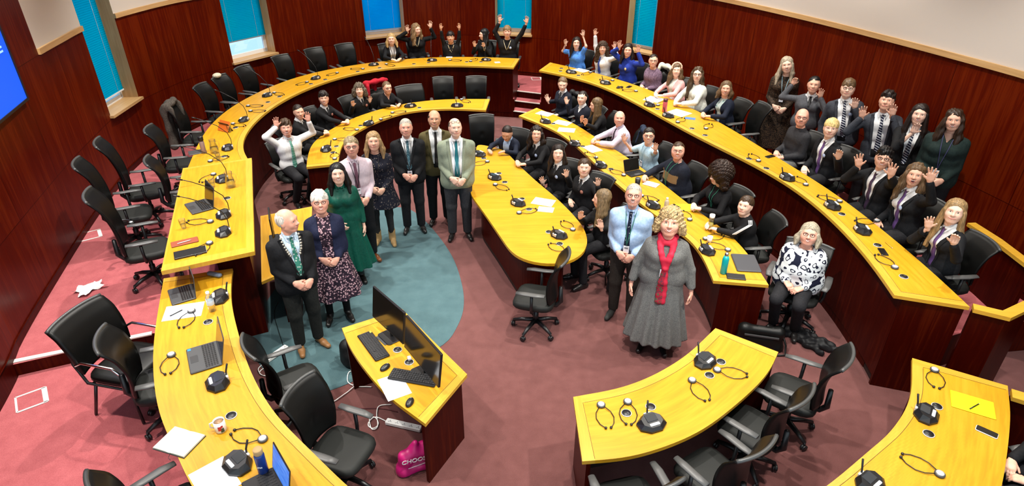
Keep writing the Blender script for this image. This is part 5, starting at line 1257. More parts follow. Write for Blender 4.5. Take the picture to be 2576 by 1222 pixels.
PEOPLE = [
 # along the window desk
 dict(head=(983, 84), desk=A_OUT, up=1, gap=.10, lean=16, R=('desk', TOP_OUT, .10, .44), L=('desk', TOP_OUT, .10, .44), hair=H_BLD, hstyle='bob', hlen=.17, smile=2, skin=PALE, top=openj(BLACKS, WHITE_C), lanyard=LAN_BLK, lanz=.12, group=G1, short='the blonde woman', label='blonde bobbed woman in a dark blazer and white top leaning on the window desk'),
 dict(head=(1046, 60), desk=A_OUT, up=1, gap=.35, R=('px', 1024, 70, .12), L=('px', 1083, 60, .12), hair=H_DBL, hstyle='wavy', hlen=.34, look=(.75, -.7), smile=2, skin=PALE, top=sch(BLACKC, shirt=BLACKC, collar=None, v=(.30, .07, .0)), stripe=PIPE, group=G1, short='the long haired girl with both arms raised', label='girl with long light brown hair, black piped blazer, both arms raised, smiling aside'),
 dict(head=(1133, 82), desk=A_OUT, up=1, gap=.12, R=('px', 1107, 59, .08, None, .25), L=('px', 1156, 59, .08, None, .25), hair=H_DKB, hstyle='fringe', smile=0, sex='m', skin=TAN, top=sch(BLACKC, shirt=BLACKC, collar=None, v=(.30, .075, .0), sleeve=.84), stripe=PIPE, group=G1, short='the small dark haired boy with straight raised arms', label='small dark haired boy holding both arms straight up, cream V piping on black'),
 dict(head=(1217, 74), desk=A_OUT, up=1, gap=.18, R=('px', 1193, 109, .22), L=('px', 1216, 110, .20, None, .3, .4), hair=H_BLK, hstyle='long', hlen=.30, look=(-.95, -.45), smile=2, skin=PALE, top=sch(BLACKC, shirt=BLACKC, collar=None, v=(.28, .05, .0)), stripe=PIPE, group=G1, short='the girl with long black hair', label='girl with long straight black hair turned aside, one palm raised at the window desk'),
 dict(head=(1276, 66), desk=A_OUT, up=1, gap=.12, R=('px', 1257, 45, .05), L=('px', 1327, 46, .05), hair=H_DBL, hstyle='fringe', smile=2, sex='m', skin=FAIR, top=sch(BLACKC, shirt=BLACKC, collar=None, v=(.28, .075, .0), sleeve=.86), stripe=PIPE, badge=PALE_BADGE, group=G1, short='the fair boy at the open desk end', label='fair haired boy in a piped black blazer stretching both arms before the window'),
 # raised desk, seated
 dict(head=(1451, 95), desk=C_OUT, up=1, gap=.22, R=('px', 1422, 103, .10, None, .4, .5), L=('px', 1467, 82, .05), hair=H_DKB, hstyle='long', hlen=.32, smile=2, skin=PALE, top=tee(TBLUE), group=G2, short='the girl in the bright blue T-shirt', label='dark haired girl in a bright blue T-shirt raising both bare arms'),
 dict(head=(1517, 107), desk=C_OUT, up=1, gap=.22, R=('px', 1497, 78, .02), L=('px', 1547, 112, -.10), hair=H_BRN, hstyle='curly', hlen=.24, smile=2, skin=FAIR, top=shirtt(WHITE_C), tie=BLU_TIE, group=G2, short='the curly girl with the blue tie', label='girl with long curly brown hair, white shirt and blue tie, arm straight up'),
 dict(head=(1581, 111), desk=C_OUT, up=1, gap=.20, R=('px', 1558, 110, .15), L=('px', 1606, 121, .10), hair=H_DKB, hstyle='long', hlen=.26, smile=1, skin=FAIR, top=plain(ROYAL, collar=ROYAL), badge=mat('badge_gold', (.45, .36, .16), .5), group=G2, short='the girl in the royal blue sweatshirt', label='girl in a royal blue sweatshirt with a gold crest, hands up by her head'),
 dict(head=(1645, 139), desk=C_OUT, up=1, gap=.25, hair=H_DKB, hstyle='pulled', tail='none', glasses=1, smile=1, skin=FAIR, top=plain(PURPLEK), fat=1.12, group=G2, short='the woman in the purple knit', label='woman with pulled back hair and glasses in a mottled purple jumper'),
 dict(head=(1704, 161), desk=C_OUT, up=1, gap=.18, R=('desk', TOP_OUT, .10, .40), L=('desk', TOP_OUT, .10, .40), hair=H_LBR, hstyle='wavy', hlen=.28, smile=2, skin=PALE, top=openj(PINKC, CREAMT), headband=1, group=G2, short='the woman in the pink cardigan', label='woman with wavy hair, peach headband and pale pink cardigan'),
 dict(head=(1757, 171), desk=C_OUT, up=1, gap=.18, R=('desk', TOP_OUT, .08, .40), L=('desk', TOP_OUT, .08, .40), hair=(.06, .036, .018), hstyle='wavy', hlen=.42, smile=0, glasses=1, skin=PALE, top=plain(CREAMT), fat=1.12, group=G2, short='the woman in the cream top', label='woman with very long wavy brown hair and glasses in a plain cream top'),
 dict(head=(1829, 206), desk=C_OUT, up=1, gap=.20, R=('desk', TOP_OUT, .10, .36), L=('desk', TOP_OUT, .10, .36), hair=H_LBR, hstyle='bob', hlen=.16, smile=2, skin=FAIR, top=openj(NAVYS, PALEPAT), group=G2, short='the woman in the dark blazer and pale patterned blouse', label='woman with a light brown bob, dark blazer and pale turquoise patterned blouse'),
 dict(head=(2022, 276), desk=C_OUT, up=1, gap=.36, lean=0, hstyle='none', hair=H_GRY, beard=H_GRY, glasses=1, smile=1, sex='m', skin=PINK, top=plain(DKGREY, neck=.53), bottom=LTGREY_TR, group=G2, short='the bald man in the grey jumper', label='bald bearded man with glasses in a dark grey jumper and pale grey trousers'),
 dict(head=(2096, 300), desk=C_OUT, up=1, gap=.34, L=('px', 2112, 385, .25, None, .3, .3), hair=(.60, .44, .18), hstyle='fringe', smile=1, sex='m', skin=PALE, top=suit(BLACKS, v=(.02, .09, .03)), tie=PUR_TIE, tiez=-.02, badge=PALE_BADGE, group=G2, short='the pale blond boy', label='pale blond boy in a black blazer and purple tie with one hand lifted'),
 dict(head=(2231, 372), desk=C_OUT, up=1, feet=-.12, gap=.26, R=('px', 2160, 402, .18, None, 1.1, .05), L=('px', 2245, 425, .34, None, 1.2, .05), hair=H_BLK, hstyle='tousled', glasses=1, smile=2, sex='m', skin=FAIR, top=suit(BLACKS, v=(.02, .09, .03)), tie=DKPUR, tiez=-.02, group=G2, short='the dark haired pupil with round glasses', label='dark haired pupil with round glasses spreading both hands toward the camera'),
 dict(head=(2312, 411), desk=C_OUT, up=1, gap=.20, L=('px', 2345, 437, .22, None, 1.2, .05), hair=H_LBR, hstyle='wavy', hlen=.32, smile=3, skin=FAIR, top=suit(BLACKS, v=(.02, .09, .03)), tie=PUR_TIE, tiez=-.02, badge=PALE_BADGE, group=G2, short='the open mouthed girl', label='open mouthed girl with long wavy hair and purple tie, one hand spread'),
 dict(head=(2413, 503), desk=C_OUT, up=1, gap=.20, R=('px', 2337, 556, .22), L=('px', 2404, 596, .30, None, .3, .4), hair=(.27, .17, .075), hstyle='long', hlen=.44, smile=1, skin=PALE, top=suit(BLACKS, v=(.02, .09, .03)), tie=PUR_TIE, tiez=-.02, group=G2, short='the girl with very long dark blonde hair', label='girl with very long dark blonde hair waving at the balustrade end'),
 # standing along the wall
 dict(head=(1980, 141), pose='stand', zt=2.12, zf=ZU, tilt=-14, hair=(.34, .28, .20), hstyle='long', hlen=.30, smile=2, skin=PALE, top=dict(kind='dress', m=LACE, ease=.016, hem=-.02), skirt=(.30, .26, LACE, 0), lanyard=LAN_BLUE, lanz=.20, group=G3, short='the woman in bronze lace', label='tall woman in a bronze lace dress with a pale lanyard, hands folded'),
 dict(head=(2052, 194), pose='stand', zt=2.06, zf=ZU, R=('px', 2000, 200, -.02, (-.2, .1, .9), .2, .6), L=('px', 2066, 232, .20), hair=H_BLK, hstyle='pulled', tail='bun', smile=1, skin=FAIR, top=sch(GREYJ), tie=BLK_TIE, tiez=.33, group=G3, short='the girl in the grey jumper', label='dark haired girl in a grey jumper resting an arm on the lace dress woman'),
 dict(head=(2140, 197), pose='stand', zt=2.10, zf=ZU, roll=8, L=('px', 2152, 258, .22, None, .8), R=('side',), hair=H_LBR, hstyle='fringe', glasses=1, smile=1, sex='m', chub=1.1, fat=1.1, skin=PALE, top=suit(GREYS, v=(-.04, .085, .05)), tie=STR_TIE, tiez=-.0, tiex=-.02, badge=PALE_BADGE, group=G3, short='the pupil in the grey blazer with glasses', label='pupil with glasses, grey blazer and slanting striped tie, palm turned out'),
 dict(head=(2240, 227), pose='stand', zt=2.16, zf=ZU, roll=6, R=('px', 2170, 280, .12), L=('px', 2247, 275, .25, None, .5), hair=H_DKB, hstyle='tousled', smile=0, look=(-.62, -.85, .35), sex='m', skin=FAIR, top=suit(GREYS, v=(-.04, .09, .06)), tie=STR_TIE, tiez=.0, group=G3, short='the tall dark haired boy', label='tall dark haired boy looking aside, dark blazer, striped tie, both hands up'),
 dict(head=(2322, 261), pose='stand', zt=2.08, zf=ZU, R=('px', 2305, 320, .25, (-.2, .2, .8), .3, .25), L=('side',), hair=H_DKB, hstyle='long', hlen=.42, smile=2, skin=PALE, top=suit(BLACKC, v=(.05, .075, .02)), tie=STR_TIE, tiez=.05, group=G3, short='the long dark haired girl with a striped tie', label='girl with long dark hair, black blazer and striped tie, pale hand below chin'),
 dict(head=(2408, 271), pose='stand', zt=2.12, zf=ZU, fat=1.18, hair=(.03, .015, .008), hstyle='wavy', hlen=.42, smile=2, skin=FAIR, tilt=-6, top=plain(DKGREEN, hem=-.12, v=(.42, .05, 0)), bottom=M_TROUSER, lanyard=LAN_PUR, lanz=.12, group=G3, short='the woman in the dark green top', label='woman with long dark brown hair in a loose dark green top and lanyard'),
 # inner window desk
 dict(head=(716, 303), zf=0, zt=1.36, face=(.70, -.70), lean=2, feet=-.20, R=('px', 694, 306, .02, (0, 0.05, 1)), L=('px', 774, 292, .12, (0, .05, 1)), hair=H_BRN, hstyle='tousled', smile=2, sex='m', skin=PINK, top=shirtt(WHITE_C), tie=GRN_TIE, tiez=.02, group=G4, short='the boy in the white shirt', label='boy in a white shirt and green striped tie raising both hands high'),
 dict(head=(748, 265), desk=B_OUT, gap=.30, turn=15, R=('desk', TOP_IN, .08, .44), L=('desk', TOP_IN, .08, .44), hair=H_DKB, hstyle='pulled', smile=1, skin=FAIR, look=(.55, -.8, .1), top=sch(BLACKC), tie=BLK_TIE, tiez=.33, group=G4, short='the girl with pulled back dark hair', label='girl with pulled back dark hair in a black jumper behind the white shirt boy'),
 dict(head=(812, 232), desk=B_OUT, gap=.32, R=('desk', TOP_IN, .08, .46), L=('desk', TOP_IN, .08, .46), hair=H_DKB, hstyle='tousled', smile=2, sex='m', skin=FAIR, top=sch(BLACKC), tie=BLK_TIE, tiez=.33, badge=BRONZE_BADGE, group=G4, short='the smiling dark haired boy', label='smiling dark haired boy in a black jumper, hands joined on the inner desk'),
 dict(head=(902, 212), desk=B_OUT, gap=.22, R=('px', 887, 258, .22, None, .4, .3), L=('px', 931, 249, .10), hair=(.10, .075, .05), hstyle='curly', hlen=.08, smile=1, sex='m', skin=PALE, top=sch(BLACKC), tie=BLK_TIE, tiez=.33, badge=BRONZE_BADGE, group=G4, short='the pupil with shaggy brown hair', label='pupil with shaggy grey brown hair in a black jumper, both palms lifted'),
 dict(head=(972, 207), desk=B_OUT, gap=.16, lean=14, R=('desk', TOP_IN, .10, .40), L=('desk', TOP_IN, .10, .40), hair=H_LBR, hstyle='pulled', tail='none', glasses=1, smile=2, skin=FAIR, look=(.55, -.8, .1), top=plain(BLACKC, v=(.40, .05, 0)), group=G4, short='the woman on the red coat', label='woman with glasses and black top sitting against a red coat'),
 # lower curved desk
 dict(head=(1416, 195), desk=D_OUT, gap=.30, R=('px', 1376, 246, .12), hair=H_LBR, hstyle='pulled', tail='none', smile=1, skin=PALE, look=(-.1, -1, -.15), top=sch(NAVYJ), tie=BLK_TIE, tiez=.36, group=G5, short='the girl farthest along the lower desk', label='girl with fair pulled back hair and wide white collar, one palm raised sideways'),
 dict(head=(1466, 231), desk=D_OUT, gap=.22, R=('px', 1424, 251, .16, None, .3), hair=H_DKB, hstyle='pulled', smile=1, skin=PALE, look=(-.45, -.9, .15), top=sch(NAVYJ, v=(.38, .06, 0)), group=G5, short='the girl with a white open collar', label='girl with dark tied hair and open white collar beside the clapping profile girl'),
 dict(head=(1500, 249), desk=D_OUT, gap=.24, turn=-6, R=('px', 1464, 296, .32, (-.3, .1, 1), .2, .1), L=('px', 1474, 304, .36, (-.3, .1, 1), .2, .1), hair=(.10, .06, .025), hstyle='long', hlen=.34, smile=1, skin=FAIR, look=(-1, -.12, -.05), top=plain(BLACKC, hem=-.12), group=G5, short='the girl clapping in profile', label='girl in profile with long straight brown hair clapping at the lower desk'),
 dict(head=(1560, 281), desk=D_OUT, gap=.20, lean=12, turn=-18, fat=1.25, R=('desk', TOP_IN, .10, .48), L=('desk', TOP_IN, .10, .44), hair=H_SGR, hstyle='balding', smile=2, sex='m', chub=1.12, skin=PINK, top=shirtt(LAV), tie=PAT_TIE, group=G5, short='the man in the lavender shirt', label='balding man in a lavender shirt and dark tie writing at the lower desk'),
 dict(head=(1634, 324), desk=D_OUT, gap=.22, R=('px', 1569, 345, .27), L=('px', 1650, 367, .24), hair=H_DKB, hstyle='short', glasses=1, smile=2, sex='m', skin=FAIR, top=tee(PALEBLUE), lanyard=LAN_BLUE, lanz=.2, group=G5, short='the waver in the pale blue T-shirt', label='person with glasses and pale blue T-shirt waving both open hands'),
 dict(head=(1708, 362), desk=D_OUT, gap=.18, fat=1.38, R=('desk', TOP_IN, .22, .42), L=('lap',), hair=H_BRN, hstyle='pulled', tail='bun', glasses=1, smile=2, chub=1.18, skin=PINK, top=plain(NAVYJ), camel=1, lanyard=LAN_GRN, lanz=.10, group=G5, short='the woman in the navy and camel jumper', label='laughing woman with glasses in a navy jumper with a camel block'),
 dict(head=(1811, 420), desk=D_OUT, gap=.24, R=('desk', TOP_IN, .08, .36), L=('desk', TOP_IN, .08, .36), hair=(.022, .010, .006), hstyle='afro', smile=1, skin=PALE, look=(-.93, -.25, -.05), top=openj(BLACKC, BLACKS), lanyard=LAN_GRN, lanz=.15, group=G5, short='the person with big curly dark hair', label='person with a big cloud of dark curls looking away, black jacket'),
 dict(head=(1882, 496), desk=D_OUT, gap=.20, lean=12, turn=-12, R=('desk', TOP_IN, .12, .46), L=('desk', TOP_IN, .06, .42), hair=H_BRN, hstyle='short', smile=0, sex='m', skin=PALE, look=(-.75, -.8, .35), top=plain(BLACKC, neck=.53), tri=1, group=G5, short='the boy in the striped tracksuit', label='boy in a black tracksuit with three white sleeve stripes'),
 dict(head=(2042, 567), zf=0, zt=1.34, face=(-.55, -.83), feet=-.22, fat=1.45, hair=(.30, .26, .19), hstyle='bob', hlen=.13, glasses=1, smile=2, chub=1.15, skin=PINK, top=plain(HEARTS, hem=-.10), bottom=M_TROUSER, group=G5, short='the woman in the black and white blouse', label='smiling woman with glasses in a boldly looped black and white blouse'),
 # oval table
 dict(head=(1274, 324), zf=0, zt=1.14, face=(-.45, -.9), lean=17, roll=-7, R=('desk', TOP_IN, .16, .42), L=('desk', TOP_IN, .10, .36), hair=H_DKB, hstyle='crop', smile=0, sex='m', skin=TAN, look=(-.35, -1, -.35), top=openj(NAVYS, BLUESH, collar=BLUESH), beard=(.04, .03, .025), group=G6, short='the man leaning on the oval table', label='dark haired man in a navy jacket and blue shirt leaning over the table'),
 dict(head=(1350, 317), zf=0, zt=1.30, face=(-.75, -.75), lean=12, R=('desk', TOP_IN, .08, .46), L=('desk', TOP_IN, .10, .46), hair=H_DKB, hstyle='wavy', hlen=.26, smile=2, skin=FAIR, top=sch(BLACKC), tie=BLK_TIE, tiez=.33, badge=PALE_BADGE, group=G6, short='the long haired pupil beside the leaning man', label='pupil with shoulder length dark hair and black jumper, hands joined on the oval table'),
 dict(head=(1405, 365), zf=0, zt=1.30, face=(-.75, -.75), R=('px', 1363, 452, .20), L=('px', 1425, 433, .25), hair=H_DKB, hstyle='long', hlen=.28, smile=1, skin=PALE, top=sch(BLACKC), tie=BLK_TIE, tiez=.33, badge=PALE_BADGE, group=G6, short='the long haired girl waving both hands low', label='girl with long dark hair holding up both palms at the oval table'),
 dict(head=(1471, 401), zf=0, zt=1.28, face=(-.78, -.7), L=('px', 1505, 455, .16), hair=H_BRN, hstyle='short', smile=1, skin=PALE, top=sch(BLACKC), tie=BLK_TIE, tiez=.33, badge=BRONZE_BADGE, group=G6, short='the short haired girl with one palm up', label='pupil with tied back brown hair, white collar, one palm raised beside her shoulder'),
 dict(head=(1517, 480), zf=0, zt=1.28, face=(-.9, -.35), R=('px', 1461, 538, .32, (-.3, .1, 1), .35, .1), L=('px', 1510, 560, .30, (.2, .2, 1), .35, .25), hair=(.15, .10, .05), hstyle='long', hlen=.34, smile=1, skin=FAIR, look=(-1, .12, .05), top=plain(BLACKC, hem=-.12), group=G6, short='the long haired girl about to clap', label='girl in profile with long fair hair about to clap behind the blue shirt man'),
 dict(head=(2745, 1015), zf=0, zt=1.34, face=(-1, .0), lean=0, hair=H_BRN, hstyle='short', sex='m', skin=FAIR, top=plain(BLACKC), group='seated person cut by the frame', short='the person at the frame edge', label='person in dark clothes mostly hidden at the edge beside the yellow folder desk'),
 # standing on the open floor
 dict(head=(714, 526), pose='stand', zf=0, zt=1.74, turn=14, hair=(.50, .47, .42), hstyle='balding', smile=1, sex='m', fat=1.12, skin=PINK, look=(1, -.16, .10), top=suit(BLACKS, cloth('pale_blue_shirt', (.42, .52, .62), .75), v=(.10, .085, .0)), tie=GRNPAT_TIE, tiez=.10, bottom=cloth('black_trousers', (.012, .013, .012)), shoe=TAN_SHOE, chain=1, det=1.15, group=G7, short='the man with the chain', label='bald man in profile wearing a silver chain of office over a black suit'),
 dict(head=(800, 480), pose='stand', zf=0, zt=1.67, hair=H_WHT, hstyle='fringe', glasses=1, smile=2, fat=1.12, skin=PINK, top=openj(cloth('navy_cardigan', (.008, .011, .032)), FLORAL, v=(-.02, .07, .055), hem=.02), skirt=(.38, .24, FLORAL, 9), bottom=BLACKC, slim=1, det=1.15, group=G7, short='the white haired woman', label='white haired woman with glasses, navy cardigan and dark floral dress'),
 dict(head=(846, 412), pose='stand', zf=0, zt=1.64, hair=H_BLK, hstyle='long', hlen=.26, smile=2, skin=PALE, R=('clasp',), L=('side',), top=shirtt(GREEND, hem=-.04), skirt=(.26, .24, GREEND, 12), bottom=BLACKC, slim=1, boots=1, det=1.15, group=G7, short='the woman in the green dress', label='woman with straight black hair in a long emerald green dress'),
 dict(head=(880, 341), pose='stand', zf=0, zt=1.80, hair=(.26, .20, .11), hstyle='short', glasses=1, smile=1, sex='m', skin=PINK, turn=10, top=shirtt(PINKSH), tie=MAUVE_TIE, tiez=.04, lanyard=LAN_BLK, lanz=.16, bottom=BLACKS, shoe=BROWN_SHOE, det=1.15, group=G7, short='the man in the pink shirt', label='fair haired man with glasses in a pale pink shirt and mauve tie'),
 dict(head=(937, 332), pose='stand', zf=0, zt=1.68, hair=(.30, .19, .085), hstyle='long', hlen=.24, smile=1, skin=FAIR, turn=-8, top=dict(kind='dress', m=DARKPAT, ease=.016, hem=-.02), skirt=(.62, .20, DARKPAT, 0), bottom=cloth('dark_leggings', (.020, .020, .020)), slim=1, shoe=TAN_BOOT, boots=1, lanyard=LAN_BLK, lanz=.05, det=1.1, group=G7, short='the woman in tan ankle boots', label='woman with long straight fair hair, dark patterned dress and tan ankle boots'),
 dict(head=(1019, 297), pose='stand', zf=0, zt=1.74, hair=(.36, .33, .28), hstyle='crop', smile=1, sex='m', fat=1.15, skin=PINK, top=suit(BLACKS), tie=BLUPAT_TIE, tiez=.12, lanyard=LAN_BLK, lanz=.10, det=1.1, group=G7, short='the man in the black suit', label='grey haired man in a black suit with a blue patterned tie'),
 dict(head=(1091, 275), pose='stand', zf=0, zt=1.78, hair=H_DKB, hstyle='balding', smile=1, sex='m', skin=TAN, R=('side',), L=('side',), top=suit(TWEED, v=(.02, .09, .05)), tie=mat('brown_black_tie', (.012, .009, .008), .6), tiez=.0, bottom=BLACKS, det=1.1, group=G7, short='the man in the olive tweed jacket', label='man with receding dark hair in an olive tweed jacket and black tie'),
 dict(head=(1143, 294), pose='stand', zf=0, zt=1.83, hair=(.05, .04, .03), hstyle='balding', glasses='up', smile=1, sex='m', fat=1.22, chub=1.05, skin=PALE, look=(.28, -1, .25), top=suit(SAGE, v=(.04, .085, .05)), tie=TEAL_TIE, tiez=.03, lanyard=LAN_BLUE, lanz=.10, bottom=CHAR_TR, det=1.1, group=G7, short='the man in the sage green suit jacket', label='man in a sage green jacket and teal tie with glasses on his forehead'),
 dict(head=(1597, 460), pose='stand', zf=0, zt=1.74, hair=(.36, .33, .29), hstyle='crop', glasses=1, beard=(.45, .40, .35), smile=2, sex='m', fat=1.12, skin=PINK, top=shirtt(BLUESH), tie=DOT_TIE, tiez=.02, lanyard=LAN_GRN, lanz=.14, bottom=BROWN_TR, shoe=mat('dark_suede_shoe', (.03, .03, .028), .8), det=1.15, turn=-6, group=G7, short='the man in the blue shirt', label='grey bearded man with glasses, light blue shirt and dotted navy tie'),
 dict(head=(1690, 531), pose='stand', zf=0, zt=1.70, hair=(.36, .25, .12), hstyle='curly', hlen=.07, glasses='up', shades=1, smile=2, fat=1.20, hs=1.2, chub=1.10, skin=PINK, R=('side',), L=('side',), top=dict(kind='dress', m=GREYSK, ease=.018, hem=-.04), skirt=(.20, .27, GREYSK, 14), bottom=BLACKC, slim=1, scarf=1, lanyard=REDT, lanz=.22, det=1.15, group=G7, short='the woman with the red scarf', label='curly blonde woman in a long grey dress and bright red scarf'),
]
def pick_zt(sp):
    """seated: the level of the crown that puts the sitter just behind the desk edge"""
    zf = (ZU if sp.get('up') else 0); best = None
    for zt in np.arange(zf + 1.06, zf + 1.45, .01):
        p = at(*sp['head'], zt)[:2]; q = nearest(sp['desk'], p); i = sp['desk'].index(q)
        a = np.array(sp['desk'][max(i - 1, 0)]); b = np.array(sp['desk'][min(i + 1, len(sp['desk']) - 1)]); t = unit(b - a); n = np.array([-t[1], t[0]])
        inn = {id(A_OUT): A_IN, id(B_OUT): B_IN, id(C_OUT): C_IN, id(D_OUT): D_IN}[id(sp['desk'])]
        m = np.array(nearest(inn, q)) - np.array(q); n = n if np.dot(n, m) < 0 else -n
        c = abs(np.dot(p - np.array(q), n) - sp.get('gap', .25)) + .35 * abs(zt - zf - 1.29)
        if best is None or c < best[0]: best = (c, zt, n)
    sp['zf'] = zf; sp['zt'] = best[1]; sp['face'] = -best[2]
def pick_wall(sp):
    best = None
    for zt in np.arange(ZU + 1.56, ZU + 1.95, .01):
        p = at(*sp['head'], zt)[:2]; q = nearest(WP, p); d = math.hypot(q[0] - p[0], q[1] - p[1]); i = WP.index(q)
        t = np.array(WP[i + 1]) - np.array(WP[i - 1]); side = t[0] * (p[1] - q[1]) - t[1] * (p[0] - q[0])
        if side > 0: d = -d               # outside the room
        c = abs(d - .38) + .1 * abs(zt - sp['zt'])
        if best is None or c < best[0]: best = (c, zt)
    sp['zt'] = best[1]
for i, sp in enumerate(PEOPLE):
    if 'desk' in sp: pick_zt(sp)
    if sp['group'] == G3: pick_wall(sp)
    sp['head'] = (*sp['head'], sp['zt'])
    make_person(sp)
    if sp.get('pose', 'sit') == 'sit':
        b, fd = sp['base'], sp['fd']; w_ = .06
        place_chair(b[0] - fd[0] * w_, b[1] - fd[1] * w_, sp['zf'] + .001, yaw_to(fd), 'black swivel chair occupied by ' + sp['short'], 'occupied black swivel chairs', 'o').scale = (1.17 if sp.get('fat', 1) > 1.2 else 1, 1, 1)
    T_, H_, fy_, root_ = sp['T'], sp['H'], sp['fy'], sp['root']
    if sp.get('headband'):
        link_mesh('headband', [solid([cone(H_(.085 * math.cos(a), .035 - .02 * math.sin(a), .045 + .088 * math.sin(a)), H_(.085 * math.cos(a2), .035 - .02 * math.sin(a2), .045 + .088 * math.sin(a2)), .014) for a, a2 in zip(np.linspace(-.2, 3.2, 9)[:-1], np.linspace(-.2, 3.2, 9)[1:])], .006, .01, mat('peach_band', (.72, .42, .30), .7))], root_)
    if sp.get('chain'):
        mb = MB(); ch = mat('chain_silver', (.62, .58, .48), .3, .8)
        for s_ in (1, -1):
            for t_ in np.linspace(0, 1, 12):
                x = s_ * (.088 * (1 - t_ ** 1.6) + .004); p = fy_(sp['topf'], x, .50 - .27 * t_, .008)
                mb.lathe((0, 0, 0), [(0, 0), (.0135, .001), (.015, .004), (.007, .007), (0, .008)], ch, 10, Matrix.Translation(tuple(p)) @ Matrix.Rotation(R(-90), 4, 'X'))
        p = fy_(sp['topf'], 0, .19, .014); mb.lathe((0, 0, 0), [(0, 0), (.038, .002), (.042, .006), (.02, .012), (0, .013)], ch, 14, Matrix.Translation(tuple(p)) @ Matrix.Rotation(R(-90), 4, 'X'))
        mb.build('chain_of_office', root_)
    if sp.get('scarf'):
        pr = [cone(T_(.075 * math.cos(a), .0 + .075 * math.sin(a), .515 + .02 * math.cos(2 * a)), T_(.075 * math.cos(a2), .075 * math.sin(a2), .515 + .02 * math.cos(2 * a2)), .030) for a, a2 in zip(np.linspace(0, 2 * math.pi, 11)[:-1], np.linspace(0, 2 * math.pi, 11)[1:])]
        lo = []; kn_ = fy_(sp['topf'], -.015, .24, .02)
        for s_ in (1, -1):
            q = [fy_(sp['topf'], s_ * .075 * (1 - t_) - .015 * t_, .49 + (.24 - .49) * t_, .012) for t_ in np.linspace(0, 1, 6)]
            pr += [cone(a, b, .030, .027, (0, 1, 0), 1.9) for a, b in zip(q[:-1], q[1:])]
        pr.append(ell(kn_, np.array((.032, .026, .03))))
        for x1, dst in ((-.035, pr), (.012, lo), (-.012, lo)):
            q = [fy_(sp['topf'], -.015 + (x1 + .015) * t_, .24 + (-.02 - .24) * t_, .014) for t_ in np.linspace(0, 1, 4)]; q += [q[-1] + np.array([0, .01 * k, -.075 * k]) for k in (1, 2)]
            dst += [cone(a, b, .026, .034, (0, 1, 0), 1.7) for a, b in zip(q[:-1], q[1:])]
        link_mesh('scarf', [solid(pr, .009, .02, REDT), solid(lo, .009, .02, REDPAT)], root_)
    if sp.get('tri'):
        a = None
        mb = MB(); W3 = mat('white_stripe', (.75, .75, .75), .7)
        sh = T_(-.185, 0, .49); el = sp.get('elL')
        if el is not None:
            for k in (-1, 0, 1):
                mb.tube([sh + np.array([-.02, .018 * k, .045]), sh + np.array([-.055, .018 * k, .0]), el + np.array([-.052, .018 * k + .01, .02])], .0065, W3, 5)
            mb.build('sleeve_stripes', root_)
# ---------------------------------------------------------------- small things on the desks
M_MICBODY = mat('mic_black', (.009, .009, .010), .35); M_MICSCR = mat('mic_screen', (.035, .038, .042), .12); M_CARD = mat('card_white', (.72, .74, .76), .5)
def make_mic(goose):
    t = thing('delegate_microphone', 'x', 'microphone')
    m = MB(); oc = [(.105 * math.cos(R(22.5 + 45 * k)), .078 * math.sin(R(22.5 + 45 * k))) for k in range(8)]
    vs = [(x, y, .001) for x, y in oc] + [(x, y, .016) for x, y in oc] + [(x * .72, y * .75, .046 + .012 * (y / .078)) for x, y in oc]
    fs = [tuple(range(7, -1, -1)), tuple(range(16, 24))] + [(k, (k + 1) % 8, 8 + (k + 1) % 8, 8 + k) for k in range(8)] + [(8 + k, 8 + (k + 1) % 8, 16 + (k + 1) % 8, 16 + k) for k in range(8)]
    m.add(vs, fs, M_MICBODY); m.build('housing', t)
    T = Matrix.Translation((0, .004, .0485)) @ Matrix.Rotation(R(9), 4, 'X')
    m = MB(); m.rbox((0, .012, 0), (.078, .058, .006), M_MICSCR, .006, 0, T); m.build('touch_screen', t)
    m = MB(); m.rbox((0, -.040, -.002), (.070, .020, .008), M_CARD, .004, 0, T); m.build('card_slot', t)
    m = MB(); m.rbox((0, .062, .032), (.05, .022, .03), M_SILVER, .006); m.build('mic_socket', t)
    m = MB()
    if goose:
        pts = [(0, .064, .045), (.002, .066, .13), (.004, .04, .22), (.008, -.06, .33), (.012, -.20, .42), (.014, -.27, .455)]
        pts = [Vector(p) for p in pts]; m.tube(pts, .0042, M_BLACK, 6); m.tube([pts[-1], pts[-1] + Vector((.001, -.05, .02))], [.008, .0085], M_BLACK, 8); m.build('gooseneck', t)
    else:
        m.tube([(0, .064, .045), (.0, .068, .075), (.008, .085, .135)], [.006, .006, .0065], M_BLACK, 8); m.build('microphone_stub', t)
    return t
def make_headset():
    t = thing('headset', 'x', 'headset')
    m = MB(); m.lathe((0, .0, 0), [(.028, .001), (.031, .004), (.031, .014), (.026, .018)], M_DGREY, 18); m.lathe((0, 0, 0), [(.0, .0181), (.024, .0181), (.023, .021), (.008, .0225), (0, .0225)], M_SILVER, 18); m.build('receiver', t)
    m = MB()
    for s_ in (1, -1):
        m.tube([(s_ * .018, .022, .012), (s_ * .052, .07, .008), (s_ * .062, .12, .006), (s_ * .048, .175, .006), (s_ * .020, .212, .008)], .0032, M_BLACK, 6)
    m.build('ear_loop', t)
    for s_ in (1, -1):
        m = MB(); m.lathe((s_ * .018, .214, .001), [(.006, 0), (.0095, .004), (.0095, .012), (.005, .016)], M_BLACK, 10); m.build('ear_tip', t)
    return t
def make_grommet():
    t = thing('cable_grommet', 'x', 'cable grommet')
    m = MB(); m.lathe((0, 0, 0), [(.040, .0005), (.040, .004), (.034, .0045)], M_SILVER, 22); m.build('ring', t)
    m = MB(); m.lathe((0, 0, .004), [(0, .0), (.035, .0005), (.033, .003), (0, .003)], M_BLACK, 20); m.box((.012, .006, .0085), (.022, .014, .002), M_DGREY); m.build('lid', t); return t
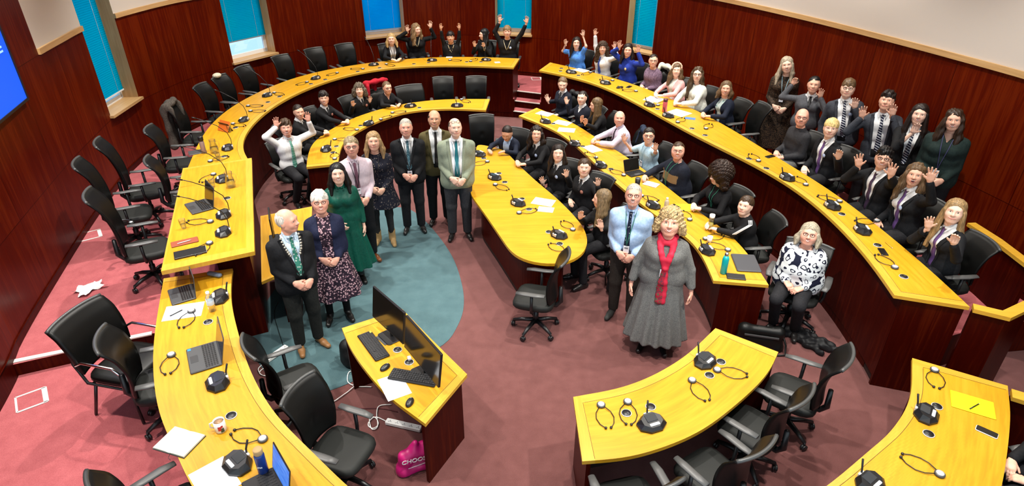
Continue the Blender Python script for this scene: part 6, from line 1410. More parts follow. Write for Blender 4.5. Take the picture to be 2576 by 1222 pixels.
PROTO = {}
def item(kind, px, py, z, rz, label, group):
    mk = {'stub': lambda: make_mic(False), 'goose': lambda: make_mic(True), 'set': make_headset, 'grom': make_grommet}[kind]
    if kind not in PROTO: PROTO[kind] = o = mk()
    else: o = copy_tree(PROTO[kind])
    k_ = {'stub': 1.22, 'goose': 1.12, 'set': 1.18, 'grom': 1.08}[kind]; o.scale = (k_, k_, k_)
    p = at(px, py, z + .01); o.location = (float(p[0]), float(p[1]), z + .0008); o.rotation_euler = (0, 0, rz); o['label'] = label; o['group'] = group; return o
DESKS = dict(A=(A_OUT, A_IN, TOP_OUT, 'long window desk', 'the lectern end'), B=(B_OUT, B_IN, TOP_IN, 'inner window desk', 'the white shirt boy'), C=(C_OUT, C_IN, TOP_OUT, 'raised desk along the wall', 'the steps'),
             D=(D_OUT, D_IN, TOP_IN, 'lower curved desk', 'the steps'), K=(K_OUT, K_IN, TOP_IN, 'short curved desk', 'its open corner'), L=(L_OUT, L_IN, TOP_IN, 'desk with the yellow folder', 'the balustrade'),
             G=(G_OUT, G_IN, TOP_G, 'laptop desk', 'the lectern desk'), E=(None, None, TOP_IN, 'oval table', 'its far end'), H=(None, None, TOP_LEC, 'raised lectern desk', 'the water jug'), J=(None, None, TOP_IN, 'operator desk', 'the monitors'))
ORD = ['first', 'second', 'third', 'fourth', 'fifth', 'sixth', 'seventh', 'eighth', 'ninth', 'tenth', 'eleventh', 'twelfth', 'thirteenth']
def inward(k, p):
    O, I = DESKS[k][0], DESKS[k][1]
    if O is None: return np.array((LD[0], LD[1])) if k == 'H' else unit(np.array((-.62, -.55))) if k == 'E' else np.array((.5, .6))
    q = nearest(O, p[:2]); return unit(np.array(nearest(I, q)) - np.array(q))
MICS = dict(A=[('goose', 572, 373), ('goose', 613, 302), ('goose', 672, 240), ('goose', 794, 197), ('goose', 940, 163), ('goose', 1087, 152), ('goose', 1223, 151)],
            B=[('stub', 820, 376), ('stub', 927, 311), ('stub', 1032, 267), ('stub', 1150, 266)],
            C=[('stub', 1437, 182), ('stub', 1523, 209), ('stub', 1634, 264), ('stub', 1681, 291), ('stub', 1980, 447), ('stub', 2094, 518), ('stub', 2170, 579)],
            D=[('stub', 1372, 306), ('stub', 1446, 362), ('stub', 1512, 416), ('stub', 1643, 517), ('stub', 1779, 630)],
            E=[('stub', 1206, 388), ('stub', 1244, 446), ('stub', 1303, 511), ('stub', 1406, 591)], K=[('stub', 1639, 1066), ('stub', 1774, 909)], L=[('stub', 2330, 1042), ('stub', 2189, 1217)],
            G=[('stub', 551, 748), ('stub', 547, 962), ('stub', 597, 1166)], H=[('goose', 558, 452), ('goose', 562, 541), ('goose', 561, 585)])
SETS = dict(A=[(529, 405, 540, 402), (586, 311, 602, 314), (630, 279, 650, 279), (624, 266, 645, 266), (690, 233, 702, 236), (772, 206, 752, 212), (848, 183, 826, 189), (913, 173, 896, 173), (972, 161, 988, 165), (1132, 151, 1155, 152), (1184, 154, 1196, 149)],
            B=[(842, 399, 842, 386), (842, 350, 862, 350), (898, 326, 878, 324), (958, 300, 975, 294), (987, 283, 1010, 281), (1161, 250, 1175, 255)],
            C=[(1485, 182, 1468, 187), (1541, 202, 1525, 201), (1600, 229, 1578, 227), (1655, 264, 1662, 261), (1705, 307, 1718, 297), (1776, 323, 1786, 313), (1908, 404, 1892, 391), (2027, 464, 2008, 449), (2112, 506, 2076, 497), (2206, 555, 2176, 556), (2251, 672, 2222, 652)],
            D=[(1499, 396, 1478, 385), (1569, 440, 1550, 432), (1614, 492, 1640, 500), (1735, 552, 1720, 535), (1775, 600, 1805, 594), (1831, 628, 1800, 617)],
            E=[(1226, 406, 1200, 412), (1246, 464, 1275, 476), (1306, 535, 1340, 528), (1441, 577, 1420, 560), (1421, 633, 1396, 620)], K=[(1512, 1018, 1527, 1064), (1579, 1010, 1581, 1052), (1741, 956, 1772, 997), (1804, 930, 1860, 940)], L=[(2351, 930, 2356, 972), (2364, 1192, 2278, 1150)],
            G=[(482, 782, 456, 824), (431, 892, 424, 930), (661, 1104, 600, 1090)], H=[(537, 438, 508, 456), (529, 557, 487, 557), (527, 611, 500, 632)])
GROMS = dict(A=[(564, 392), (592, 320), (674, 256), (703, 242), (782, 210), (818, 199), (900, 179), (955, 170), (1041, 160), (1078, 157), (1174, 155), (1210, 155)], B=[(837, 382), (846, 367), (907, 315), (1055, 270)],
             C=[(1412, 171), (1410, 178), (1455, 189), (1654, 273), (1741, 322), (1774, 339), (1884, 398), (1928, 422), (2118, 537), (2208, 615), (2274, 694)], D=[(1392, 310), (1466, 367), (1452, 354), (1537, 424)],
             E=[(1217, 397), (1255, 435), (1270, 457), (1313, 499), (1331, 525), (1381, 582), (1408, 612)], K=[(1637, 1021), (1576, 1037), (1785, 942), (1814, 908)], L=[(2358, 1020), (2337, 1089)], G=[(523, 808), (581, 1043)], H=[(571, 497)], J=[(1000, 878), (1029, 909)])
def lab(base, k, i, n): return ('%s on the %s, %s from %s' % (base, DESKS[k][3], ORD[i], DESKS[k][4])) if n > 1 else '%s on the %s' % (base, DESKS[k][3])
for k, L_ in MICS.items():
    for i, (kd, x, y) in enumerate(L_):
        z = DESKS[k][2]; p = at(x, y, z); d = inward(k, p)
        item(kd, x, y, z, yaw_to(d), lab('gooseneck microphone unit' if kd == 'goose' else 'black microphone unit', k, i, len(L_)), 'desk microphone units')
for k, L_ in SETS.items():
    for i, (x0, y0, x1, y1) in enumerate(L_):
        z = DESKS[k][2]; a, b = at(x0, y0, z), at(x1, y1, z); d = (b - a)[:2]
        item('set', x0, y0, z, yaw_to(d), lab('looped earphone set', k, i, len(L_)), 'looped earphone sets')
for k, L_ in GROMS.items():
    for i, (x, y) in enumerate(L_):
        item('grom', x, y, DESKS[k][2], random.random() * 6, lab('round black cable port', k, i, len(L_)), 'round cable ports')

def place(name, label, cat, px, py, z, rz=0, group=None): p = at(px, py, z); return thing(name, label, cat, (p[0], p[1], z + .0008), rz, group)
def ydir(x0, y0, x1, y1, z): return yaw_to((at(x1, y1, z) - at(x0, y0, z))[:2])
# ---- loose paper
M_INK = mat('grey_print', (.42, .44, .48), .8); M_INKD = mat('pen_ink', (.06, .07, .10), .8)
def paper(px, py, z, rz, label, w=.21, h=.297, lines=True, m=None, group='loose white sheets'):
    t = place('paper_sheet', label, 'paper', px, py, z, rz, group); mb = MB(); mb.box((0, 0, .0012), (w, h, .0012), m or M_PAPER); mb.build('sheet', t)
    if lines:
        mb = MB(); y = h / 2 - .035
        while y > -h / 2 + .05:
            L_ = w * random.uniform(.5, .74); mb.box((-w * .38 + L_ / 2, y, .0021), (L_, .0035, .0003), M_INK); y -= .019 if random.random() < .8 else .034
        mb.build('text_lines', t)
    return t
paper(1370, 286, TOP_IN, .9, 'white sheet nearest the steps end of the lower curved desk'); paper(1415, 309, TOP_IN, 1.0, 'middle white sheet of three at the far end of the lower curved desk'); paper(1425, 327, TOP_IN, 1.35, 'white sheet of the three closest to the man writing')
paper(1490, 374, TOP_IN, .5, 'white sheet under the hands of the man in the lavender shirt'); paper(1462, 177, TOP_OUT, .8, 'white sheet before the girl in the blue T-shirt'); paper(1645, 250, TOP_OUT, .9, 'white sheets before the woman in the pink cardigan', .30)
paper(1708, 284, TOP_OUT, .7, 'white sheets before the woman in the cream top', .30, .33); paper(1367, 508, TOP_IN, 1.2, 'larger white sheet on the oval table beside the waving pupils'); paper(1373, 527, TOP_IN, 1.35, 'smaller white sheet tucked beside the larger one on the oval table', .15, .21)
paper(1130, 144, TOP_OUT, 0, 'small white slip in front of the small dark haired boy', .14, .10, False); paper(1251, 157, TOP_OUT, .2, 'pale pink slip near the open end of the window desk', .12, .12, False, mat('pink_slip', (.8, .6, .62), .8))
paper(462, 783, TOP_G, -1.30, 'white sheet under an earphone set beside the upper laptop', .24, .34, False); paper(540, 1206, TOP_G, .75, 'white page of handwriting at the bottom edge beside the microphone', .24, .32)
paper(992, 972, TOP_IN, .50, 'white printed page under the black keyboard on the operator desk')
paper(1736, 298, TOP_OUT, 1.2, 'small blue card beside the white sheets on the raised desk', .11, .17, False, mat('blue_card', (.06, .16, .50), .6), None)
# ---- books, folders, phones
def slab(name, label, cat, px, py, z, rz, w, h, t_, m, edge=None, group=None, part='cover', r=.006):
    o = place(name, label, cat, px, py, z, rz, group); mb = MB(); mb.rbox((0, 0, t_ / 2), (w, h, t_), m, r); mb.build(part, o)
    if edge: mb = MB(); mb.box((.003, 0, t_ / 2), (w - .004, h - .008, t_ * .6), edge); mb.build('pages', o)
    return o
M_YEL = mat('bright_yellow_card', (.80, .72, .0), .55)
f1 = slab('folder', 'bright yellow folder with a pen on it beside the white phone', 'folder', 2446, 1018, TOP_IN, ydir(2400, 1010, 2500, 1040, TOP_IN) + R(90), .31, .22, .008, M_YEL); f1.rotation_euler[2] = ydir(2410, 1040, 2405, 985, TOP_IN)
f2 = slab('folder', 'bright yellow folder on the lower curved desk behind the curly blonde woman', 'folder', 1722, 523, TOP_IN, ydir(1700, 523, 1690, 505, TOP_IN), .30, .21, .008, M_YEL)
def pen(px, py, z, x1, y1, label, m):
    o = place('pen', label, 'pen', px, py, z, ydir(px, py, x1, y1, z)); mb = MB(); mb.tube([(0, -.07, .006), (0, .05, .006)], .0045, m, 8); mb.build('barrel', o); mb = MB(); mb.tube([(0, .05, .006), (0, .066, .006)], [.004, .001], M_SILVER, 8); mb.build('tip', o); return o
pen(2452, 1022, TOP_IN + .0085, 2470, 1012, 'dark pen lying on the yellow folder', M_BLACK); pen(465, 609, TOP_LEC + .013, 490, 602, 'white pen lying on the red brown folder', M_WHITE); pen(2236, 618, TOP_OUT, 2250, 630, 'thin yellow pencil near the end of the raised desk', mat('pencil_yellow', (.5, .3, .02), .5)); pen(446, 787, TOP_G + .0024, 480, 770, 'dark pen lying on the white sheet by the upper laptop', M_BLACK)
slab('folder', 'red brown leather folder on the lectern desk', 'folder', 465, 610, TOP_LEC, ydir(465, 610, 460, 590, TOP_LEC), .26, .115, .012, mat('red_brown_leather', (.26, .055, .022), .5)); slab('notebook', 'closed black notebook at the near end of the lectern desk', 'notebook', 479, 637, TOP_LEC, ydir(479, 637, 474, 610, TOP_LEC), .30, .15, .018, M_BLACK, M_PAPER)
slab('notebook', 'black booklet with white marks at the near end of the lower curved desk', 'notebook', 1851, 697, TOP_IN, ydir(1825, 695, 1880, 700, TOP_IN) + R(90), .20, .11, .014, M_BLACK)
slab('notebook', 'white notebook under the hand of the woman in navy and camel', 'notebook', 1638, 464, TOP_IN, ydir(1638, 464, 1660, 470, TOP_IN), .15, .21, .01, M_WHITE)
slab('tablet', 'flat dark grey tablet beside the black capped bottle', 'tablet', 497, 383, TOP_OUT, ydir(497, 383, 490, 365, TOP_OUT), .24, .17, .01, M_DGREY)
def phone(px, py, z, rz, label, m, rim):
    o = place('mobile_phone', label, 'phone', px, py, z, rz, 'mobile phones'); mb = MB(); mb.rbox((0, 0, .004), (.072, .15, .008), rim, .012); mb.build('case', o); mb = MB(); mb.rbox((0, 0, .0083), (.065, .142, .001), m, .009); mb.build('display', o)
phone(2482, 1087, TOP_IN, ydir(2460, 1078, 2505, 1098, TOP_IN), 'white cased mobile phone on the desk with the yellow folder', M_SCREENOFF, M_WHITE); phone(2221, 634, TOP_OUT, ydir(2213, 620, 2230, 645, TOP_OUT), 'black phone near the balustrade end of the raised desk', M_SCREENOFF, M_BLACK)
phone(1937, 394, TOP_OUT, ydir(1925, 396, 1950, 390, TOP_OUT), 'thick black phone by the bald man in the grey jumper', M_SCREENOFF, M_BLACK); phone(1582, 219, TOP_OUT, ydir(1575, 223, 1592, 215, TOP_OUT), 'black phone beside a coiled black cable on the raised desk', M_SCREENOFF, M_BLACK); phone(1700, 520, TOP_IN, ydir(1690, 515, 1712, 527, TOP_IN), 'black phone beside the yellow folder on the lower curved desk', M_SCREENOFF, M_BLACK)
o = place('coiled_cable', 'tangled black cable lying beside a phone on the raised desk', 'cable', 1559, 222, TOP_OUT); mb = MB(); mb.tube([(.05 * math.cos(a * 1.0) * (1 + .3 * math.sin(2.3 * a)), .04 * math.sin(a) * (1 + .3 * math.cos(1.7 * a)), .007 + .012 * (1 + math.sin(a * 1.37)) / 2 + a * .0006) for a in np.linspace(0, 25, 110)], .006, M_BLACK, 6); mb.build('loops', o)
# open notebook
o = place('open_notebook', 'open notebook with handwriting on its first page', 'notebook', 452, 1113, TOP_G, ydir(419, 1156, 485, 1090, TOP_G)); 
M_CREAMP = mat('cream_page', (.66, .66, .52), .8)
for s_ in (1, -1):
    mb = MB(); vs = []; n = 8
    for k in range(n + 1):
        x = s_ * .135 * k / n; zz = .010 + .006 * math.sin(min(1, k / 3) * math.pi / 2)
        for y in (-.105, .105): vs += [(x, y, zz), (x, y, .003)]
    fs = []
    for k in range(n):
        a = 4 * k; b = a + 4; fs += [(a, b, b + 2, a + 2), (a + 1, a + 3, b + 3, b + 1), (a, a + 1, b + 1, b), (a + 2, b + 2, b + 3, a + 3)]
    fs.append((4 * n, 4 * n + 1, 4 * n + 3, 4 * n + 2)); mb.add(vs, fs, M_CREAMP); mb.build('page', o)
mb = MB(); mb.box((0, 0, .0015), (.28, .22, .002), M_BLACK); mb.build('cover', o)
mb = MB()
for k in range(6):
    y = .085 - k * .014; x = -.122
    while x < -.03 - random.random() * .05: w_ = random.uniform(.008, .022); mb.box((x + w_ / 2, y, .0167), (w_, .003, .0006), M_INK); x += w_ + .006
mb.build('handwriting', o); mb = MB(); mb.tube([(.02, -.105, .012), (.03, -.14, .004), (.06, -.15, .003)], .0018, M_BLACK, 5); mb.build('ribbon', o)
# ---- laptops
def laptop(px, py, z, rz, label, open_deg=100, w=.33, d=.23, body=M_DGREY, scr=None, scale=1, back=None):
    o = place('laptop', label, 'laptop', px, py, z, rz, 'laptops'); mb = MB(); mb.rbox((0, 0, .009), (w, d, .016), body, .012); mb.build('base', o)
    mb = MB()
    for r_ in range(5):
        for c_ in range(12): mb.box((-w * .42 + c_ * w * .0765 + .0, d * .36 - r_ * .021, .0182), (w * .062, .016, .002), M_BLACK)
    mb.build('keyboard', o)
    mb = MB(); mb.rbox((0, -d * .30, .0175), (.10, .06, .001), M_DGREY if body is not M_DGREY else M_GREY2, .004); mb.build('touchpad', o)
    T = Matrix.Translation((0, d / 2 - .004, .017)) @ Matrix.Rotation(R(open_deg - 90), 4, 'X') if False else Matrix.Translation((0, d / 2 - .004, .017)) @ Matrix.Rotation(-R(open_deg - 90), 4, 'X')
    mb = MB(); mb.rbox((0, .003, 0), (w, d, .007), back or body, .012, 0, T @ Matrix.Translation((0, 0, d / 2)) @ Matrix.Rotation(R(90), 4, 'X')); lid = mb.build('screen_lid', o)
    mb = MB(); q = T @ Matrix.Translation((0, -.0042, d / 2)); vs = [q @ Vector(v) for v in ((-w / 2 + .01, 0, -d / 2 + .012), (w / 2 - .01, 0, -d / 2 + .012), (w / 2 - .01, 0, d / 2 - .01), (-w / 2 + .01, 0, d / 2 - .01))]
    mb.add(vs, [(0, 1, 2, 3)], scr or M_SCREENOFF); dp = mb.build('display', lid)
    return o, T, d, w
M_GREY2 = mat('graphite', (.035, .036, .038), .35)
laptop(458, 742, TOP_G, ydir(440, 745, 520, 722, TOP_G), 'open black laptop nearest the lectern desk, screen standing edge on', 98, .30, .22)
lt = laptop(514, 900, TOP_G, ydir(480, 912, 562, 887, TOP_G), 'open black laptop with a blue sticker behind the brown backed chair', 105, .36, .25)[0]
mb = MB(); mb.box((-.15, -.10, .0183), (.03, .026, .0006), mat('blue_sticker', (.02, .22, .55), .4)); mb.build('sticker', lt)
# bright blue laptop screen at the frame's foot
m_, nt_, b_ = newmat('lit_blue_desktop'); uvn = N(nt_, 'ShaderNodeTexCoord').outputs['Object']; c_ = ramp(nt_, noise(nt_, mapped(nt_, uvn, (3, 3, 22)), 3, 3), [(.35, (.03, .16, .75)), (.6, (.10, .30, .85)), (.8, (.30, .50, .92))])
nt_.links.new(c_, b_.inputs['Emission Color']); b_.inputs['Emission Strength'].default_value = .85; b_.inputs['Base Color'].default_value = (.02, .05, .2, 1); M_LITSCR = m_
laptop(668, 1236, TOP_G, ydir(650, 1245, 770, 1168, TOP_G) - R(8), 'open laptop with a lit blue screen at the bottom edge', 102, .32, .22, M_BLACK, M_LITSCR)
laptop(501, 521, TOP_LEC, ydir(475, 524, 545, 505, TOP_LEC), 'open black laptop in the middle of the lectern desk', 104, .33, .24)
laptop(1598, 437, TOP_IN, ydir(1600, 440, 1560, 415, TOP_IN) , 'small open black laptop between the lavender shirt man and the pale blue waver', 110, .27, .18, M_BLACK)
cl = slab('laptop', 'closed dark grey laptop at the near end of the lower curved desk', 'laptop', 1876, 663, TOP_IN, ydir(1868, 640, 1882, 690, TOP_IN), .27, .37, .02, mat('slate_lid', (.045, .047, .055), .4), None, 'laptops', 'lid', .014); cl.rotation_euler[2] = ydir(1868, 642, 1888, 690, TOP_IN)
mb = MB(); mb.rbox((0, 0, .0045), (.262, .362, .008), M_BLACK, .014); mb.build('base', cl)
# orange tablet folio
o = place('tablet', 'tablet in an orange folding stand on the window desk', 'tablet', 560, 331, TOP_OUT, ydir(549, 334, 571, 331, TOP_OUT) + R(35)); M_OR = mat('orange_folio', (.62, .13, .01), .55)
mb = MB(); T = Matrix.Rotation(R(-30), 4, 'X'); mb.rbox((0, 0, .09), (.24, .007, .17), M_OR, .003, 0, T); mb.build('folio_cover', o); mb = MB(); T2 = Matrix.Translation((0, .105, 0)) @ Matrix.Rotation(R(28), 4, 'X'); mb.rbox((0, 0, .07), (.24, .006, .15), M_BLACK, .003, 0, T2); mb.build('stand_flap', o)
# ---- bottles, glasses, jug, mug
def vessel(name, label, cat, px, py, z, prof, m, parts=(), rz=0, group=None, seg=20):
    o = place(name, label, cat, px, py, z, rz, group); mb = MB(); mb.lathe((0, 0, 0), prof, m, seg); mb.build('body' if name != 'drinking_glass' else 'glass_wall', o)
    for nm, pr, mm in parts: mb = MB(); mb.lathe((0, 0, 0), pr, mm, seg); mb.build(nm, o)
    return o
M_WATER = glass('water', (.90, .93, .92))
GL = [(.026, .001), (.030, .03), (.034, .11), (.032, .11), (.028, .03), (.022, .006)]
WATERP = ('water', [(.0, .007), (.024, .008), (.028, .05), (.0, .05)], M_WATER)
for (x, y, z, lb) in [(463, 574, TOP_LEC, 'drinking glass on the lectern desk beside the folder'), (536, 470, TOP_LEC, 'drinking glass in front of the lectern jug'), (550, 402, TOP_OUT, 'drinking glass close to the lectern end of the window desk'), (578, 332, TOP_OUT, 'small drinking glass beside the orange tablet')]:
    vessel('drinking_glass', lb, 'glass', x, y, z, GL, M_GLASS, [WATERP], group='drinking glasses')
for (x, y, z, lb) in [(582, 470, TOP_LEC, 'glass water jug on the lectern desk'), (541, 384, TOP_OUT, 'glass water jug on the window desk by the black capped bottle')]:
    o = vessel('water_jug', lb, 'jug', x, y, z, [(.045, .001), (.058, .02), (.056, .09), (.040, .15), (.046, .20), (.043, .20), (.037, .15), (.052, .09), (.052, .02)], M_GLASS, [('water', [(0, .012), (.050, .013), (.052, .085), (0, .086)], M_WATER)], group='water jugs')
    mb = MB(); mb.tube([(.042, 0, .18), (.085, 0, .17), (.09, 0, .10), (.056, 0, .06)], .006, M_GLASS, 6); mb.build('handle', o)
vessel('thermos_flask', 'tall clear bottle with a black lid on the window desk', 'bottle', 514, 385, TOP_OUT, [(.03, .001), (.034, .01), (.034, .17), (.026, .19), (.0, .19)], mat('frosted_plastic', (.40, .30, .30), .3, trans=.5), [('lid', [(.03, .19), (.036, .195), (.036, .245), (.03, .255), (0, .255)], M_BLACK)])
vessel('water_bottle', 'clear plastic water bottle with a white cap by the upper laptop', 'bottle', 535, 781, TOP_G, [(.030, .001), (.034, .01), (.034, .05), (.031, .055), (.034, .06), (.034, .15), (.014, .19), (.014, .195), (.012, .195), (.03, .15), (.03, .01)], M_GLASS, [('label_band', [(.0342, .075), (.0346, .076), (.0346, .12), (.0342, .121)], mat('pale_label', (.55, .65, .75), .5)), ('cap', [(.016, .193), (.017, .194), (.017, .215), (0, .216)], M_WHITE)])
o = vessel('insulated_bottle', 'dark blue bottle with a cork lid beside the microphone', 'bottle', 664, 1188, TOP_G, [(.030, .001), (.035, .006), (.035, .17), (.031, .185), (0, .186)], mat('navy_enamel', (.006, .030, .16), .35), [('cork_lid', [(.029, .186), (.031, .19), (.031, .225), (.028, .23), (0, .23)], mat('cork', (.42, .27, .12), .8))])
mb = MB(); 
for k in range(4): mb.box((-.012 + k * .009, -.0352, .085 + .002 * (k % 2)), (.006, .0015, .010), M_WHITE)
mb.build('logo_marks', o)
o = vessel('steel_bottle', 'turquoise metal bottle at the near end of the lower curved desk', 'bottle', 1819, 687, TOP_IN, [(.032, .001), (.036, .006), (.036, .19), (.024, .225), (0, .226)], mat('turquoise_enamel', (.0, .34, .36), .35), [('lid', [(.019, .226), (.021, .228), (.021, .26), (.014, .268), (0, .268)], M_CHROME)])
vessel('plastic_bottle', 'clear bottle with a white foam top before the boy in the tracksuit', 'bottle', 1786, 577, TOP_IN, [(.030, .001), (.036, .01), (.036, .12), (.030, .17), (.027, .17), (.032, .12), (.032, .01)], M_GLASS, [('drink', [(0, .01), (.031, .012), (.031, .09), (0, .091)], mat('lemon_drink', (.75, .62, .12), .3)), ('lid', [(.031, .17), (.033, .175), (.033, .21), (0, .212)], M_WHITE)])
vessel('plastic_bottle', 'pale plastic bottle standing beside the yellow folder', 'bottle', 1675, 528, TOP_IN, [(.028, .001), (.031, .01), (.031, .12), (.014, .16), (0, .161)], mat('milky_plastic', (.50, .42, .30), .3), [('cap', [(.015, .161), (.016, .162), (.016, .18), (0, .181)], M_WHITE)])
vessel('drink_bottle', 'pink bottle with a dark lid on the raised desk', 'bottle', 1671, 281, TOP_OUT, [(.034, .001), (.038, .006), (.038, .17), (.034, .18), (0, .181)], mat('coral_plastic', (.62, .10, .12), .4), [('lid', [(.036, .181), (.038, .184), (.038, .225), (0, .23)], mat('plum_lid', (.10, .02, .03), .4))])
vessel('travel_cup', 'black lidded cup behind the man in the blue shirt', 'cup', 1603, 468, TOP_IN, [(.030, .001), (.034, .01), (.040, .11), (0, .111)], M_BLACK, [('lid', [(.041, .111), (.042, .114), (.038, .126), (0, .128)], M_DGREY)])
vessel('paper_cup', 'small white cup beside the microphone before the tracksuit boy', 'cup', 1784, 609, TOP_IN, [(.026, .001), (.034, .075), (.031, .075), (.024, .006)], M_WHITE, [('lid', [(.035, .072), (.035, .078), (0, .08)], M_WHITE)])
o = vessel('coffee_mug', 'white mug of milky tea with a printed picture on its side', 'mug', 557, 1082, TOP_G, [(.034, .001), (.040, .006), (.041, .10), (.037, .10), (.036, .012), (0, .012)], mat('mug_white', (.74, .72, .70), .3), [('tea', [(0, .086), (.0365, .087), (0, .0875)], mat('milky_tea', (.30, .17, .08), .25))])
mb = MB(); mb.tube([(-.040, -.0, .085), (-.066, -.01, .075), (-.068, -.01, .04), (-.040, 0, .022)], .006, _mc['mug_white'], 8); mb.build('handle', o)
mb = MB(); M_RED = mat('print_red', (.45, .02, .03), .4); M_GRNP = mat('print_dark', (.02, .05, .03), .4)
for a0, a1, z0, z1, mm in ((-1.5, -.9, .03, .07, M_RED), (-1.1, -.5, .012, .05, M_GRNP), (-.95, -.6, .055, .075, M_RED)):
    A_ = np.linspace(a0, a1, 5); mb.add([(.0412 * math.cos(a), .0412 * math.sin(a), z) for z in (z0, z1) for a in A_], [(k, k + 1, 6 + k, 5 + k) for k in range(4)], mm)
mb.build('printed_picture', o)
o = place('glasses_case', 'blue grey spectacle case behind the upper laptop', 'case', 541, 695, TOP_G, ydir(520, 690, 560, 698, TOP_G) + R(90)); 
link_mesh('shell', [solid([cone((-.06, 0, .026), (.06, 0, .026), .028, None, (0, 0, 1), 1.3)], .005, .01, mat('blue_grey_case', (.13, .17, .24), .35))], o)
o = place('headphones', 'large black headphones lying on a lectern chair seat', 'headphones', 312, 570, ZU + .505, .6)
mb = MB(); mb.tube([(.085 * math.cos(a), .0 + .085 * math.sin(a), .03 + .02 * math.sin(a)) for a in np.linspace(-.2, 3.34, 14)], .012, M_BLACK, 8); mb.build('head_band', o)
for s_ in (1, -1): mb = MB(); mb.lathe((s_ * .085, -.03, .001), [(.03, 0), (.04, .01), (.04, .04), (.03, .05), (0, .05)], M_LEATHER, 14); mb.lathe((s_ * .085, -.03, .0515), [(0, 0), (.022, .0), (.02, .004), (0, .004)], M_SILVER, 12); mb.build('ear_cup', o)
# ---- operator's desk: monitors, keyboards, mice
def monitor(px0, py0, px1, py1, z, label, h=.34):
    """stands between two photo points of its lower edge"""
    a, b = at(px0, py0, z + .10), at(px1, py1, z + .10); c = (a + b) / 2; d = (b - a)[:2]; w = float(np.linalg.norm(d)); rz = math.atan2(d[1], d[0])
    o = thing('monitor', label, 'monitor', (c[0], c[1], z + .001), rz, 'desk monitors'); T = Matrix.Translation((0, 0, .095)) @ Matrix.Rotation(R(-8), 4, 'X')
    mb = MB(); mb.rbox((0, .012, h / 2), (w, .022, h), M_BLACK, .005, 0, T); mb.build('housing', o)
    q = T @ Matrix.Translation((0, .0004, h / 2)); vs = [q @ Vector(v) for v in ((-w / 2 + .008, 0, -h / 2 + .014), (w / 2 - .008, 0, -h / 2 + .014), (w / 2 - .008, 0, h / 2 - .008), (-w / 2 + .008, 0, h / 2 - .008))]
    mb = MB(); mb.add(vs, [(0, 1, 2, 3)], M_SCREENOFF); mb.build('display', o)
    mb = MB(); mb.tube([(0, .05, .012), (0, .055, .12), (0, .035, .2)], .022, M_BLACK, 10); mb.build('stand_neck', o); mb = MB(); mb.rbox((0, .03, .006), (.22, .18, .012), M_BLACK, .03); mb.build('stand_foot', o); return o
monitor(936, 795, 1013, 866, TOP_IN, 'black monitor at the far end of the operator desk')
monitor(1016, 871, 1102, 975, TOP_IN, 'black monitor nearer the camera on the operator desk')
def keyboard(px, py, rz, label):
    o = place('keyboard', label, 'keyboard', px, py, TOP_IN, rz, 'desk keyboards'); mb = MB(); mb.rbox((0, 0, .010), (.44, .145, .018), M_BLACK, .012); mb.build('base', o); mb = MB()
    for r_ in range(5):
        for c_ in range(19):
            if c_ in (14, 15) and r_ == 3: continue
            mb.box((-.198 + c_ * .022, .045 - r_ * .0225, .0215), (.018, .018, .005), M_KEY)
    mb.build('key_field', o); return o
M_KEY = mat('key_black', (.016, .016, .018), .5)
ka = keyboard(939, 871, ydir(915, 838, 965, 905, TOP_IN) + R(90), 'black keyboard before the far monitor'); keyboard(1041, 951, ydir(985, 945, 1098, 965, TOP_IN) + R(90), 'black keyboard before the near monitor')
mb = MB(); mb.box((-.19, .055, .0245), (.03, .018, .0006), mat('yellow_tag', (.7, .6, .05), .6)); mb.build('sticker', ka)
def mouse(px, py, rz, label):
    o = place('computer_mouse', label, 'mouse', px, py, TOP_IN, rz, 'computer mice'); f = Field([ell((0, 0, .008), np.array((.032, .056, .028)))], .004).add([ell((0, 0, .008), np.array((.032, .056, .028)))], .002); f.cut(lambda x, y, z: -z + .001 + 0 * x + 0 * y); v, q = f.mesh(); link_mesh('shell', [(v, q, M_BLACK)], o)
    mb = MB(); mb.tube([(0, .025, .034), (0, .038, .030)], .004, M_GREY, 6); mb.build('scroll_wheel', o)
mouse(969, 926, ydir(958, 935, 982, 917, TOP_IN), 'black mouse between the two keyboards'); mouse(1031, 1014, ydir(1024, 1024, 1036, 1003, TOP_IN), 'black mouse near the front edge of the operator desk')
o = place('adapter', 'small white plug lying in the cable port under the near monitor', 'plug', 1030, 903, TOP_IN + .0075, .4); mb = MB(); mb.rbox((0, 0, .012), (.03, .045, .022), M_WHITE, .006); mb.build('body', o)
mat_o = slab('mouse_pad', 'dark flat pad under the far monitor', 'pad', 968, 853, TOP_IN, ydir(940, 835, 990, 880, TOP_IN) + R(90), .17, .10, .004, M_DGREY); 
# narrow dark display seen edge on behind the man with the chain
o = place('desk_display', 'thin dark display standing edge on behind the bald man', 'monitor', 690, 598, .74, ydir(690, 598, 683, 520, .74) + R(90)); 
mb = MB(); mb.rbox((0, 0, .20), (.34, .018, .28), M_BLACK, .004); mb.build('panel', o); mb = MB(); mb.rbox((0, 0, .004), (.16, .12, .008), M_BLACK, .02); mb.tube([(0, .0, .008), (0, 0, .1)], .014, M_BLACK, 8); mb.build('stand_foot', o)
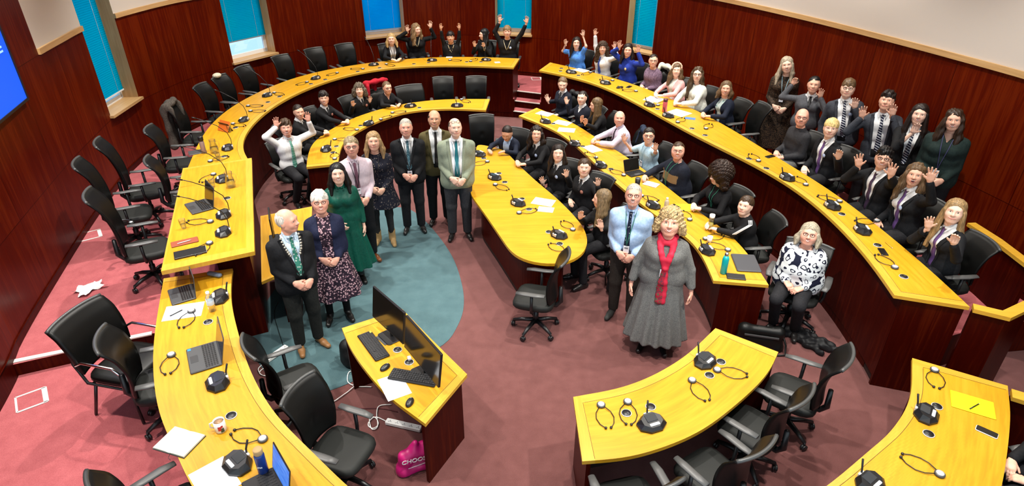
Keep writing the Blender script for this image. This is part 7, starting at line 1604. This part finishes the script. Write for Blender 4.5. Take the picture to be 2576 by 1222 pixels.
# ---- power strips, cables, bags on the floor
def power_strip(px0, py0, px1, py1, label):
    a, b = at(px0, py0, .02), at(px1, py1, .02); c = (a + b) / 2; d = (b - a)[:2]; L_ = float(np.linalg.norm(d)); o = thing('power_strip', label, 'power strip', (c[0], c[1], .006), math.atan2(d[1], d[0]), 'power strips')
    mb = MB(); mb.rbox((0, 0, .02), (L_, .062, .038), M_WHITE, .01); mb.build('housing', o); mb = MB(); n = 5
    for k in range(n):
        x = -L_ / 2 + L_ * (k + .6) / n; mb.box((x, .0, .0395), (.006, .02, .002), M_GREY); mb.box((x - .012, -.012, .0395), (.012, .005, .002), M_GREY); mb.box((x + .012, -.012, .0395), (.012, .005, .002), M_GREY)
    mb.build('socket_holes', o)
power_strip(664, 912, 722, 872, 'white power strip at the feet of the bald man'); power_strip(972, 1060, 1060, 1080, 'white power strip lying under the operator desk')
def floor_cable(px, label, m, r=.005, n=60, base=.006):
    P = plan(px, .006); Q = catmull(P, n); o = thing('power_cable', label, 'cable', (Q[0][0], Q[0][1], base)); mb = MB(); mb.tube([(q[0] - Q[0][0], q[1] - Q[0][1], r + .004 * abs(math.sin(i * .21))) for i, q in enumerate(Q)], r, m, 6); mb.build('cord', o)
floor_cable([(664, 914), (650, 930), (662, 945), (690, 940), (680, 925), (660, 930), (655, 942), (690, 950), (697, 940)], 'white looped cord of the strip at the bald man\'s feet', M_WHITE)
floor_cable([(972, 1060), (945, 1050), (930, 1060), (927, 1072), (940, 1078), (952, 1068), (945, 1052), (930, 1052), (935, 1080), (950, 1074), (948, 1040), (955, 1022), (985, 1018)], 'white coiled cord under the operator desk', M_WHITE)
floor_cable([(905, 945), (880, 935), (875, 960), (895, 972), (935, 974)], 'white cord curling at the back of the operator desk', M_WHITE); floor_cable([(905, 962), (870, 990), (840, 1010), (812, 1018), (806, 996), (822, 992)], 'white cord running to the plain seat chair', M_WHITE)
floor_cable([(716, 880), (700, 830), (690, 790), (700, 760)], 'thin black cord rising behind the bald man', M_BLACK, .004)
floor_cable([(830, 1030), (900, 1028), (960, 1028), (1000, 1036)], 'dark red cord crossing the floor to the operator desk', mat('dark_red_cord', (.10, .01, .015), .6), .004)
# pink carrier bag
p = at(1046, 1176, 0); o = thing('carrier_bag', 'bright pink carrier bag with white lettering under the operator desk', 'bag', (p[0], p[1], .001), yaw_to(at(1046, 1176, 0)[:2] * 1.0) + R(12)); M_PINKB = mat('magenta_bag', (.52, .008, .15), .45)
bx_ = [cone((-.11, 0, .02), (-.09, .0, .20), .06, .05), cone((.11, 0, .02), (.08, .02, .23), .06, .045), cone((-.1, 0, .03), (.1, 0, .03), .062), cone((-.08, .0, .16), (.08, .0, .19), .05), cone((0, .01, .2), (.02, .01, .29), .05, .028)]
f = Field(bx_, .009); f.add(bx_, .05); f.cut(lambda x, y, z: -z + .002 + 0 * x + 0 * y); f.warp(lambda x, y, z: .007 * np.sin(38 * x + 9 * z) * np.sin(31 * z + 3) + 0 * y); v, q = f.mesh(); link_mesh('bag_skin', [(v, q, M_PINKB)], o); bagf = f
def text_part(txt, size, M, m, parent, name='lettering'):
    c = bpy.data.curves.new(name, 'FONT'); c.body = txt; c.size = size; c.extrude = .0015; c.align_x = 'CENTER'; c.offset = size * .012; c.materials.append(m)
    tmp = bpy.data.objects.new(name, c); me = bpy.data.meshes.new_from_object(tmp); me.name = name; bpy.data.objects.remove(tmp)
    if not me.materials: me.materials.append(m)
    ob = bpy.data.objects.new(name, me); COL.objects.link(ob); ob.parent = parent; ob.matrix_local = M; return ob
def yb(x, z): return bagf.front(x, z, True)
yy = min(v for v in (yb(-.1, .17), yb(0, .17), yb(.08, .17)) if v is not None)
text_part('CHOOSE', .062, Matrix.Translation((-.01, yy - .006, .155)) @ Matrix.Rotation(R(8), 4, 'Y') @ Matrix.Rotation(R(90), 4, 'X'), M_WHITE, o); 
mb = MB(); mb.box((0, yy - .004, .10), (.16, .002, .006), M_WHITE); mb.build('printed_line', o)
# black handbag and jacket on the floor at the right
p = at(1906, 870, 0); o = thing('handbag', 'large black leather bag standing on the floor beside the short curved desk', 'bag', (p[0], p[1], .001), R(-14))
pr = [cone((-.19, 0, .03), (.19, 0, .03), .07, None, (0, 1, 0), .9), cone((-.18, 0, .22), (.18, 0, .22), .055), cone((-.19, 0, .03), (-.18, 0, .22), .06), cone((.19, 0, .03), (.18, 0, .22), .06), cone((-.1, .0, .12), (.1, 0, .12), .07)]
f = Field(pr, .011); f.add(pr, .05); f.cut(lambda x, y, z: -z + .002 + 0 * x + 0 * y); v, q = f.mesh(); link_mesh('bag_body', [(v, q, M_LEATHER)], o)
mb = MB(); mb.box((0, -.075, .19), (.36, .012, .018), M_DGREY); mb.build('zip_band', o); mb = MB(); mb.tube([(.22, 0, .22), (.27, -.06, .10), (.27, -.12, .02), (.18, -.14, .012), (.2, -.08, .012)], .011, M_LEATHER, 6); mb.build('strap', o)
p = at(2035, 860, 0); o = thing('jacket', 'crumpled black jacket lying on the floor behind the short curved desk', 'jacket', (p[0], p[1], .001), R(-38)); M_JK = cloth('black_nylon', (.007, .007, .008), .55)
pr = [cone((-.28, .02, .02), (.2, .03, .02), .11, .09, (0, 0, 1), 2.2), cone((-.1, .06, .05), (.12, -.03, .05), .05), cone((.15, 0, .03), (.40, -.06, .02), .045, .03), cone((-.25, .02, .02), (-.38, -.10, .02), .05, .03), cone((-.02, -.08, .03), (.16, -.16, .02), .045, .03), cone((-.2, .08, .03), (-.05, .16, .02), .04, .03)]
f = Field(pr, .011); f.add(pr, .04); f.warp(lambda x, y, z: .013 * np.sin(38 * x + 52 * y) + .010 * np.sin(61 * y - 30 * x + 20 * z)); f.cut(lambda x, y, z: -z + .002 + 0 * x + 0 * y); v, q = f.mesh(); link_mesh('folded_cloth', [(v, q, M_JK)], o)
p = at(880, 915, 0); o = thing('backpack', 'black rucksack on the floor behind the operator desk', 'bag', (p[0], p[1], .006), .5); pr = [cone((0, 0, .08), (0, 0, .24), .09, .08), cone((0, -.06, .07), (0, -.06, .14), .06)]
f = Field(pr, .012); f.add(pr, .04); f.cut(lambda x, y, z: -z + .002 + 0 * x + 0 * y); v, q = f.mesh(); link_mesh('bag_body', [(v, q, M_JK)], o); mb = MB(); mb.tube([(.04, .08, .28), (.0, .13, .22), (.03, .14, .06)], .012, M_BLACK, 6); mb.build('strap', o)
p = at(1540, 738, 0); o = thing('backpack', 'black bag standing by the chair of the girl about to clap', 'bag', (p[0], p[1], .001), .9); pr = [cone((0, 0, .09), (0, 0, .26), .085, .07), cone((0, -.06, .07), (0, -.06, .15), .05)]
f = Field(pr, .012); f.add(pr, .04); f.cut(lambda x, y, z: -z + .002 + 0 * x + 0 * y); v, q = f.mesh(); link_mesh('bag_body', [(v, q, M_JK)], o); mb = MB(); mb.tube([(.03, .07, .28), (.0, .12, .22), (.03, .12, .06)], .012, M_BLACK, 6); mb.build('strap', o)
# crumpled paper bag on the dais carpet
p = at(226, 728, ZU); o = thing('paper_scrap', 'crumpled white paper lying on the rose carpet by the wood wall', 'paper', (p[0], p[1], ZU + .001), 1.0)
mb = MB(); n = 12; vs = []
for j in range(n + 1):
    for i in range(n + 1):
        a, b = i / n - .5, j / n - .5; vs.append((a * .26 + .03 * math.sin(9 * b), b * .20 + .03 * math.sin(7 * a + 2), .030 + .020 * math.sin(13 * a + 5 * b) * math.cos(11 * b - 3 * a) + .05 * max(0, a - .2)))
mb.add(vs, [(j * (n + 1) + i, j * (n + 1) + i + 1, (j + 1) * (n + 1) + i + 1, (j + 1) * (n + 1) + i) for j in range(n) for i in range(n)], M_WHITE)
zmin = min(v[2] for v in mb.v); mb.v = [(x, y, z - zmin + .002) for x, y, z in mb.v]; mb.build('crumpled_sheet', o)
# floor outlet lids
def floor_box(px, py, z, rz, label, s=.24):
    o = place('floor_box', label, 'floor socket', px, py, z, rz, 'floor socket lids'); mb = MB(); w_ = .018
    for (x, y, a, b) in ((0, s / 2, s, w_), (0, -s / 2, s, w_), (-s / 2, 0, w_, s), (s / 2 - .012, 0, w_ * 2.4, s)): mb.box((x, y, .003), (a, b, .005), M_NOSE2)
    mb.build('lid_frame', o); mb = MB(); mb.box((-.01, 0, .002), (s - .03, s - .02, .002), M_CARPETUP); mb.build('carpet_insert', o)
M_NOSE2 = mat('pale_lid_metal', (.70, .66, .63), .4)
floor_box(80, 1005, ZM, ydir(60, 1012, 120, 990, ZM) + R(90), 'square white framed floor socket on the carpet below the step'); floor_box(228, 592, ZU, ydir(205, 600, 245, 590, ZU) + R(90), 'white framed floor socket behind the lectern chairs'); floor_box(1350, 198, ZU, .1, 'white framed floor socket beyond the far steps')
# ---- clothes hung over chairs
def drape(name, label, spot, fd, zf, m, zt=1.06, L=.62, w=.25, up=0):
    o = thing(name, label, 'coat', (spot[0], spot[1], zf + .3), yaw_to(fd), None); dz = -.3
    y0 = -.305
    pr = [cone((-w * .8, y0, zt + dz), (w * .8, y0, zt + dz), .05, None), cone((-w * .75, y0 - .045, zt - .06 + dz), (-w * .6, y0 - .05, zt - L + dz), .045, .06), cone((w * .75, y0 - .045, zt - .06 + dz), (w * .65, y0 - .05, zt - L + .05 + dz), .045, .06), cone((0, y0 - .055, zt - .05 + dz), (0, y0 - .06, zt - L + .03 + dz), .05, .06), cone((-w * .7, y0 + .07, zt - .05 + dz), (-w * .72, y0 + .10, zt - .30 + dz), .03, .03), cone((w * .7, y0 + .07, zt - .05 + dz), (w * .72, y0 + .10, zt - .24 + dz), .03, .03), cone((-w * .4, y0 + .05, zt + .01 + dz), (w * .4, y0 + .05, zt + .01 + dz), .035)]
    f = Field(pr, .013); f.add(pr, .05); f.warp(lambda x, y, z: .010 * np.sin(34 * x + 5 * z) + .006 * np.sin(21 * z + 14 * x) + 0 * y); v, q = f.mesh(); link_mesh('hung_cloth', [(v, q, m)], o); return o
def behind(sp): return sp['base'][:2] - sp['fd'] * .06, sp['fd'], sp['zf']
def who(s_): return next(p for p in PEOPLE if p['short'] == s_)
b, fd, zf = behind(who('the woman on the red coat')); drape('coat', 'bright red coat hung over the chair of the woman with glasses', b, fd, zf, cloth('red_coat', (.30, .006, .016)), 1.10, .60, .30)
b, fd, zf = behind(who('the woman in the purple knit')); drape('coat', 'cream coat hung over the chair of the woman in the purple jumper', b - fd * .0, fd, zf, cloth('cream_coat', (.50, .48, .38)), 1.0, .5, .25)
b, fd, zf = behind(who('the man in the lavender shirt')); drape('jacket', 'dark blue jacket hung behind the man in the lavender shirt', b, fd, zf, cloth('dark_blue_jacket', (.012, .018, .036)), .94, .50, .22)
b, fd, zf = behind(who('the girl farthest along the lower desk')); drape('coat', 'black padded coat hung behind the girl farthest along the lower desk', b, fd, zf, M_JK, .95, .45, .25)
cc = next(o for o in bpy.data.objects if o.get('label') == 'black chair with a grey coat hanging over its back'); a_ = cc.rotation_euler[2]; drape('coat', 'grey brown coat hung over an empty chair at the window desk', np.array(cc.location[:2]), np.array((-math.sin(a_), math.cos(a_))), ZU, cloth('taupe_coat', (.050, .042, .036), .9, (.11, .095, .08)), 1.06, .72, .24)
cc = next(o for o in bpy.data.objects if o.get('label') == 'empty black chair with a pale cap lying on top of its back'); a_ = cc.rotation_euler[2]; fd = np.array((-math.sin(a_), math.cos(a_))); q = np.array(cc.location[:2]) - fd * .335
o = thing('cap', 'pale cream cap lying on top of an empty chair back', 'cap', (q[0], q[1], ZU + 1.045), a_); link_mesh('crown', [solid([ell((0, 0, .01), np.array((.09, .07, .045)))], .008, .01, cloth('cream_wool', (.55, .50, .38)))], o)
